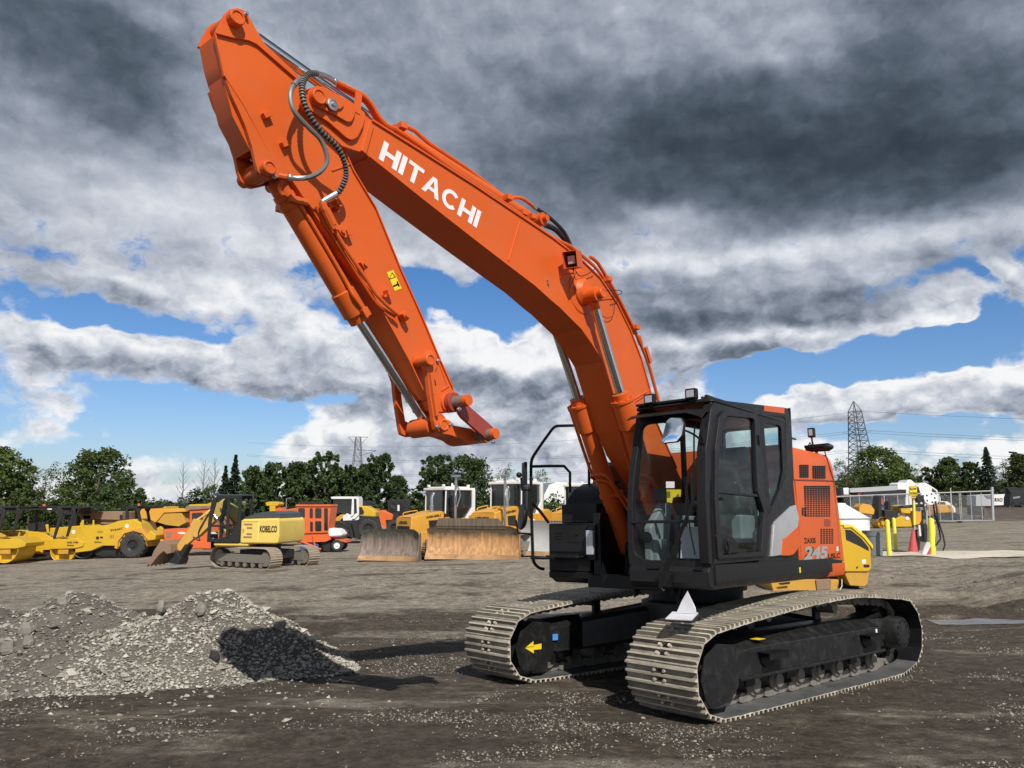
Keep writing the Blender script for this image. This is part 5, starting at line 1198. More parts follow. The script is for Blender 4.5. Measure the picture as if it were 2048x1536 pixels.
# ================================================================== trees
def leafmat(name,c,c2,tr=.25):
    m=bpy.data.materials.new(name); m.use_nodes=True; nt=m.node_tree; b=nt.nodes['Principled BSDF']; L=nt.links.new
    g=N(nt,'ShaderNodeNewGeometry'); r=N(nt,'ShaderNodeValToRGB'); L(g.outputs['Random Per Island'],r.inputs[0]); r.color_ramp.elements[0].color=(*c,1); r.color_ramp.elements[1].color=(*c2,1)
    oi=N(nt,'ShaderNodeObjectInfo'); mr=N(nt,'ShaderNodeMapRange',i_3=.75,i_4=1.25); L(oi.outputs['Random'],mr.inputs[0]); sc=N(nt,'ShaderNodeVectorMath',operation='SCALE'); L(r.outputs[0],sc.inputs[0]); L(mr.outputs[0],sc.inputs['Scale'])
    L(sc.outputs[0],b.inputs['Base Color']); b.inputs['Roughness'].default_value=.6; b.inputs['Specular IOR Level'].default_value=.25
    t=N(nt,'ShaderNodeBsdfTranslucent'); L(sc.outputs[0],t.inputs[0]); mx=N(nt,'ShaderNodeMixShader',i_0=tr); L(b.outputs[0],mx.inputs[1]); L(t.outputs[0],mx.inputs[2]); L(mx.outputs[0],nt.nodes['Material Output'].inputs[0])
    return m
M['leaf']=leafmat('leaf_green',(.042,.070,.018),(.13,.17,.048)); M['leafd']=leafmat('leaf_dark',(.034,.060,.020),(.10,.145,.048)); M['leafy']=leafmat('leaf_pale',(.065,.085,.030),(.15,.17,.070)); M['needle']=leafmat('needles',(.014,.030,.014),(.035,.060,.026),.1)
M['bark']=paint('bark',(.09,.075,.06),.9,dirt=.3,scale=4,bump=.5); M['deadwood']=paint('dead_bark',(.17,.15,.13),.9,dirt=.2)
def branches(b,rn,h,spread,n,r0,up=.5,start=.3,curve=.2,twigs=0):
    tips=[]
    b.tube([Vector((rn.uniform(-.02,.02)*h*k/5,rn.uniform(-.02,.02)*h*k/5,h*k/5)) for k in range(6)],[r0*(1-.16*k) for k in range(6)],6)
    for i in range(n):
        z=h*(start+(.95-start)*i/n); a=i*2.4+rn.uniform(-.4,.4); ln=spread*(1-.5*i/n)*rn.uniform(.7,1.15)
        p0=Vector((0,0,z)); p1=p0+Vector((math.cos(a)*ln*.5,math.sin(a)*ln*.5,ln*up*.5)); p2=p0+Vector((math.cos(a)*ln,math.sin(a)*ln,ln*(up+curve)))
        rr=r0*(1-.75*z/h)*.5; b.tube([p0,p1,p2],[rr,rr*.7,rr*.25],4); tips.append(p2)
        for k in range(twigs):
            t=rn.uniform(.3,1); q=p0.lerp(p2,t); aa=a+rn.uniform(-1.2,1.2); l2=ln*.4*rn.uniform(.5,1); e=q+Vector((math.cos(aa)*l2,math.sin(aa)*l2,l2*rn.uniform(.4,1.3))); b.tube([q,e],[rr*.35,rr*.08],3)
    return tips
def leaves(b,rn,c,rad,n,s):
    for k in range(n):
        d=Vector((rn.gauss(0,1),rn.gauss(0,1),rn.gauss(0,1))).normalized()*rad*(rn.random()**.4); d.z*=.8
        p=c+d; u=Vector((rn.gauss(0,1),rn.gauss(0,1),rn.gauss(0,.6))).normalized(); v=u.cross(Vector((rn.gauss(0,1),rn.gauss(0,1),rn.gauss(0,1)))).normalized()
        q=s*rn.uniform(.6,1.3); o=len(b.v); b.v+=[p-u*q,p+v*q*.55,p+u*q,p-v*q*.55]; b.f.append((o,o+1,o+2,o+3)); b.m.append(0)
def tree(kind,seed,h,w):
    rn=random.Random(seed); t=MB(); c=MB()
    if kind=='broad':
        tips=branches(t,rn,h*.8,w*.45,14,h*.028,.5,.25)
        for k in range(125):
            a=rn.uniform(0,6.28); zz=rn.uniform(.16,1); prof=math.sin(PI*min(1,.12+zz*.86))**.55; r=w*.5*prof*(rn.random()**.45)
            cc=Vector((math.cos(a)*r,math.sin(a)*r,h*(.14+.80*zz))); cc.x*=1+.2*math.sin(seed+zz*5)
            leaves(c,rn,cc,w*rn.uniform(.08,.15),60,h*.022)
    elif kind=='poplar':   # upward sweeping tufts
        tips=branches(t,rn,h*.9,w*.35,16,h*.022,1.3,.15)
        for k in range(190):
            a=rn.uniform(0,6.28); zz=rn.random(); prof=(1-.6*zz**1.6)*(.55+.45*min(1,zz*4)); r=w*.5*prof*(rn.random()**.5)
            cc=Vector((math.cos(a)*r,math.sin(a)*r,h*(.06+.86*zz)))
            for q in range(4): leaves(c,rn,cc+Vector((math.cos(a)*.12,math.sin(a)*.12,.32))*q*h*.035,h*.034*(1-.15*q),13,h*.020)
    elif kind=='conifer':
        t.tube([(0,0,0),(0,0,h*.97)],[h*.018,h*.004],6)
        n=int(46)
        for i in range(n):
            zz=(i+.5)/n; r=w*.5*(1-zz)**.8*(.75+.5*rn.random())
            for q in range(6):
                a=rn.uniform(0,6.28)
                for s in (.3,.55,.8,1): leaves(c,rn,Vector((math.cos(a)*r*s,math.sin(a)*r*s,h*(.06+.93*zz)-r*s*.22)),h*.012+r*.10,6,h*.014)
    elif kind=='airy':
        tips=branches(t,rn,h*.9,w*.4,18,h*.014,.9,.2,twigs=5)
        for p in tips:
            for q in range(4): leaves(c,rn,p+Vector((rn.gauss(0,.06)*h,rn.gauss(0,.06)*h,rn.uniform(-.1,.12)*h)),h*.06,22,h*.014)
    elif kind=='bare':
        branches(t,rn,h,w*.5,22,h*.014,1.1,.25,.3,twigs=7)
    elif kind=='bush':
        t.tube([(0,0,0),(0,0,h*.5)],[h*.03,h*.01],5)
        for k in range(70):
            a=rn.uniform(0,6.28); r=w*.5*(rn.random()**.5); zz=rn.random()*(1-.55*(2*r/w)**2)
            leaves(c,rn,Vector((math.cos(a)*r,math.sin(a)*r,h*zz*.9+.05*h)),h*.13,46,h*.032)
    return t,c
PROT={}
def mktree(kind,seed,leaf,px,topy,widthpx,D,label,basey=None,name=None,cat='tree',group=None,vseed=None):
    g=wp(px,1003,D); X=g.x; zb=gbase(X,D)-.1
    topz=wp(px,topy,D).z; h=topz-zb; w=widthpx*D/F
    key=(kind,seed,leaf)
    if key not in PROT:
        t,c=tree(kind,seed,10.0,10.0*w/h)
        PROT[key]=(w/h,t.build('trunk',M['deadwood'] if kind=='bare' else M['bark'],None,angle=60).data,c.build('crown',M[leaf],None,flat=True,recalc=False).data if c.v else None)
        for o in [o for o in COL.objects if o.parent is None and o.data and o.name.split('.')[0] in('trunk','crown')]: bpy.data.objects.remove(o)
    ar,tm,cm=PROT[key]
    r=thing(name or {'conifer':'conifer','bare':'bare_tree','bush':'bush'}.get(kind,'tree'),label,cat,(X,D,zb),rz=(seed*1.7+px*.013)%6.28,group=group)
    s=h/10.0; sx=s*(w/h)/ar; r.scale=(sx,sx,s)
    o=bpy.data.objects.new('trunk',tm); COL.objects.link(o); o.parent=r
    if cm: o=bpy.data.objects.new('crown',cm); COL.objects.link(o); o.parent=r
    return r
TREES=[
('broad',1,'leaf',0,890,120,95,'tall leafy tree cut by the left edge of the photo'),
('airy',2,'leafy',88,935,80,100,'pale airy tree between the edge tree and the big round tree'),
('broad',3,'leaf',195,893,140,98,'largest round-crowned tree on the left, behind the yellow rollers'),
('bush',4,'leaf',60,968,110,90,'low broad bush under the pale airy tree at the left'),
('bush',5,'leaf',130,965,120,92,'bush in front of the left flank of the round tree'),
('bush',6,'leafd',215,955,70,85,'dark bush in front of the round tree trunk'),
('broad',7,'leafd',278,972,32,96,'small leaning tree just right of the big round tree'),
('bush',8,'leafd',315,990,60,100,'low dark bush left of the ivy-covered stump'),
('bare',9,'leaf',363,925,34,96,'bare dead tree with dark ivy on its lower trunk'),
('bush',18,'leafd',363,985,26,95,'ivy and scrub at the foot of the bare dead tree'),
('bare',10,'leaf',405,920,44,105,'thin bare tree, left of the pair by the spruce'),
('bare',11,'leaf',426,916,40,107,'thin bare tree, right of the pair by the spruce'),
('bush',4,'leafd',400,970,90,98,'dark shrubs below the pair of bare trees'),
('conifer',12,'needle',467,908,40,98,'tall dark spruce left of the broadleaf trees'),
('conifer',12,'needle',448,930,36,100,'shorter spruce beside the tall spruce'),
('poplar',13,'leafd',505,925,78,95,'leafy tree just right of the spruces'),
('poplar',14,'leafd',552,918,91,96,'tree behind the cab of the yellow excavator'),
('broad',15,'leafd',596,920,78,98,'small-crowned tree left of the tallest middle tree'),
('poplar',16,'leafd',648,897,124,95,'tallest tree of the middle group, left of the far pylon'),
('poplar',13,'leafd',700,925,78,97,'tree in front of the far pylon'),
('poplar',17,'leafd',757,901,98,95,'upright tree right of the far pylon'),
('broad',15,'leafd',794,948,52,96,'small tree at the right end of the middle group'),
('poplar',14,'leafd',873,903,111,92,'left half of the broad tree behind the white-cabbed bulldozer'),
('broad',3,'leafd',938,908,124,93,'right half of the broad tree behind the white-cabbed bulldozer'),
('broad',3,'leafd',528,938,60,99,'rounded tree filling the gap right of the spruces'),
('broad',7,'leafd',618,932,64,100,'lower tree between the two tallest middle trees'),
('broad',1,'leafd',672,930,70,100,'lower tree left of the far pylon'),
('broad',15,'leafd',728,925,60,101,'lower tree just right of the far pylon'),
('bush',6,'leafd',905,950,110,90,'dark shrubs below the broad tree behind the bulldozer'),
('bush',4,'leafd',430,962,90,101,'dark shrubs between the bare trees and the spruce'),
('airy',2,'leafy',1008,935,60,110,'thin pale tree behind the right bulldozer'),
('airy',20,'leafy',1078,938,50,112,'thin pale tree seen through the excavator handrail'),
('airy',20,'leafy',1695,915,60,108,'pale tree right behind the orange tail of the excavator'),
('broad',3,'leaf',1758,890,100,112,'dark tree beside the right pylon'),
('broad',1,'leaf',1802,910,60,115,'tree right of the one beside the right pylon'),
('airy',2,'leafy',1832,935,50,118,'pale thin tree in the right tree line'),
('poplar',16,'leaf',1862,930,60,118,'rounded tree above the white truck roof'),
('broad',7,'leaf',1905,912,66,116,'tree above the yellow road machine in the right tree line'),
('poplar',17,'leaf',1948,920,60,114,'tree left of the tall spruce at the right'),
('conifer',21,'needle',1981,893,50,112,'tall pale-green spruce near the right edge'),
('airy',20,'leafy',2018,915,60,112,'airy tree right of the tall spruce'),
('broad',15,'leaf',2046,905,60,112,'tree cut by the right edge of the photo')]
for k,s,lf,px,ty,wd,D,lb in TREES:
    if px>1600: D*=2.15
    mktree(k,s,lf,px,ty,wd,D,lb,group='trees along the far side of the yard')
for i,px in enumerate([20,160,290,440,520,620,720,820,880,960,1040,1120]):
    pass
# undergrowth: one continuous band of scrub nobody could count
b=MB(); rn=random.Random(77)
for (x0,x1,D,hh,dn) in ((-800,1130,104,4.4,2000),(1600,3000,262,12.5,1500),(1130,1620,118,4.0,240)):
    for k in range(dn):
        px=rn.uniform(x0,x1); DD=D+rn.uniform(-4,6); X=(px-1024)/F*DD; h=hh*(.65+.5*noise.noise(Vector((px*.02,0,3)))+rn.uniform(-.1,.15)); zb=gbase(X,DD)
        q_=D/110; leaves(b,rn,Vector((X,DD,zb+h*rn.random())),1.1*q_,26,.30*q_)
o=b.build('undergrowth',M['leafd'],None,flat=True,recalc=False); o['kind']='stuff'
# ================================================================== machines behind
M['my']=paint('machine_yellow',(.62,.38,.02),.4,coat=.1,dirt=.25,dcol=(.3,.22,.08),scale=1,dscale=5)
M['ly']=paint('light_yellow',(.76,.56,.13),.42,dirt=.25,dcol=(.4,.3,.12),scale=1,dscale=5)
M['oy']=paint('orange_yellow',(.68,.34,.045),.42,dirt=.3,dcol=(.35,.2,.08),scale=1,dscale=5)
M['oyl']=paint('boom_yellow',(.64,.37,.075),.42,dirt=.35,dcol=(.35,.24,.12),scale=1,dscale=5)
M['cy']=paint('worn_yellow',(.55,.30,.04),.5,dirt=.5,dcol=(.30,.20,.10),scale=1.5,dscale=5)
M['org']=paint('machine_orange',(.68,.13,.03),.45,dirt=.2,dcol=(.4,.1,.04))
M['bk']=paint('machine_black',(.018,.018,.02),.45,dirt=.3,dcol=(.08,.07,.06))
M['dg']=paint('cab_dark_grey',(.055,.065,.075),.4,dirt=.2)
M['wh']=paint('machine_white',(.74,.74,.73),.35,dirt=.15,dcol=(.5,.47,.42))
M['gl']=paint('dark_cab_glass',(.018,.022,.022),.06,dirt=.05,var=.02,spec=.8)
M['tyre']=paint('tyre_rubber',(.035,.033,.031),.8,dirt=.6,dcol=(.12,.105,.085),scale=2,dscale=8)
M['blade_a']=blademat('rusty_blade',(.44,.235,.095),(.13,.10,.07),.95,0); M['blade_b']=blademat('grey_brown_blade',(.20,.155,.125),(.10,.098,.085),1.0,0)
M['rust']=paint('worn_blade_steel',(.40,.235,.115),.6,metal=.3,dirt=.7,dcol=(.11,.09,.07),scale=1.2,dscale=3,var=.3)
M['blade2']=paint('grey_blade_steel',(.22,.165,.13),.6,metal=.3,dirt=.7,dcol=(.30,.19,.14),scale=1.2,dscale=3,var=.3)
M['brownbed']=paint('brown_bed_steel',(.26,.17,.11),.6,dirt=.6,dcol=(.14,.10,.07),scale=1,dscale=3)
M['bgtrack']=paint('dusty_track_pads',(.34,.28,.21),.7,dirt=.6,dcol=(.15,.12,.1),dscale=8)
M['red']=paint('red_paint',(.45,.03,.03),.45)
M['pink']=paint('faded_red_plastic',(.50,.07,.07),.6)
M['greyp']=paint('grey_plastic',(.16,.18,.20),.6)
M['glz']=paint('galvanised',(.50,.51,.52),.45,metal=.5,dirt=.2)
M['tank']=paint('white_poly_tank',(.80,.81,.82),.4,dirt=.05)
M['bluep']=paint('blue_paint',(.03,.08,.28),.45)
M['grbox']=paint('grey_box',(.42,.43,.44),.5)
def root(name,label,cat,px,py,yaw=0,group=None,D=None):
    p=wg(px,py) if D is None else Vector(((px-1024)/F*D,D,gbase((px-1024)/F*D,D)))
    return thing(name,label,cat,p,R(yaw),group)
def B(r,name,mat,*ops,bevel=.02,flat=False,angle=35,label=None):
    b=MB()
    for o in ops:
        k=o[0]
        if k=='b': b.box(o[1],o[2],o[3] if len(o)>3 else None)
        elif k=='s': b.prism([Vector((x,o[2],z)) for x,z in o[1]],[Vector((x,o[3],z)) for x,z in o[1]])     # side profile x,z between y0,y1
        elif k=='f': b.prism([Vector((o[2],y,z)) for y,z in o[1]],[Vector((o[3],y,z)) for y,z in o[1]])     # front profile y,z between x0,x1
        elif k=='t': b.tube([Vector(p) for p in o[1]],o[2],o[3] if len(o)>3 else 6,smooth=o[4] if len(o)>4 else 0)
        elif k=='c': b.cyl(Vector(o[1]),Vector(o[2]),o[3],o[4] if len(o)>4 else None,20)
        elif k=='l': b.lathe(Vector(o[1]),Vector(o[2]),o[3],o[4] if len(o)>4 else 24)
        elif k=='o': b.sphere(o[1],o[2],8)
    return b.build(name,M[mat] if isinstance(mat,str) else mat,r,bevel=bevel,flat=flat,angle=angle,seg=1,label=label)
def text3(r,s,BL,BR,TL,mat='bk',bold=.02,name='lettering'):
    b=MB(); text_on(b,s,BL,BR,TL,bold=bold); return b.build(name,M[mat],r,flat=True,recalc=False)
def wheel(r,x,y,rad,w,rim='bk',lug=0,rr=.5,z=None):
    z=rad if z is None else z
    b=MB(); n=40
    b.lathe((x,y-w/2,z),(0,1,0),[(w*.4,rad*rr*.97),(w*.06,rad*rr),(0,rad*(rr+.1)),(0,rad*.86),(w*.12,rad*.97),(w*.3,rad),(w*.7,rad),(w*.88,rad*.97),(w,rad*.86),(w,rad*(rr+.1)),(w*.94,rad*rr),(w*.6,rad*rr*.97)],32)
    if lug:
        for k in range(lug):
            a=2*PI*k/lug
            for sy in (-1,1):
                a2=a+(PI/lug if sy>0 else 0)
                Mx=Matrix.Rotation(-a2,3,'Y'); c=Vector((x,y,z))+Mx@Vector((rad*.975,sy*w*.24,0)); b.box(c,(rad*.09,w*.50,rad*.09),Mx@Matrix.Rotation(sy*.6,3,'X'))
    o=b.build('wheel',M['tyre'],r,angle=30)
    b=MB()
    for s in (-1,1): b.lathe((x,y+s*w*.5*.55,z),(0,s,0),[(-w*.05,rad*rr*1.0),(.10*w,rad*rr*.99),(w*.02,rad*rr*.8),(w*.02,rad*rr*.45),(w*.12,rad*rr*.35),(w*.12,.02)],20)
    b.build('rim',M[rim],o,angle=30); return o
def belt(r,x0,x1,y,w,h,hr=None,mat='bgtrack',top=None,name='crawler_track'):
    hr=h if hr is None else hr
    P=[]; rf=h/2-.03; rr=hr/2-.03
    for k in range(-9,10): t=R(k*10); P.append(Vector((x1-h/2+rf*math.cos(t),h/2+rf*math.sin(t))))
    if top: P.append(Vector(((x0+x1)/2,top-.03)))
    for k in range(9,28): t=R(k*10); P.append(Vector((x0+hr/2+rr*math.cos(t),hr/2+rr*math.sin(t))))
    n=44; S,_=resample(P,n); b=MB()
    for k in range(n):
        p=S[k];q=S[(k+1)%n];d=q-p;ln=d.length;d.normalize();nn=Vector((d.y,-d.x)); c=(p+q)/2
        prof=[(-ln*.5,0),(-ln*.5,.012),(-ln*.30,.014),(-ln*.27,.038),(-ln*.15,.038),(-ln*.1,.014),(ln*.1,.014),(ln*.14,.038),(ln*.26,.038),(ln*.3,.012),(ln*.47,.012),(ln*.47,0)]
        l=[[Vector((c.x+d.x*u+nn.x*hh,y+s*w/2,c.y+d.y*u+nn.y*hh)) for u,hh in prof] for s in (-1,1)]
        b.loft(l)
    o=b.build(name,M[mat],r,angle=25)
    b=MB(); ym=y
    b.box(((x0+x1)/2,ym,h*.50),(x1-x0-h*1.1,w*.8,h*.36)); b.lathe((x1-h/2,ym-w*.3,h/2),(0,1,0),[(0,.05),(0,rf*.75),(w*.6,rf*.75),(w*.6,.05)],18); b.lathe((x0+hr/2,ym-w*.35,hr/2),(0,1,0),[(0,.05),(0,rr*.7),(w*.7,rr*.7),(w*.7,.05)],18)
    for k in range(6): b.lathe((x0+h*.8+(x1-x0-h*1.6)*k/5,ym-w*.38,h*.22),(0,1,0),[(0,.03),(0,h*.13),(w*.76,h*.13),(w*.76,.03)],12)
    b.build('track_frame',M['linksteel'],o); return o
# ---------------- yellow excavator (left middle)
r=root('excavator','yellow excavator with black cab and its bucket resting on the ground, left of the centre','excavator',533,1134,180-32)
tk=r
for s in (1,-1): belt(r,-1.75,1.95,s*1.0,.6,.86,.86)
B(r,'undercarriage','bk',('b',(0,0,.55),(1.6,1.5,.35)),('c',(0,0,.7),(0,0,.95),.55))
# the house is swung: build it in a rotated frame by child empties baked into coordinates
def rotbuild(ang,fn):
    # run fn(), then rotate the meshes it created about the root's z axis
    before=set(COL.objects); fn()
    for o in set(COL.objects)-before:
        if o.type=='MESH': o.data.transform(Matrix.Rotation(R(ang),4,'Z')@Matrix.Translation((.25,0,0))@Matrix.Diagonal((.84,1,1,1)))
def house():
    B(r,'house_body','ly',('s',[(-1.55,1.0),(-1.62,1.35),(-1.58,1.95),(-1.45,2.02),(.35,1.98),(.42,1.9),(.42,1.0)],-1.18,1.22),('b',(.9,0,.97),(1.9,2.3,.18)),bevel=.08)
    B(r,'door_panel','ly',('s',[(-.55,1.12),(-.55,1.88),(.32,1.88),(.32,1.12)],1.2,1.245),bevel=.04)
    B(r,'vent','brownbed',*[('s',[(x0,z),(x0-.42+sh,z),(x0-.45+sh,z-.07),(x0-.02,z-.07)],1.24,1.25) for x0,z,sh in ((.20,1.80,0),(.05,1.66,.15),(.05,1.42,.15),(.20,1.30,0))],('b',(.22,1.247,1.52),(.05,.012,.14)),flat=True,bevel=0)
    B(r,'engine_hood','dg',('s',[(-1.5,2.0),(-1.45,2.2),(-1.1,2.3),(-.5,2.25),(.3,2.06),(.3,2.0)],-1.0,1.0),bevel=.06)
    text3(r,'KOBELCO',Vector((-.62,1.236,1.46)),Vector((-1.50,1.236,1.46)),Vector((-.62,1.236,1.72)),bold=.035)
    cb=B(r,'cab','bk',*[('s',pp,y0,y0+.07) for y0 in (.25,1.14) for pp in ([(.42,1.05),(.42,2.85),(.54,2.85),(.54,1.9),(1.0,1.2),(1.95,1.2),(1.95,1.85),(1.70,2.78),(1.6,2.88),(1.72,2.90),(2.0,2.72),(2.12,1.9),(2.12,1.05)],[(1.02,1.2),(1.02,2.85),(1.16,2.85),(1.16,1.2)],[(.42,2.78),(.42,2.90),(1.75,2.90),(1.72,2.78)],[(1.1,1.66),(1.1,1.74),(2.0,1.74),(2.0,1.66)])],('b',(.45,.72,1.5),(.06,.9,.9)),('b',(1.3,.72,1.1),(1.5,.9,.1)),('s',[(.42,1.05),(.42,1.9),(.7,1.7),(1.0,1.2),(1.0,1.05)],1.15,1.20),bevel=.02)
    B(cb,'window','glass',('s',[(1.12,1.7),(1.12,2.8),(1.72,2.8),(1.95,1.9),(1.95,1.7)],1.17,1.175),('s',[(.50,1.75),(.50,2.8),(1.05,2.8),(1.05,1.3),(.8,1.3)],1.17,1.175),('s',[(1.12,1.15),(1.12,1.7),(2.0,1.7),(2.0,1.15)],1.17,1.175),flat=True,bevel=0)
    B(cb,'seat','bk',('b',(.95,.72,1.5),(.5,.5,.15)),('b',(.72,.72,1.9),(.12,.48,.8)),('b',(1.5,.95,1.6),(.1,.1,.5)),bevel=.04)
    B(cb,'roof','dg',('b',(1.15,.72,2.93),(1.45,.95,.07)),bevel=.03)
    bm=B(r,'boom','oyl',('s',[(1.0,1.2),(.9,1.7),(1.35,2.35),(2.15,2.72),(2.55,2.60),(3.6,1.62),(3.85,1.30),(3.7,1.10),(3.4,1.25),(2.3,2.10),(1.8,2.0),(1.3,1.2)],-.28,.02),bevel=.03)
    B(r,'boom_cylinder','ly',('c',(1.4,.12,1.0),(2.2,.12,1.75),.09),('c',(1.4,-.4,1.0),(2.2,-.4,1.75),.09)); B(r,'cylinder_rod','chrome',('c',(2.1,.12,1.65),(2.6,.12,2.15),.05),('c',(2.1,-.4,1.65),(2.6,-.4,2.15),.05))
    B(r,'arm_cylinder','ly',('c',(2.2,-.13,2.75),(3.2,-.13,2.15),.08),('c',(3.2,-.13,2.15),(3.9,-.13,1.8),.045))
    B(r,'arm','oyl',('s',[(3.45,1.9),(3.85,1.95),(4.0,1.6),(4.95,.5),(4.8,.32),(3.7,1.15),(3.4,1.6)],-.24,-.02),bevel=.02)
    B(r,'hose','rubber',('t',[(2.6,.05,2.55),(3.0,.1,2.05),(3.4,.1,1.4),(3.3,.1,1.05),(3.7,.08,1.2)],.03,6,4),('t',[(1.2,.0,1.4),(1.6,.1,1.9),(2.3,.1,2.4)],.03,6,4))
    B(r,'bucket','brownbed',('s',[(4.55,.55),(4.62,.9),(4.85,1.08),(5.15,1.05),(5.5,.62),(5.72,.08),(5.62,.02),(5.2,.45),(4.95,.62),(4.75,.5)],-.72,.50),bevel=.02)
    B(r,'bucket_teeth','bk',*[('s',[(5.60,.12),(5.72,.14),(5.84,-.05)],y,y+.08) for y in (-.7,-.42,-.14,.14,.4)])
    B(r,'quick_coupler','bk',('s',[(4.2,.30),(4.5,.65),(4.95,.50),(4.85,.12),(4.3,.05)],-.4,.2),('c',(4.7,-.5,.45),(4.7,.3,.45),.09),('s',[(3.9,.85),(4.1,.9),(4.7,.2),(4.4,.08)],-.3,.1))
rotbuild(22,house)
# ---------------- traced side-on machines: polygons in photo pixels at one distance, with real depth
class T:
    def __init__(s,name,label,cat,px,py,D,group=None,fix=False):
        D=D if fix else wg(px,py).y; s.D=D; s.r=thing(name,label,cat,Vector(((px-1024)/F*D,D,gbase((px-1024)/F*D,D))),0,group); s.o=Vector(s.r.location)
        s.dz=0.0
    def p(s,x,y,d=0): v=wp(x,y,s.D); return Vector((v.x-s.o.x,d,v.z-s.o.z+s.dz))
    def part(s,name,mat,polys,d0,d1,par=None,bevel=.02,flat=False,rnd=0):
        b=MB()
        for pl in polys:
            q=rpoly([Vector(v) for v in pl],rnd,3) if rnd else pl
            b.prism([s.p(v[0],v[1],d0) for v in q],[s.p(v[0],v[1],d1) for v in q])
        return b.build(name,M[mat],par or s.r,bevel=bevel,flat=flat,seg=1)
    def tube(s,name,mat,lines,r_,par=None):
        b=MB()
        for ln,d in lines: b.tube([s.p(x,y,d) for x,y in ln],r_,6)
        return b.build(name,M[mat],par or s.r)
    def m(s,px): return px*s.D/F
    def text(s,t,x0,y0,x1,h,d,mat='bk',y1=None,bold=.03):
        y1=y0 if y1 is None else y1
        return text3(s.r,t,s.p(x0,y0,d),s.p(x1,y1,d),s.p(x0,y0-h,d),mat,bold)
    def drum(s,x,y,rpx,d0,d1,mat,name='drum'):
        r_=s.m(rpx); c=s.p(x,y,0); w_=d1-d0; b=MB(); b.lathe((c.x,d0,c.z),(0,1,0),[(.34,.02),(.34,r_*.92),(.02,r_*.95),(0,r_),(w_,r_),(w_-.02,r_*.95),(w_-.34,r_*.92),(w_-.34,.02)],44); o=b.build(name,M[mat],s.r,angle=30); b=MB(); b.lathe((c.x,d0+.10,c.z),(0,1,0),[(0,.05),(0,r_*.30),(.20,r_*.34)],18); b.box((c.x,d0+.05,c.z-r_*.05),(r_*.8,.06,r_*.5)); b.build('drum_hub',M['cy'],o); return o
def roller(px,py,D,dx,label,letters_):
    t=T('tandem_roller',label,'road roller',px,py,D,'yellow tandem rollers parked at the left'); X=lambda L:[(x+dx,y) for x,y in L]
    t.drum(125+dx,1100,25,.05,1.75,'my'); t.drum(-8+dx,1104,26,.05,1.75,'my')
    t.part('drum_frame','my',[X([(55,1082),(60,1108),(84,1108),(86,1100),(98,1100),(101,1098),(148,1097),(166,1093),(168,1086),(150,1077),(120,1078),(60,1080)])],0,1.8)
    t.part('rear_frame','my',[X([(-40,1082),(-38,1100),(60,1101),(60,1083),(44,1064),(20,1062),(-30,1064)])],.0,1.8)
    t.part('hood','my',[X([(-40,1064),(-30,1066),(20,1080),(46,1076),(52,1064),(20,1061),(-25,1063)]),X([(44,1062),(80,1066),(108,1080),(58,1082)])],.2,1.6,bevel=.04)
    t.part('side_box','oy',[X([(24,1104),(60,1104),(60,1117),(24,1117)])],.1,1.7); 
    t.part('shadow_gap','bk',[X([(82,1088),(96,1088),(90,1097)]),X([(60,1104),(100,1104),(100,1112),(60,1112)])],.05,1.7)
    rp=t.part('rollover_bar','bk',[X([(76,1014),(112,1014),(122,1020),(123,1028),(106,1078),(102,1077),(114,1030),(110,1021),(76,1021)]),X([(-10,1016),(76,1013),(76,1020),(-10,1024)])],.15,.28,bevel=.03)
    t.part('rollover_bar','bk',[X([(40,1019),(46,1019),(44,1050),(38,1064),(32,1062)]),X([(76,1014),(112,1014),(122,1020),(123,1028),(106,1078),(102,1077),(114,1030),(110,1021),(76,1021)])],1.5,1.62,bevel=.03)
    t.part('canopy','bk',[X([(-10,1014),(112,1012),(116,1016),(-10,1019)])],.15,1.62)
    t.part('seat','bk',[X([(62,1046),(74,1044),(78,1062),(62,1064)])],.6,1.2,bevel=.05); t.part('console','bk',[X([(44,1048),(60,1046),(60,1062),(46,1064)])],.5,1.3); 
    t.part('handrail','my',[X([(86,1050),(92,1048),(94,1066),(90,1066)]),X([(96,1056),(99,1056),(99,1070),(96,1070)])],.2,.26)
    t.part('beacon','org',[X([(73,1008),(78,1008),(78,1013),(73,1013)])],.6,.7)
    t.part('round_badge','wh',[[(47+dx+4*math.cos(2*PI*k/14),1091+4*math.sin(2*PI*k/14)) for k in range(14)]],-.015,.0,flat=True)
    t.part('small_label','wh',[X([(92,1017),(101,1017),(101,1019.5),(92,1019.5)])],.14,.148,flat=True)
    if letters_: t.text('4000 VPM',134+dx,1087,156+dx,4,-.01); t.text('Sakai',134+dx,1092,148+dx,3,-.01)
    else: t.text('HF',20+dx,1093,30+dx,4,-.01)
roller(22,1128,43.0,-116,'yellow tandem roller cut by the left edge of the photo',False)
roller(120,1121,44.5,0,'yellow tandem roller with lettering over its front drum, second from the left edge',True)
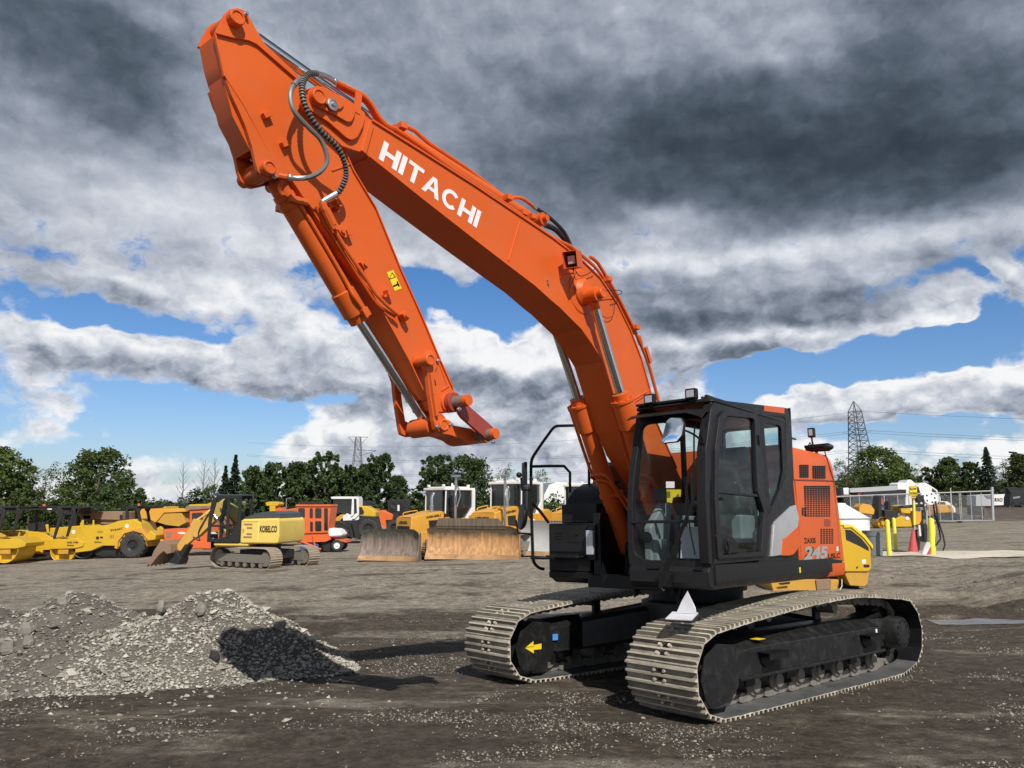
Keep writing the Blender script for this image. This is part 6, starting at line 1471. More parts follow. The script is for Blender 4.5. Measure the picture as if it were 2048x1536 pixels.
# soil compactor with a large lugged tyre
t=T('soil_compactor','yellow soil compactor with one big lugged rear tyre and a black rollover frame','compactor',250,1117,47.5)
t.part('body','my',[[(150,1075),(165,1058),(178,1052),(215,1050),(235,1042),(268,1038),(282,1046),(290,1072),(300,1060),(312,1070),(310,1080),(292,1082),(292,1094),(244,1100),(232,1092),(205,1092),(182,1102),(150,1106)]],.0,1.9,bevel=.05)
t.part('fender','oy',[[(230,1096),(235,1074),(254,1058),(284,1055),(294,1066),(297,1082),(286,1067),(268,1062),(250,1067),(238,1082),(236,1098)]],-.1,.3)
t.part('articulation','bk',[[(182,1102),(205,1094),(230,1094),(240,1112),(186,1112)]],.3,1.6)
t.part('rollover_bar','bk',[[(266,1018),(274,1012),(304,1013),(304,1016),(278,1018),(275,1024),(283,1064),(277,1064),(270,1024)],[(247,1018),(252,1017),(253,1042),(247,1040)]],.2,.35,bevel=.03)
t.part('rollover_bar','bk',[[(266,1018),(274,1012),(304,1013),(304,1016),(278,1018),(275,1024),(283,1064),(277,1064),(270,1024)],[(247,1018),(252,1017),(253,1042),(247,1040)]],1.4,1.55,bevel=.03)
t.part('canopy','bk',[[(248,1013),(305,1010),(306,1015),(248,1018)]],.2,1.55)
t.part('exhaust','bk',[[(224,1030),(229,1030),(229,1052),(224,1052)]],.9,1.0); t.part('beacon','org',[[(262,1007),(267,1007),(267,1012),(262,1012)]],.8,.9)
t.part('handrail','my',[[(161,1040),(165,1040),(166,1072),(158,1072)],[(183,1040),(186,1040),(187,1068),(182,1068)]],.1,.18)
c=t.p(266,1091); wheel(t.r,c.x,.15,t.m(25),.6,'bk',18,.42,z=c.z); wheel(t.r,c.x,1.75,t.m(25),.6,'bk',0,.42,z=c.z)
c=t.p(170,1092); t.drum(165,1094,22,.1,1.8,'bk')
t.text('SV544T',221,1063,246,4,-.01,y1=1059); t.text('SAKAI',189,1086,203,3.5,-.01)
t.part('round_badge','wh',[[(254+4*math.cos(2*PI*k/14),1052+4*math.sin(2*PI*k/14)) for k in range(14)]],-.015,.0,flat=True)
t.part('vent','bk',[[(195,1062),(206,1062),(206,1063),(195,1063)],[(195,1065),(206,1065),(206,1066),(195,1066)],[(192,1073),(198,1073),(198,1079),(192,1079)],[(200,1073),(206,1073),(206,1077),(200,1077)],[(220,1070),(221,1070),(221,1077),(220,1077)],[(223,1070),(224,1070),(224,1077),(223,1077)],[(226,1070),(227,1070),(227,1077),(226,1077)]],-.012,.01,flat=True)
# machine between: black canopy roller further back
t=T('soil_compactor','yellow roller with a wide black canopy, standing behind between the tandem roller and the compactor','compactor',150,1110,52)
t.part('canopy','bk',[[(118,1020),(130,1013),(180,1013),(181,1017),(155,1018),(152,1028),(118,1030)]],.2,1.8); t.part('rollover_bar','bk',[[(146,1018),(154,1016),(150,1030),(147,1056),(141,1056),(145,1030)],[(120,1026),(126,1026),(124,1050),(119,1050)],[(180,1014),(158,1016),(158,1018),(180,1017)]],.2,.35)
t.part('body','my',[[(100,1056),(150,1052),(170,1050),(190,1062),(190,1092),(100,1092)]],.0,1.9,bevel=.05); t.part('seat','bk',[[(126,1036),(140,1034),(142,1056),(124,1056)]],.6,1.3,bevel=.05); t.part('handrail','my',[[(158,1046),(161,1044),(163,1064),(160,1064)]],.1,.2); t.part('round_badge','wh',[[(147+4*math.cos(2*PI*k/14),1064+4*math.sin(2*PI*k/14)) for k in range(14)]],-.015,.0,flat=True)
t.part('drum','my',[[(150+20*math.cos(2*PI*k/24),1092+20*math.sin(2*PI*k/24)) for k in range(24)]],.2,1.7)
# articulated dump truck with a tipped yellow bed
t=T('dump_truck','articulated dump truck with a tipped yellow-orange bed behind the compactor','dump truck',330,1100,56)
t.part('bed','oy',[[(272,1020),(276,1017),(371,1017),(372,1024),(328,1026),(312,1045),(282,1042),(270,1040)]],.0,2.8,bevel=.05); t.part('bed_tail','cy',[[(327,1024),(362,1026),(371,1045),(356,1053),(330,1050),(312,1044)]],.1,2.7)
t.part('bed_canopy','my',[[(300,1014),(326,1013),(328,1017),(298,1017)],[(376,1009),(400,1008),(440,1011),(440,1016),(380,1020),(368,1022)]],.2,2.6,bevel=.04)
t.part('chassis','my',[[(284,1044),(302,1044),(305,1060),(318,1052),(324,1058),(312,1075),(300,1078),(300,1100),(290,1100),(288,1080)]],.2,2.4,bevel=.04); t.part('engine','bk',[[(300,1050),(330,1050),(330,1075),(300,1078)]],.6,2.2)
for x in (318,352): c=t.p(x,1084); wheel(t.r,c.x,.5,t.m(22),.6,'my',0,.4,z=c.z)
t=T('dump_truck','worn brown tipper bed seen between the roller canopies at the left','dump truck',225,1105,60)
t.part('bed','brownbed',[[(160,1024),(190,1023),(245,1024),(245,1040),(160,1038)],[(165,1030),(182,1030),(180,1044),(168,1042)]],.0,2.8); t.part('bed_tail','brownbed',[[(182,1026),(236,1026),(244,1040),(238,1050),(216,1050),(190,1048)]],.2,2.6)
t.part('cab','bk',[[(160,1050),(250,1048),(250,1090),(160,1090)]],.5,2.4)
for x in (180,225): c=t.p(x,1086); wheel(t.r,c.x,.5,t.m(19),.6,'my',0,.4,z=c.z)
# orange road brooms
t=T('road_sweeper','orange road sweeper half hidden behind the yellow excavator arm','sweeper',390,1112,39.5)
t.part('hood','org',[[(325,1062),(330,1058),(372,1057),(378,1052),(378,1098),(352,1100),(330,1092)]],.0,1.7,bevel=.05); t.part('body','org',[[(378,1052),(436,1052),(440,1098),(378,1098)],[(420,1066),(445,1058),(445,1098),(420,1098)]],.0,1.8,bevel=.05); 
t.part('cab','org',[[(376,1020),(380,1014),(440,1010),(450,1014),(450,1056),(376,1056)]],.2,1.6,bevel=.04); t.part('window','gl',[[(381,1026),(403,1025),(403,1046),(381,1047)],[(408,1025),(440,1024),(440,1044),(408,1045)]],.18,.22,flat=True); t.part('cab_roof','brownbed',[[(366,1018),(372,1012),(440,1011),(440,1016),(380,1020)]],.1,1.7)
t.part('vent','brownbed',[[(332,1064),(344,1064),(344,1076),(332,1076)]],-.01,.02); t.part('badge','wh',[[(355,1064),(368,1064),(373,1068),(358,1068)],[(415,1064),(430,1064),(435,1068),(418,1068)]],-.012,.0,flat=True); t.part('round_badge','wh',[[(426+4*math.cos(2*PI*k/14),1080+4*math.sin(2*PI*k/14)) for k in range(14)]],-.015,.0,flat=True)
t.part('exhaust','steel',[[(372,1026),(376,1026),(376,1050),(372,1050)]],.8,.9)
for x in (434,350): c=t.p(x,1101); wheel(t.r,c.x,.2,t.m(11),.3,'wh',0,.55,z=c.z)
t=T('road_sweeper','orange road sweeper with a tall windowed cab and a white water tank','sweeper',635,1106,40.5)
t.part('cab','org',[[(592,1010),(660,1010),(662,1015),(656,1066),(592,1068)]],.0,1.7,bevel=.04)
t.part('window','gl',[rr2([(x0,y0),(x1,y0),(x1,y1),(x0,y1)],3,3) for x0,y0,x1,y1 in ((595,1017),(611,1017)) and ((596,1016,610,1036),(619,1016,626,1037),(630,1016,643,1037),(620,1043,626,1064),(630,1042,643,1063),(648,1016,656,1062))],-.01,.02,flat=True)
t.part('cab_roof','bk',[[(594,1004),(634,1003),(636,1008),(592,1010)]],.2,1.5); t.part('cab_roof','org',[[(592,1009),(662,1009),(663,1013),(592,1013)]],-.08,1.8)
t.part('chassis','org',[[(592,1068),(656,1066),(660,1078),(690,1080),(692,1086),(684,1084),(664,1078),(650,1084),(592,1086)]],.1,1.6); t.part('water_tank','tank',[[(652,1060),(656,1057),(676,1058),(684,1068),(684,1073),(656,1075)]],.1,1.6,bevel=.12)
t.tube('broom_arm','org',[([(594,1080),(636,1096)],.05),([(612,1094),(642,1098)],.05),([(625,1070),(630,1096)],.05)],.05); t.part('broom','bluep',[[(597+0,1090),(606,1083),(626,1082),(636,1090),(634,1102),(600,1104)]],.2,1.5,bevel=.05); t.part('guard','bk',[[(640,1084),(658,1084),(658,1103),(644,1103)],[(600,1100),(640,1098),(640,1106),(600,1106)]],.3,1.4)
for x,y,rp_ in ((673,1091,11.5),): c=t.p(x,y); wheel(t.r,c.x,.2,t.m(rp_),.3,'wh',0,.55,z=c.z); wheel(t.r,c.x,1.5,t.m(rp_),.3,'wh',0,.55,z=c.z)
t.tube('antenna','steel',[([(568,1020),(568,997),(577,996)],.5)],.04)
# wheel loaders
t=T('wheel_loader','yellow and black wheel loader with a white cab behind the orange sweeper','wheel loader',705,1088,47)
t.part('boom_arm','cy',[[(655,1062),(662,1040),(680,1028),(688,1024),(686,1032),(668,1052),(660,1066)]],.5,1.6,bevel=.03); t.part('front_frame','wh',[[(682,1034),(692,1026),(716,1028),(716,1040),(700,1043),(684,1042)]],.4,2.0); t.part('chassis','bk',[[(664,1044),(690,1041),(716,1040),(722,1032),(748,1033),(752,1050),(756,1068),(726,1076),(700,1076),(690,1060),(680,1048),(664,1050)]],.0,2.2,bevel=.04)
cb=t.part('cab','wh',[[(659,994),(666,993),(714,993),(716,997),(716,1030),(708,1038),(702,1038),(712,1026),(711,998),(706,998),(706,1030),(700,1034),(702,998),(661,998)]],.3,1.8); t.part('window','gl',[[(664,999),(703,998),(701,1030),(690,1026),(668,1026),(664,1016)],[(706,998),(712,998),(712,1024),(706,1030)]],.4,1.75,par=cb,bevel=0,flat=True)
t.part('engine_hood','my',[[(716,1012),(732,1012),(742,1018),(750,1024),(750,1034),(716,1032)]],.3,1.9,bevel=.05); t.part('hood_window','bk',[[(717,1014),(722,1014),(727,1024),(725,1030),(717,1030)]],.29,.32,flat=True)
t.part('fender','bk',[[(661,1046),(668,1042),(684,1042),(696,1052),(698,1058),(684,1048),(668,1047)]],-.3,.5); t.part('ladder','bk',[[(704,1044),(716,1040),(722,1074),(712,1076)]],-.25,.05)
c=t.p(678,1064); wheel(t.r,c.x,.05,t.m(21),.6,'bk',16,.5,z=c.z); wheel(t.r,c.x,1.9,t.m(21),.6,'bk',0,.5,z=c.z); c=t.p(737,1058); wheel(t.r,c.x,.05,t.m(20),.6,'bk',16,.5,z=c.z)
t=T('wheel_loader','orange wheel loader with a dark cab, between the white-cabbed loader and the bulldozer','wheel loader',790,1078,54)
t.part('hood','org',[[(750,1024),(762,1020),(780,1026),(786,1030),(784,1040),(772,1044),(776,1056),(760,1058),(754,1046)]],.2,1.9,bevel=.06); cb=t.part('cab','bk',[[(773,1000),(812,998),(815,1002),(813,1038),(786,1040),(776,1030)]],.3,1.8); t.part('window','gl',[[(777,1004),(791,1003),(792,1024),(779,1026)],[(795,1003),(810,1002),(809,1030),(795,1030)]],.28,.32,flat=True); t.part('small_label','wh',[[(794,1010),(798,1010),(798,1022),(794,1022)]],.26,.28,flat=True)
t.part('chassis','bk',[[(770,1040),(815,1036),(820,1050),(800,1058),(772,1056)]],.2,2.0); t.part('fender','rust',[[(750,1048),(776,1056),(776,1059),(750,1059)]],.0,1.8); c=t.p(788,1056); wheel(t.r,c.x,.2,t.m(15),.6,'bk',16,.5,z=c.z)
t=T('wheel_loader','dark machine cab showing above the hood of the white-cabbed loader','wheel loader',735,1080,60)
t.part('cab','bk',[[(716,1002),(736,1001),(738,1012),(736,1030),(716,1030)]],.3,1.8); t.part('body','cy',[[(716,1016),(752,1018),(752,1036),(716,1036)]],.2,2.0); c=t.p(735,1062); wheel(t.r,c.x,.2,t.m(15),.6,'bk',0,.5,z=c.z)
# things glimpsed behind the yellow excavator
t=T('excavator','old yellow machine boom showing between the dump truck and the yellow excavator cab','excavator',445,1100,50)
t.part('boom','my',[[(400,1016),(410,1008),(420,1004),(428,1005),(434,1010),(445,1012),(445,1020),(430,1018),(408,1020)]],.3,.8,bevel=.04); t.part('body','org',[[(400,1030),(445,1026),(445,1070),(400,1070)]],.3,1.8)
t=T('excavator','yellow machine roof showing behind the black cab of the yellow excavator','excavator',540,1095,52)
t.part('body','my',[[(528,1005),(538,1003),(552,1004),(556,1008),(552,1012),(530,1012)],[(536,1012),(548,1012),(548,1040),(536,1040)]],.3,1.6,bevel=.03); t.part('hood','org',[[(538,1016),(558,1015),(560,1020),(590,1016),(592,1030),(538,1034)]],.5,1.6); t.part('chassis','bk',[[(536,1040),(592,1030),(592,1080),(536,1080)]],.5,1.6)
# ---------------- bulldozers
def dozer(px,py,yaw,label,bladew,bladeh,bmat,scale=1,mast=False,spill=0,bl_h0=.05,word=True,D=None,byaw=0):
    r=root('bulldozer',label,'bulldozer',px,py,yaw,D=D,group='yellow bulldozers with white cabs'); r.scale=(scale,)*3
    for s in (1,-1): belt(r,-1.9,1.5,s*.98,.62,1.0,1.0,top=1.02)
    B(r,'hood','oy',('f',[(-.62,.9),(-.62,1.80),(-.5,1.88),(.5,1.88),(.62,1.80),(.62,.9)],1.95,2.02),('s',[(2.0,.8),(2.0,1.84),(1.85,1.90),(.35,2.14),(.2,2.1),(.2,.8)],-.62,.62),bevel=.04)
    B(r,'chassis','oy',('b',(-.2,0,.9),(3.4,1.3,.7)),('s',[(.25,.95),(.25,1.9),(-.4,1.35),(-.6,1.0)],-1.0,1.0),('b',(-1.2,0,1.5),(1.3,1.9,.65)),('s',[(-1.9,1.1),(-1.95,1.75),(-1.4,2.0),(-.9,1.95),(-.9,1.1)],-1.15,1.15),bevel=.05)
    B(r,'radiator_grille','bk',*[('b',(2.03,0,z),(.03,.95,.035)) for z in (1.08,1.15,1.22,1.29,1.36,1.43)],('b',(2.015,0,1.26),(.02,1.0,.45)),('s',[(.45,1.3),(.5,1.75),(1.1,1.72),(1.05,1.35)],.615,.635),('s',[(.45,1.3),(.5,1.75),(1.1,1.72),(1.05,1.35)],-.635,-.615),flat=True,bevel=0)
    if word:
        text3(r,'LIEBHERR',Vector((2.035,-.36,1.58)),Vector((2.035,.36,1.58)),Vector((2.035,-.36,1.70)),bold=.04)
        text3(r,'LIEBHERR',Vector((1.25,-.628,1.80)),Vector((.45,-.628,1.90)),Vector((1.25,-.628,1.90)),bold=.04)
        text3(r,'LIEBHERR',Vector((.45,.628,1.90)),Vector((1.25,.628,1.80)),Vector((.45,.628,2.0)),bold=.04)
    cb=B(r,'cab','wh',('b',(-.45,0,3.12),(1.75,1.75,.12)),('b',(-.45,0,3.2),(1.3,1.5,.07)),*[('s',[(-1.3,2.0),(-1.3,3.1),(-1.12,3.1),(-1.12,2.3),(-.45,1.45),(-.2,1.45),(-.2,1.25),(-.75,1.25)],s*.86-.06,s*.86+.06) for s in (-1,1)],*[('s',[(.34,3.1),(.26,3.1),(.28,2.0),(.36,2.0)],s*.80-.03,s*.80+.03) for s in (-1,1)],bevel=.03)
    B(cb,'window','gl',('s',[(-1.12,2.3),(-1.12,3.06),(.28,3.06),(.30,2.1),(.1,1.6),(-.3,1.45),(-.5,1.5)],-.80,.80),('f',[(-.62,2.1),(-.62,3.06),(.62,3.06),(.62,2.1)],.30,.38),bevel=.02,flat=True)
    B(cb,'roof_lights','wh',*[('b',(x,y,3.28),(.12,.14,.1)) for x in (.3,-1.1) for y in (-.6,.6)],('c',(-.4,.3,3.2),(-.4,.3,3.4),.05))
    B(cb,'window_post','dg',('b',(.05,.87,2.4),(.05,.03,1.4)),('b',(.05,-.87,2.4),(.05,.03,1.4)),('t',[(.1,.92,1.9),(.05,.92,2.6),(.02,.92,3.0)],.02))
    B(r,'exhaust','steel',('t',[(.75,.35,2.0),(.75,.35,2.75),(.65,.35,2.95)],.075,10),('t',[(.75,.35,2.0),(.75,.35,2.4)],.10,10))
    B(r,'handrail','oy',('t',[(1.7,.5,1.92),(1.7,.5,2.05),(1.0,.5,2.15),(1.0,.5,2.02)],.025,6,2),('t',[(1.7,-.5,1.92),(1.7,-.5,2.05),(1.0,-.5,2.15),(1.0,-.5,2.02)],.025,6,2))
    # blade: curved moldboard
    prof=[(2.95,bl_h0),(2.80,bl_h0+.18),(2.62,bl_h0+bladeh*.35),(2.56,bl_h0+bladeh*.55),(2.60,bl_h0+bladeh*.78),(2.76,bl_h0+bladeh),(2.70,bl_h0+bladeh),(2.52,bl_h0+bladeh*.80),(2.46,bl_h0+bladeh*.55),(2.50,bl_h0+bladeh*.30),(2.70,bl_h0+.12),(2.86,bl_h0)]
    bl=MB(); w=bladew/2
    secs=[(-w,.16),(-w*.80,.0),(w*.80,.0),(w,.16)]
    bl.loft([[Vector((x+dx,y,z-(.12 if abs(y)>w*.95 and z>bl_h0+bladeh*.9 else 0))) for x,z in prof] for y,dx in secs]); 
    for s in (-1,1): bl.prism([Vector((x,s*w,z)) for x,z in ((3.08,bl_h0),(2.86,bl_h0+.3),(2.75,bl_h0+bladeh*.8),(2.6,bl_h0+bladeh*.9),(2.5,bl_h0))],[Vector((x,s*(w+.03),z)) for x,z in ((3.08,bl_h0),(2.86,bl_h0+.3),(2.75,bl_h0+bladeh*.8),(2.6,bl_h0+bladeh*.9),(2.5,bl_h0))])
    if spill: bl.prism([Vector((2.72,y,z)) for y,z in((-w*.85,bl_h0+bladeh-.1),(-w*.78,bl_h0+bladeh+spill),(w*.55,bl_h0+bladeh+spill),(w*.72,bl_h0+bladeh-.1))],[Vector((2.66,y,z)) for y,z in((-w*.85,bl_h0+bladeh-.1),(-w*.78,bl_h0+bladeh+spill),(w*.55,bl_h0+bladeh+spill),(w*.72,bl_h0+bladeh-.1))])
    MY=Matrix.Translation((2.62,0,0))@Matrix.Rotation(R(byaw),4,'Z')@Matrix.Translation((-2.62,0,0)); bl.xf(MY)
    bb=bl.build('blade',M[bmat],r,angle=40)
    ce=MB(); ce.loft([[Vector((x+dx+.012,y,z)) for x,z in ((2.97,bl_h0-.02),(2.83,bl_h0+.17),(2.80,bl_h0+.17),(2.93,bl_h0-.02))] for y,dx in ((-w,.16),(-w*.8,0),(w*.8,0),(w,.16))]); ce.xf(MY); ce.build('cutting_edge',M['rust'],bb,angle=40)
    B(r,'push_arm','oy',('b',(.85,.62,.55),(1.8,.16,.25)),('b',(.85,-.62,.55),(1.8,.16,.25)),('c',(1.5,.45,1.3),(1.95,.45,1.1),.07),('c',(1.5,-.45,1.3),(1.95,-.45,1.1),.07),bevel=.02)
    if mast:
        for y in (w*.55,-w*.55): B(r,'mast','steel',('t',[(2.18-y*.42,y*.9,bl_h0+bladeh*.6),(2.2-y*.42,y*.9,2.4),(2.18-y*.42,y*.9,3.35)],.055,8),('b',(2.18-y*.42,y*.9,3.38),(.28,.28,.10)),('t',[(2.2-y*.42,y*.9+.08,3.0),(2.1-y*.42,y*.9+.16,2.6),(2.2-y*.42,y*.9+.08,2.1)],.03,6,4),('t',[(2.2-y*.42,y*.9+.08,2.9),(2.4-y*.42,y*.9+.14,2.5),(2.2-y*.42,y*.9+.05,2.2)],.02,6,4))
    return r
dozer(884,1104,220,'smaller bulldozer with a white cab and a grey-brown blade, left of the other',2.72,1.32,'blade_b',D=36.0,byaw=34)
dozer(1020,1106,236,'larger bulldozer with silver masts and a wide rusty orange-brown blade',3.8,1.30,'blade_a',scale=1.06,mast=True,spill=.30,D=36.0,byaw=22)
dozer(1165,1106,238,'bulldozer mostly hidden behind the black toolbox, only its pale grey blade showing',3.6,1.5,'grbox',D=36.5,word=False)
# white tent and blue machine behind the bulldozers
t=T('storage_tent','white and blue-grey curved tent roof behind the right bulldozer','tent',1115,1040,75)
t.part('canopy','tank',[[(1085,1018),(1088,990),(1098,970),(1112,964),(1150,966),(1150,1040),(1085,1040)]],.0,8); t.part('end_wall','greyp',[[(1076,968),(1112,964),(1098,970),(1088,992),(1076,1000)]],.5,7)
t=T('air_compressor','dark blue machine standing between the two bulldozers','compressor',938,1080,55)
t.part('body','bluep',[[(922,1012),(948,1008),(950,1040),(924,1044)],[(928,1020),(946,1018),(946,1050),(928,1052)]],.2,1.8,bevel=.06); t.part('frame','bk',[[(920,1044),(952,1040),(952,1072),(920,1074)]],.3,1.7)
c=t.p(930,1066); wheel(t.r,c.x,.4,.4,.25,'wh',z=c.z); 
# ---------------- right side: compactor behind the excavator
t=T('soil_compactor','yellow compactor standing right behind the orange tail of the big excavator','compactor',1640,1184,15.2)
t.part('hood','my',[[(1560,1060),(1690,1052),(1704,1052),(1728,1072),(1742,1090),(1744,1138),(1738,1144),(1560,1144)]],.0,1.5,bevel=.03)
t.part('hood_rim','yellow',[[(1686,1050),(1704,1050),(1730,1070),(1745,1090),(1746,1100),(1740,1092),(1727,1076),(1702,1055),(1688,1056)]],-.03,1.5,bevel=.01); t.part('side_grille','bk',[[(1690,1059),(1702,1060),(1722,1076),(1737,1094),(1738,1103),(1718,1092),(1692,1080)]],-.008,.01)
t.part('rear_bumper','cy',[[(1694,1142),(1742,1142),(1738,1168),(1732,1174),(1702,1172),(1692,1150)]],.05,1.4); t.part('frame','cy',[[(1542,1160),(1550,1186),(1560,1187),(1680,1187),(1682,1160)]],.1,1.4); t.part('frame_box','brownbed',[[(1633,1160),(1665,1158),(1664,1180),(1636,1182)]],.06,.12); t.part('light','wh',[[(1723,1119),(1732,1119),(1732,1128),(1723,1128)]],-.01,.01,flat=True); t.part('slot','bk',[rr2([(1727,1129),(1739,1129),(1739,1135),(1727,1135)],2,3),[(1712,1134),(1716,1132),(1716,1136),(1712,1138)],[(1556,1166),(1580,1163),(1580,1168),(1560,1170)]],-.012,.01,flat=True)
t.part('knob','yellow',[[(1691,1041),(1697,1041),(1699,1052),(1689,1052)]],.4,.5); t.tube('hose','wh',[([(1682,1158),(1682,1172),(1674,1186)],-.05)],.012); t.part('foot','bk',[[(1712,1174),(1730,1174),(1730,1180),(1712,1180)]],.3,.6)
b=MB(); c=t.p(1580,1178); 
for x in (1580,1700): c=t.p(x,1160); wheel(t.r,c.x,.55,.40,.4,'my',12,.5,z=.40); wheel(t.r,c.x,1.25,.40,.4,'my',0,.5,z=.40)
# ---------------- fuel area
t=T('storage_tank','large white poly tank with a sloping lid behind the grey bin','tank',1728,1098,24.5)
c=t.p(1712,1098,1.4); r_=t.m(56); zt=t.p(1712,1037).z; zp=t.p(1712,1006).z; 
b=MB(); b.lathe((c.x,1.4,0),(0,0,1),[(0,.1),(0,r_*.98),(zt-.05,r_*.98),(zt,r_*1.03),(zt+.02,r_*.97),(zp-.08,r_*.25),(zp-.02,r_*.22),(zp,r_*.15)],48); b.build('tank_shell',M['tank'],t.r,angle=25)
def can():
    t=T('rubbish_bin','grey plastic rubbish bin beside the yellow bollards','bin',1756,1112,24.6)
    c=t.p(1756,1112,0); b=MB(); h=t.m(48); b.lathe((c.x,.3,c.z),(0,0,1),[(0,t.m(15)),(.02,t.m(16)),(h*.78,t.m(18)),(h*.80,t.m(19)),(h*.97,t.m(19.4)),(h,t.m(20)),(h*.99,t.m(17.5)),(h*.6,t.m(16))],28); b.build('bin_body',M['greyp'],t.r,angle=30)
can()
def bollard(px,py,topy,D,w,lb,lean=0):
    t=T('bollard',lb,'bollard',px,py,D,'yellow bollards round the fuel pump'); c=t.p(px,py,0); e=t.p(px+lean,topy,0); b=MB(); d=e-c; b.lathe(c-d.normalized()*.05,d,[(0,.02),(0,t.m(w/2)),(d.length,t.m(w/2)),(d.length+.03,t.m(w/2)*.9),(d.length+.06,t.m(w/2)*.5),(d.length+.07,.01)],18); b.build('post',M['bollard'],t.r,angle=30)
M['bollard']=paint('bollard_yellow',(.78,.70,.06),.5,dirt=.3,dcol=(.45,.38,.1))
bollard(1779,1113,1040,24.3,9,'thick yellow bollard right beside the grey bin',-5); bollard(1792,1100,1036,27.5,7,'thinner yellow bollard behind the one beside the bin',-5); bollard(1865,1113,1037,24.3,11,'yellow bollard right of the white bag',-3); bollard(1869,1102,1050,27.5,6,'yellow bollard half hidden behind the one right of the white bag',-2)
t=T('fuel_pump_stand','black pump stand with a hose reel, hanging hoses and a yellow post','fuel pump',1840,1104,25.5)
t.tube('post','glz',[([(1830,998),(1832,1060)],.1),([(1862,1010),(1862,1060)],.3)],.035); t.tube('post','bollard',[([(1829,1002),(1830,1050)],.05)],.05); t.tube('frame','bk',[([(1838,1060),(1842,1106)],.2),([(1848,1064),(1846,1100)],.3),([(1836,1062),(1860,1058)],.2),([(1856,1020),(1857,1085)],.4),([(1790,1103),(1850,1106)],.1)],.04)
t.part('shelf','bk',[[(1808,1012),(1852,1008),(1852,1014),(1808,1017)]],.1,.5); t.part('pump','bk',[[(1836,992),(1852,990),(1854,1002),(1838,1006)],[(1850,1050),(1858,1048),(1858,1084),(1852,1084)]],.1,.5,bevel=.02)
b=MB(); c=t.p(1863,996,.1); b.lathe(c,(0,-1,0),[(-.25,.05),(-.25,t.m(13)),(-.22,t.m(13)),(-.2,t.m(9)),(-.02,t.m(9)),(0,t.m(13)),(.03,t.m(13)),(.03,.05)],20); b.build('hose_reel',M['tank'],t.r,angle=30)
b=MB()
for k in range(5): a=2*PI*k/5; b.box(c+Vector((math.cos(a)*t.m(8.5),-.035,math.sin(a)*t.m(8.5))),(.06,.01,.06))
b.build('reel_holes',M['bk'],t.r); t.tube('hose','rubber',[([(1871,1002),(1876,1040),(1886,1070),(1890,1090),(1885,1104),(1874,1109)],.0),([(1869,1004),(1873,1030),(1882,1062),(1884,1078),(1876,1090),(1870,1090)],.1),([(1846,1000),(1850,1030),(1840,1050)],.0)],.03)
t.tube('jack_handle','wh',[([(1838,1050),(1840,1072)],.0)],.045)
t=T('warning_sign','square yellow sign reading SLOW DOWN above the fuel pump','sign',1827,1104,28)
t.part('sign_board','yellow',[rr2([(1818,972),(1835,972),(1835,992),(1818,992)],2,3)],.0,.03,flat=True); t.tube('post','bk',[([(1827,990),(1830,1103)],.06)],.03)
t.text('SLOW',1820,980.5,1833,5.5,-.01); t.text('DOWN',1820,989.5,1833,5.5,-.01); t.tube('sign_border','bk',[([(1818.8,973),(1834.2,973),(1834.2,991.2),(1818.8,991.2),(1818.8,973)],-.004)],.006); t.part('lower_plate','oy',[[(1820,993),(1834,993),(1832,997),(1822,997)]],.0,.04)
t=T('traffic_cone','faded red traffic cone leaning by the pump stand','cone',1829,1106,24.8); c=t.p(1829,1106,.1); e=t.p(1829,1058,.1); b=MB(); b.lathe(c,e-c,[(0,t.m(10)),(.05,t.m(9)),((e-c).length,t.m(2))],14); b.build('cone_body',M['pink'],t.r)
t=T('sack','white and red printed sack slumped against the bollard','sack',1853,1113,24.0)
b=MB(); lp=[]
for k,(w_,y) in enumerate(((9,1114),(9.5,1106),(8,1098),(6,1090),(3,1083))):
    lp.append([t.p(1851+k*1.6+w_*math.cos(q),y,0)+Vector((0,.12*math.sin(q)+.1*math.sin(q*3+k)*.3,0)) for q in [2*PI*j/12 for j in range(12)]])
b.loft(lp); b.build('sack_body',M['wh'],t.r,angle=60); t.part('red_print','pink',[[(1848,1112),(1854,1112),(1860,1096),(1856,1094)]],-.16,-.13,bevel=0)
# small yellow roller and road machine behind the bollards
t=T('tandem_roller','small yellow and black roller behind the bollards','road roller',1800,1056,39)
t.part('body','my',[[(1790,1040),(1806,1032),(1824,1036),(1828,1054),(1792,1054)],[(1802,1012),(1812,1010),(1826,1016),(1824,1028),(1806,1026)]],.2,1.6,bevel=.05); t.drum(1772,1046,12,.3,1.5,'my'); t.drum(1848,1054,11,.3,1.5,'my'); t.part('frame','bk',[[(1774,1020),(1802,1022),(1802,1052),(1778,1050)],[(1762,992),(1768,990),(1769,1040),(1762,1040)]],.4,1.4,bevel=.03); t.part('hood','oy',[[(1830,1022),(1850,1024),(1852,1048),(1832,1050)]],.2,1.5)
t.part('seat','bk',[[(1784,1004),(1788,1002),(1790,1020),(1784,1020)]],.6,1.2); t.part('badge','wh',[[(1817+4*math.cos(2*PI*k/14),1037+4*math.sin(2*PI*k/14)) for k in range(14)]],.15,.19,flat=True); t.part('hood_side','oy',[[(1722,1014),(1730,1007),(1746,1010),(1754,1020),(1752,1030),(1722,1026)]],.3,1.4,bevel=.05)
t=T('asphalt_paver','orange-yellow road machine on a low black trailer by the gate','paver',1900,1046,48)
t.part('hood','oy',[[(1868,1022),(1872,1012),(1882,1008),(1904,1010),(1912,1018),(1912,1026),(1872,1028)]],.2,1.8,bevel=.12); t.part('trailer','bk',[[(1868,1026),(1914,1025),(1926,1030),(1926,1042),(1870,1044)]],.3,1.7); c=t.p(1921,1038); wheel(t.r,c.x,.2,.32,.25,'bk',z=c.z); c=t.p(1884,1036); wheel(t.r,c.x,.2,.32,.25,'bk',z=c.z)
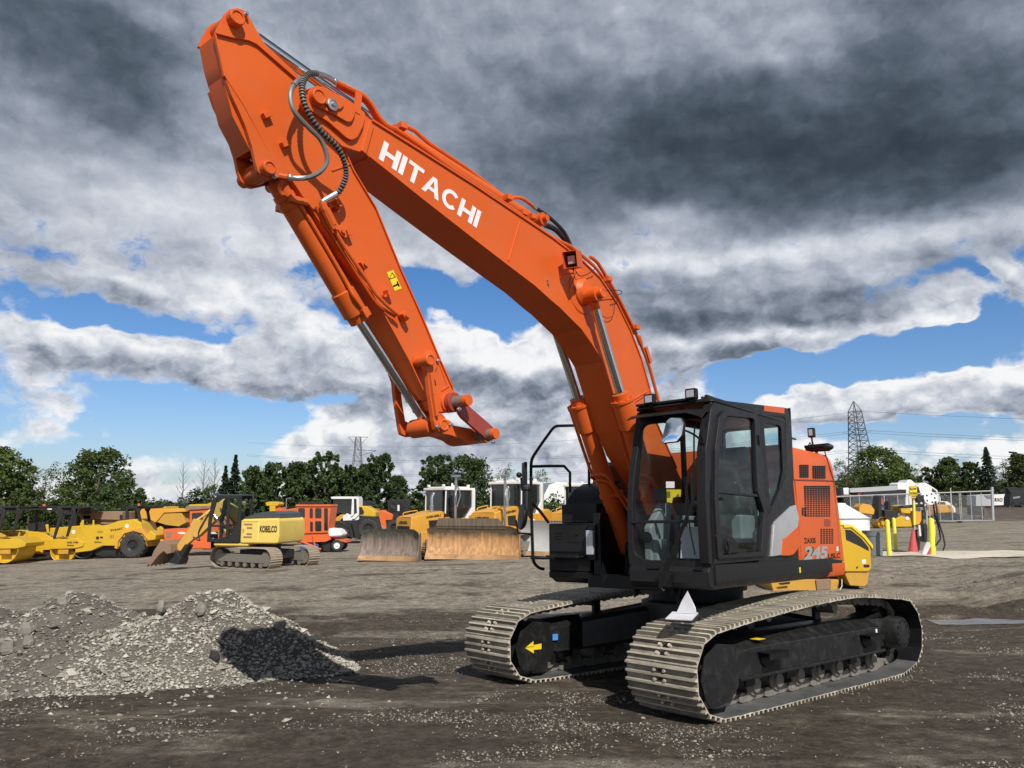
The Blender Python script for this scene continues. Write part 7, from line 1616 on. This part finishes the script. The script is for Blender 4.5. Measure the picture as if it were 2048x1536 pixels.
t.part('engine','rust',[[(1846,1016),(1868,1012),(1870,1030),(1850,1034)]],.3,1.6)
# chain-link gate
t=T('chain_link_gate','long galvanised chain-link gate with a thick end post, right background','gate',1830,1046,50)
t.tube('top_rail','glz',[([(1560,999),(1683,993),(1815,988),(1983,982)],0)],.06); t.tube('end_post','glz',[([(1984,974),(1986,1041)],0)],.12); t.tube('post','glz',[([(1901,976),(1902,1010)],.0)],.05)
for x in (1700,1718,1744,1768,1795,1817,1840,1857,1878,1902,1918,1921,1941,1962): t.tube('upright','glz',[([(x,988.5 if x<1850 else 986),(x+3,1040)],0)],.035)
t.tube('bottom_rail','glz',[([(1560,1046),(1683,1044),(1985,1041)],0)],.035)
b=MB(); x=1684
while x<1983:
    for s in (1,-1):
        x2=x+s*26; 
        if x2<1684 or x2>1983: continue
        b.tube([t.p(x,990,.0),t.p(x2,1041,.0)],.008,3)
    x+=4.0
b.build('chain_mesh',M['glz'],t.r,flat=True)
# container, trucks, utility box
t=T('utility_box','small black utility box on a stand in front of the gate','box',1957,1043,46)
t.part('box','bk',[[(1945,1012),(1969,1014),(1969,1030),(1946,1030)]],.0,.9); t.tube('legs','bk',[([(1950,1030),(1948,1042)],.1),([(1966,1030),(1968,1042)],.1),([(1950,1036),(1967,1036)],.1)],.05)
t=T('semi_trailer','white box trailer with dark letters parked far away at the right','trailer',2005,1017,170)
t.part('box','wh',[[(1986,990),(2016,988),(2016,1010),(1986,1011)]],.0,12,bevel=.05); t.text('RXO',1989,1003,2005,7,-.08); t.part('frame','bk',[[(1988,1010),(2015,1010),(2015,1014),(1988,1014)]],.3,11); t.part('cab','grbox',[[(1952,991),(1966,990),(1974,998),(1984,998),(1984,1012),(1952,1012)]],.0,2.5)
t=T('crane_truck','black truck with a folded crane cut by the right edge of the photo','truck',2036,1018,120)
t.part('body','bk',[[(2020,996),(2024,984),(2034,982),(2052,984),(2070,984),(2070,1010),(2020,1012)]],.0,2.6,bevel=.1); t.part('crane','bk',[[(2018,976),(2036,974),(2044,978),(2050,974),(2060,978),(2060,986),(2024,988)]],.5,2.0); t.part('chrome_grille','steel',[[(2026,994),(2040,992),(2040,996),(2026,998)]],-.05,.02); c=t.p(2026,1010)
for x in (2026,2044): c=t.p(x,1009); wheel(t.r,c.x,.2,.55,.4,'bk',z=c.z)
def semi(px,top,D,lb,w,col='wh'):
    t=T('semi_truck',lb,'truck',px,1030,D,'white trucks parked beyond the gate'); 
    t.part('cab','wh',[[(px-w,top+6),(px-w*.7,top),(px-w*.3,top-1),(px+w*.2,top+6),(px+w*.7,top+14),(px+w,top+30),(px+w,1030),(px-w,1030)]],.0,2.5,bevel=.08); t.part('window','gl',[[(px+w*.25,top+10),(px+w*.6,top+16),(px+w*.62,top+28),(px+w*.2,top+28)]],-.03,.02,flat=True); t.part('fender','bk',[[(px-w*.9,1024),(px+w*.95,1024),(px+w*.9,1032),(px-w*.9,1032)]],.2,2.3)
semi(1827,960,66,'white truck cab with a tall roof fairing, left of the hose reel',16); semi(1858,966,64,'white truck cab with sloping hood directly behind the hose reel',24); semi(1890,1000,62,'low white car-like truck hood by the paver',24) if 0 else None
t=T('pickup_truck','white pickup partly hidden behind the hose reel and paver','pickup',1900,1030,60); t.part('body','wh',[[(1868,1012),(1876,1002),(1896,1003),(1906,1010),(1912,1016),(1912,1026),(1868,1026)]],.0,1.8,bevel=.1); t.part('window','gl',[[(1877,1004),(1890,1004),(1892,1011),(1876,1011)]],-.02,.02,flat=True); t.part('wheel','tyre',[[(1880+4*math.cos(q),1027+4*math.sin(q)) for q in [2*PI*k/14 for k in range(14)]]],.0,.3)
t=T('flatbed_trailer','long grey and black semi trailer behind the gate','trailer',1765,1030,68); t.part('box','grbox',[[(1700,977),(1800,971),(1812,970),(1812,982),(1700,985)]],.0,2.5); t.part('side','bk',[[(1726,984),(1812,979),(1812,994),(1726,994)]],-.05,2.5); t.part('fairing','tank',[[(1794,968),(1799,965),(1812,966),(1812,980),(1794,980)]],-.1,2.4,bevel=.1); t.part('leg','bk',[[(1740,994),(1744,994),(1744,1030),(1740,1030)],[(1790,994),(1794,994),(1794,1030),(1790,1030)]],.5,1.8)
t=T('tractor','red tractor and machinery seen through the gate','tractor',1735,1030,58); t.part('hood','red',[[(1716,984),(1726,980),(1748,981),(1750,988),(1716,990)],[(1748,994),(1768,992),(1770,1010),(1750,1010)]],.2,1.8,bevel=.1); t.part('body','bk',[[(1700,992),(1748,990),(1748,1022),(1700,1022)],[(1683,976),(1688,974),(1690,990),(1683,992)]],.3,1.6); t.part('cab','wh',[[(1688,976),(1700,975),(1702,990),(1688,990)]],.3,1.4,bevel=.1); c=t.p(1742,1014)
for x in (1712,1742): c=t.p(x,1016); wheel(t.r,c.x,.2,t.m(10),.5,'red',z=c.z)
# ---------------- pylons and power lines
def lattice(r,base,top,w0,w1,n,th,z0=0,zt=None):
    b=MB(); zt=top
    def cor(z,k):
        w=w0+(w1-w0)*(z/zt)**.8; sx=(-1,1,1,-1)[k]; sy=(-1,-1,1,1)[k]; return Vector((sx*w/2,sy*w/2,z))
    zs=[zt*(1-(1-i/n)**1.0) for i in range(n+1)]
    for k in range(4):
        b.tube([cor(z,k) for z in zs],th,4)
        j=(k+1)%4
        for a,c in zip(zs,zs[1:]): b.tube([cor(a,k),cor(c,j)],th*.55,3); b.tube([cor(a,j),cor(c,k)],th*.55,3); b.tube([cor(c,k),cor(c,j)],th*.5,3)
    return b
M['pyl']=paint('weathered_galvanised',(.16,.17,.19),.6,metal=.4)
D=290; X=(1724-1024)/F*D; zb=gbase(X,D); pr=thing('pylon','tall steel lattice power pylon on the right, above the trees','pylon',(X,D,zb),R(12)); ht=wp(1712,802,D).z-zb
b=lattice(pr,0,ht*.90,9.4,3.3,16,.19); 
for k in range(4): b.tube([Vector(((-1,1,1,-1)[k]*1.65,(-1,-1,1,1)[k]*1.65,ht*.90)),Vector((0,0,ht))],.16,4)
b.build('lattice',M['pyl'],pr,flat=True)
pr.rotation_euler=(R(0),R(-3.5),R(12))
b=MB()
for zf in (.70,.52): 
    for s in (-1,1): b.tube([Vector((0,0,ht*zf+.8)),Vector((s*6.4,0,ht*zf)),Vector((0,0,ht*zf-.9))],.12,3)
b.build('crossarm',M['pyl'],pr,flat=True)
D2=330; X2=(716-1024)/F*D2; zb2=gbase(X2,D2); p2=thing('pylon','far T-shaped power pylon faint above the middle trees','pylon',(X2,D2,zb2),0); h2=wp(716,874,D2).z-zb2
b=lattice(p2,0,h2,7,2.0,9,.14); b.build('lattice',M['pyl'],p2,flat=True); b=MB()
for s in (-1,1):
    b.tube([Vector((0,0,h2)),Vector((s*4.2,0,h2))],.13,3); b.tube([Vector((s*1.,0,h2-3.2)),Vector((s*4.2,0,h2))],.1,3); b.tube([Vector((0,0,h2-5.5)),Vector((s*8,0,h2-5.8))],.12,3); b.tube([Vector((s*1,0,h2-8)),Vector((s*8,0,h2-5.8))],.1,3)
b.build('crossarm',M['pyl'],p2,flat=True)
wl=thing('power_line','thin power lines running from the right pylon past both sides of the photo','power line',(X,D,zb+ht*.6)); OO=Vector(wl.location)
for zf,sy in ((.72,0),(.70,4),(.54,-4),(.52,4),(.9,0)):
    P0=Vector((X-.3*0,D+sy*.3,zb+ht*zf))
    for tx,ty in ((-290,340),(360,150)):
        P1=Vector((X+tx,D+ty*.5 if tx<0 else D-40,zb+ht*zf+1)); b=MB()
        pts=[P0.lerp(P1,k/14)+Vector((0,0,-7*4*(k/14)*(1-k/14)))-OO for k in range(15)]; b.tube(pts,.05,3); b.build('wire',M['bk'],wl,flat=True)
t=T('street_lamp','street lamp head on a curved arm reaching in at the right edge','street lamp',2075,1010,150,fix=True); t.tube('arm','glz',[([(2026,905),(2044,908),(2070,912),(2076,930),(2076,1024)],0)],.12); t.part('lamp_head','bk',[[(2018,903),(2032,904),(2032,908),(2020,906)]],-.3,.3)
scene.view_settings.view_transform='Standard'; scene.view_settings.look='None'; scene.view_settings.exposure=0; scene.view_settings.gamma=1
scene.render.engine='CYCLES'; scene.render.resolution_x=1024; scene.render.resolution_y=768
scene.cycles.max_bounces=6; scene.cycles.transparent_max_bounces=12; scene.cycles.use_denoising=True
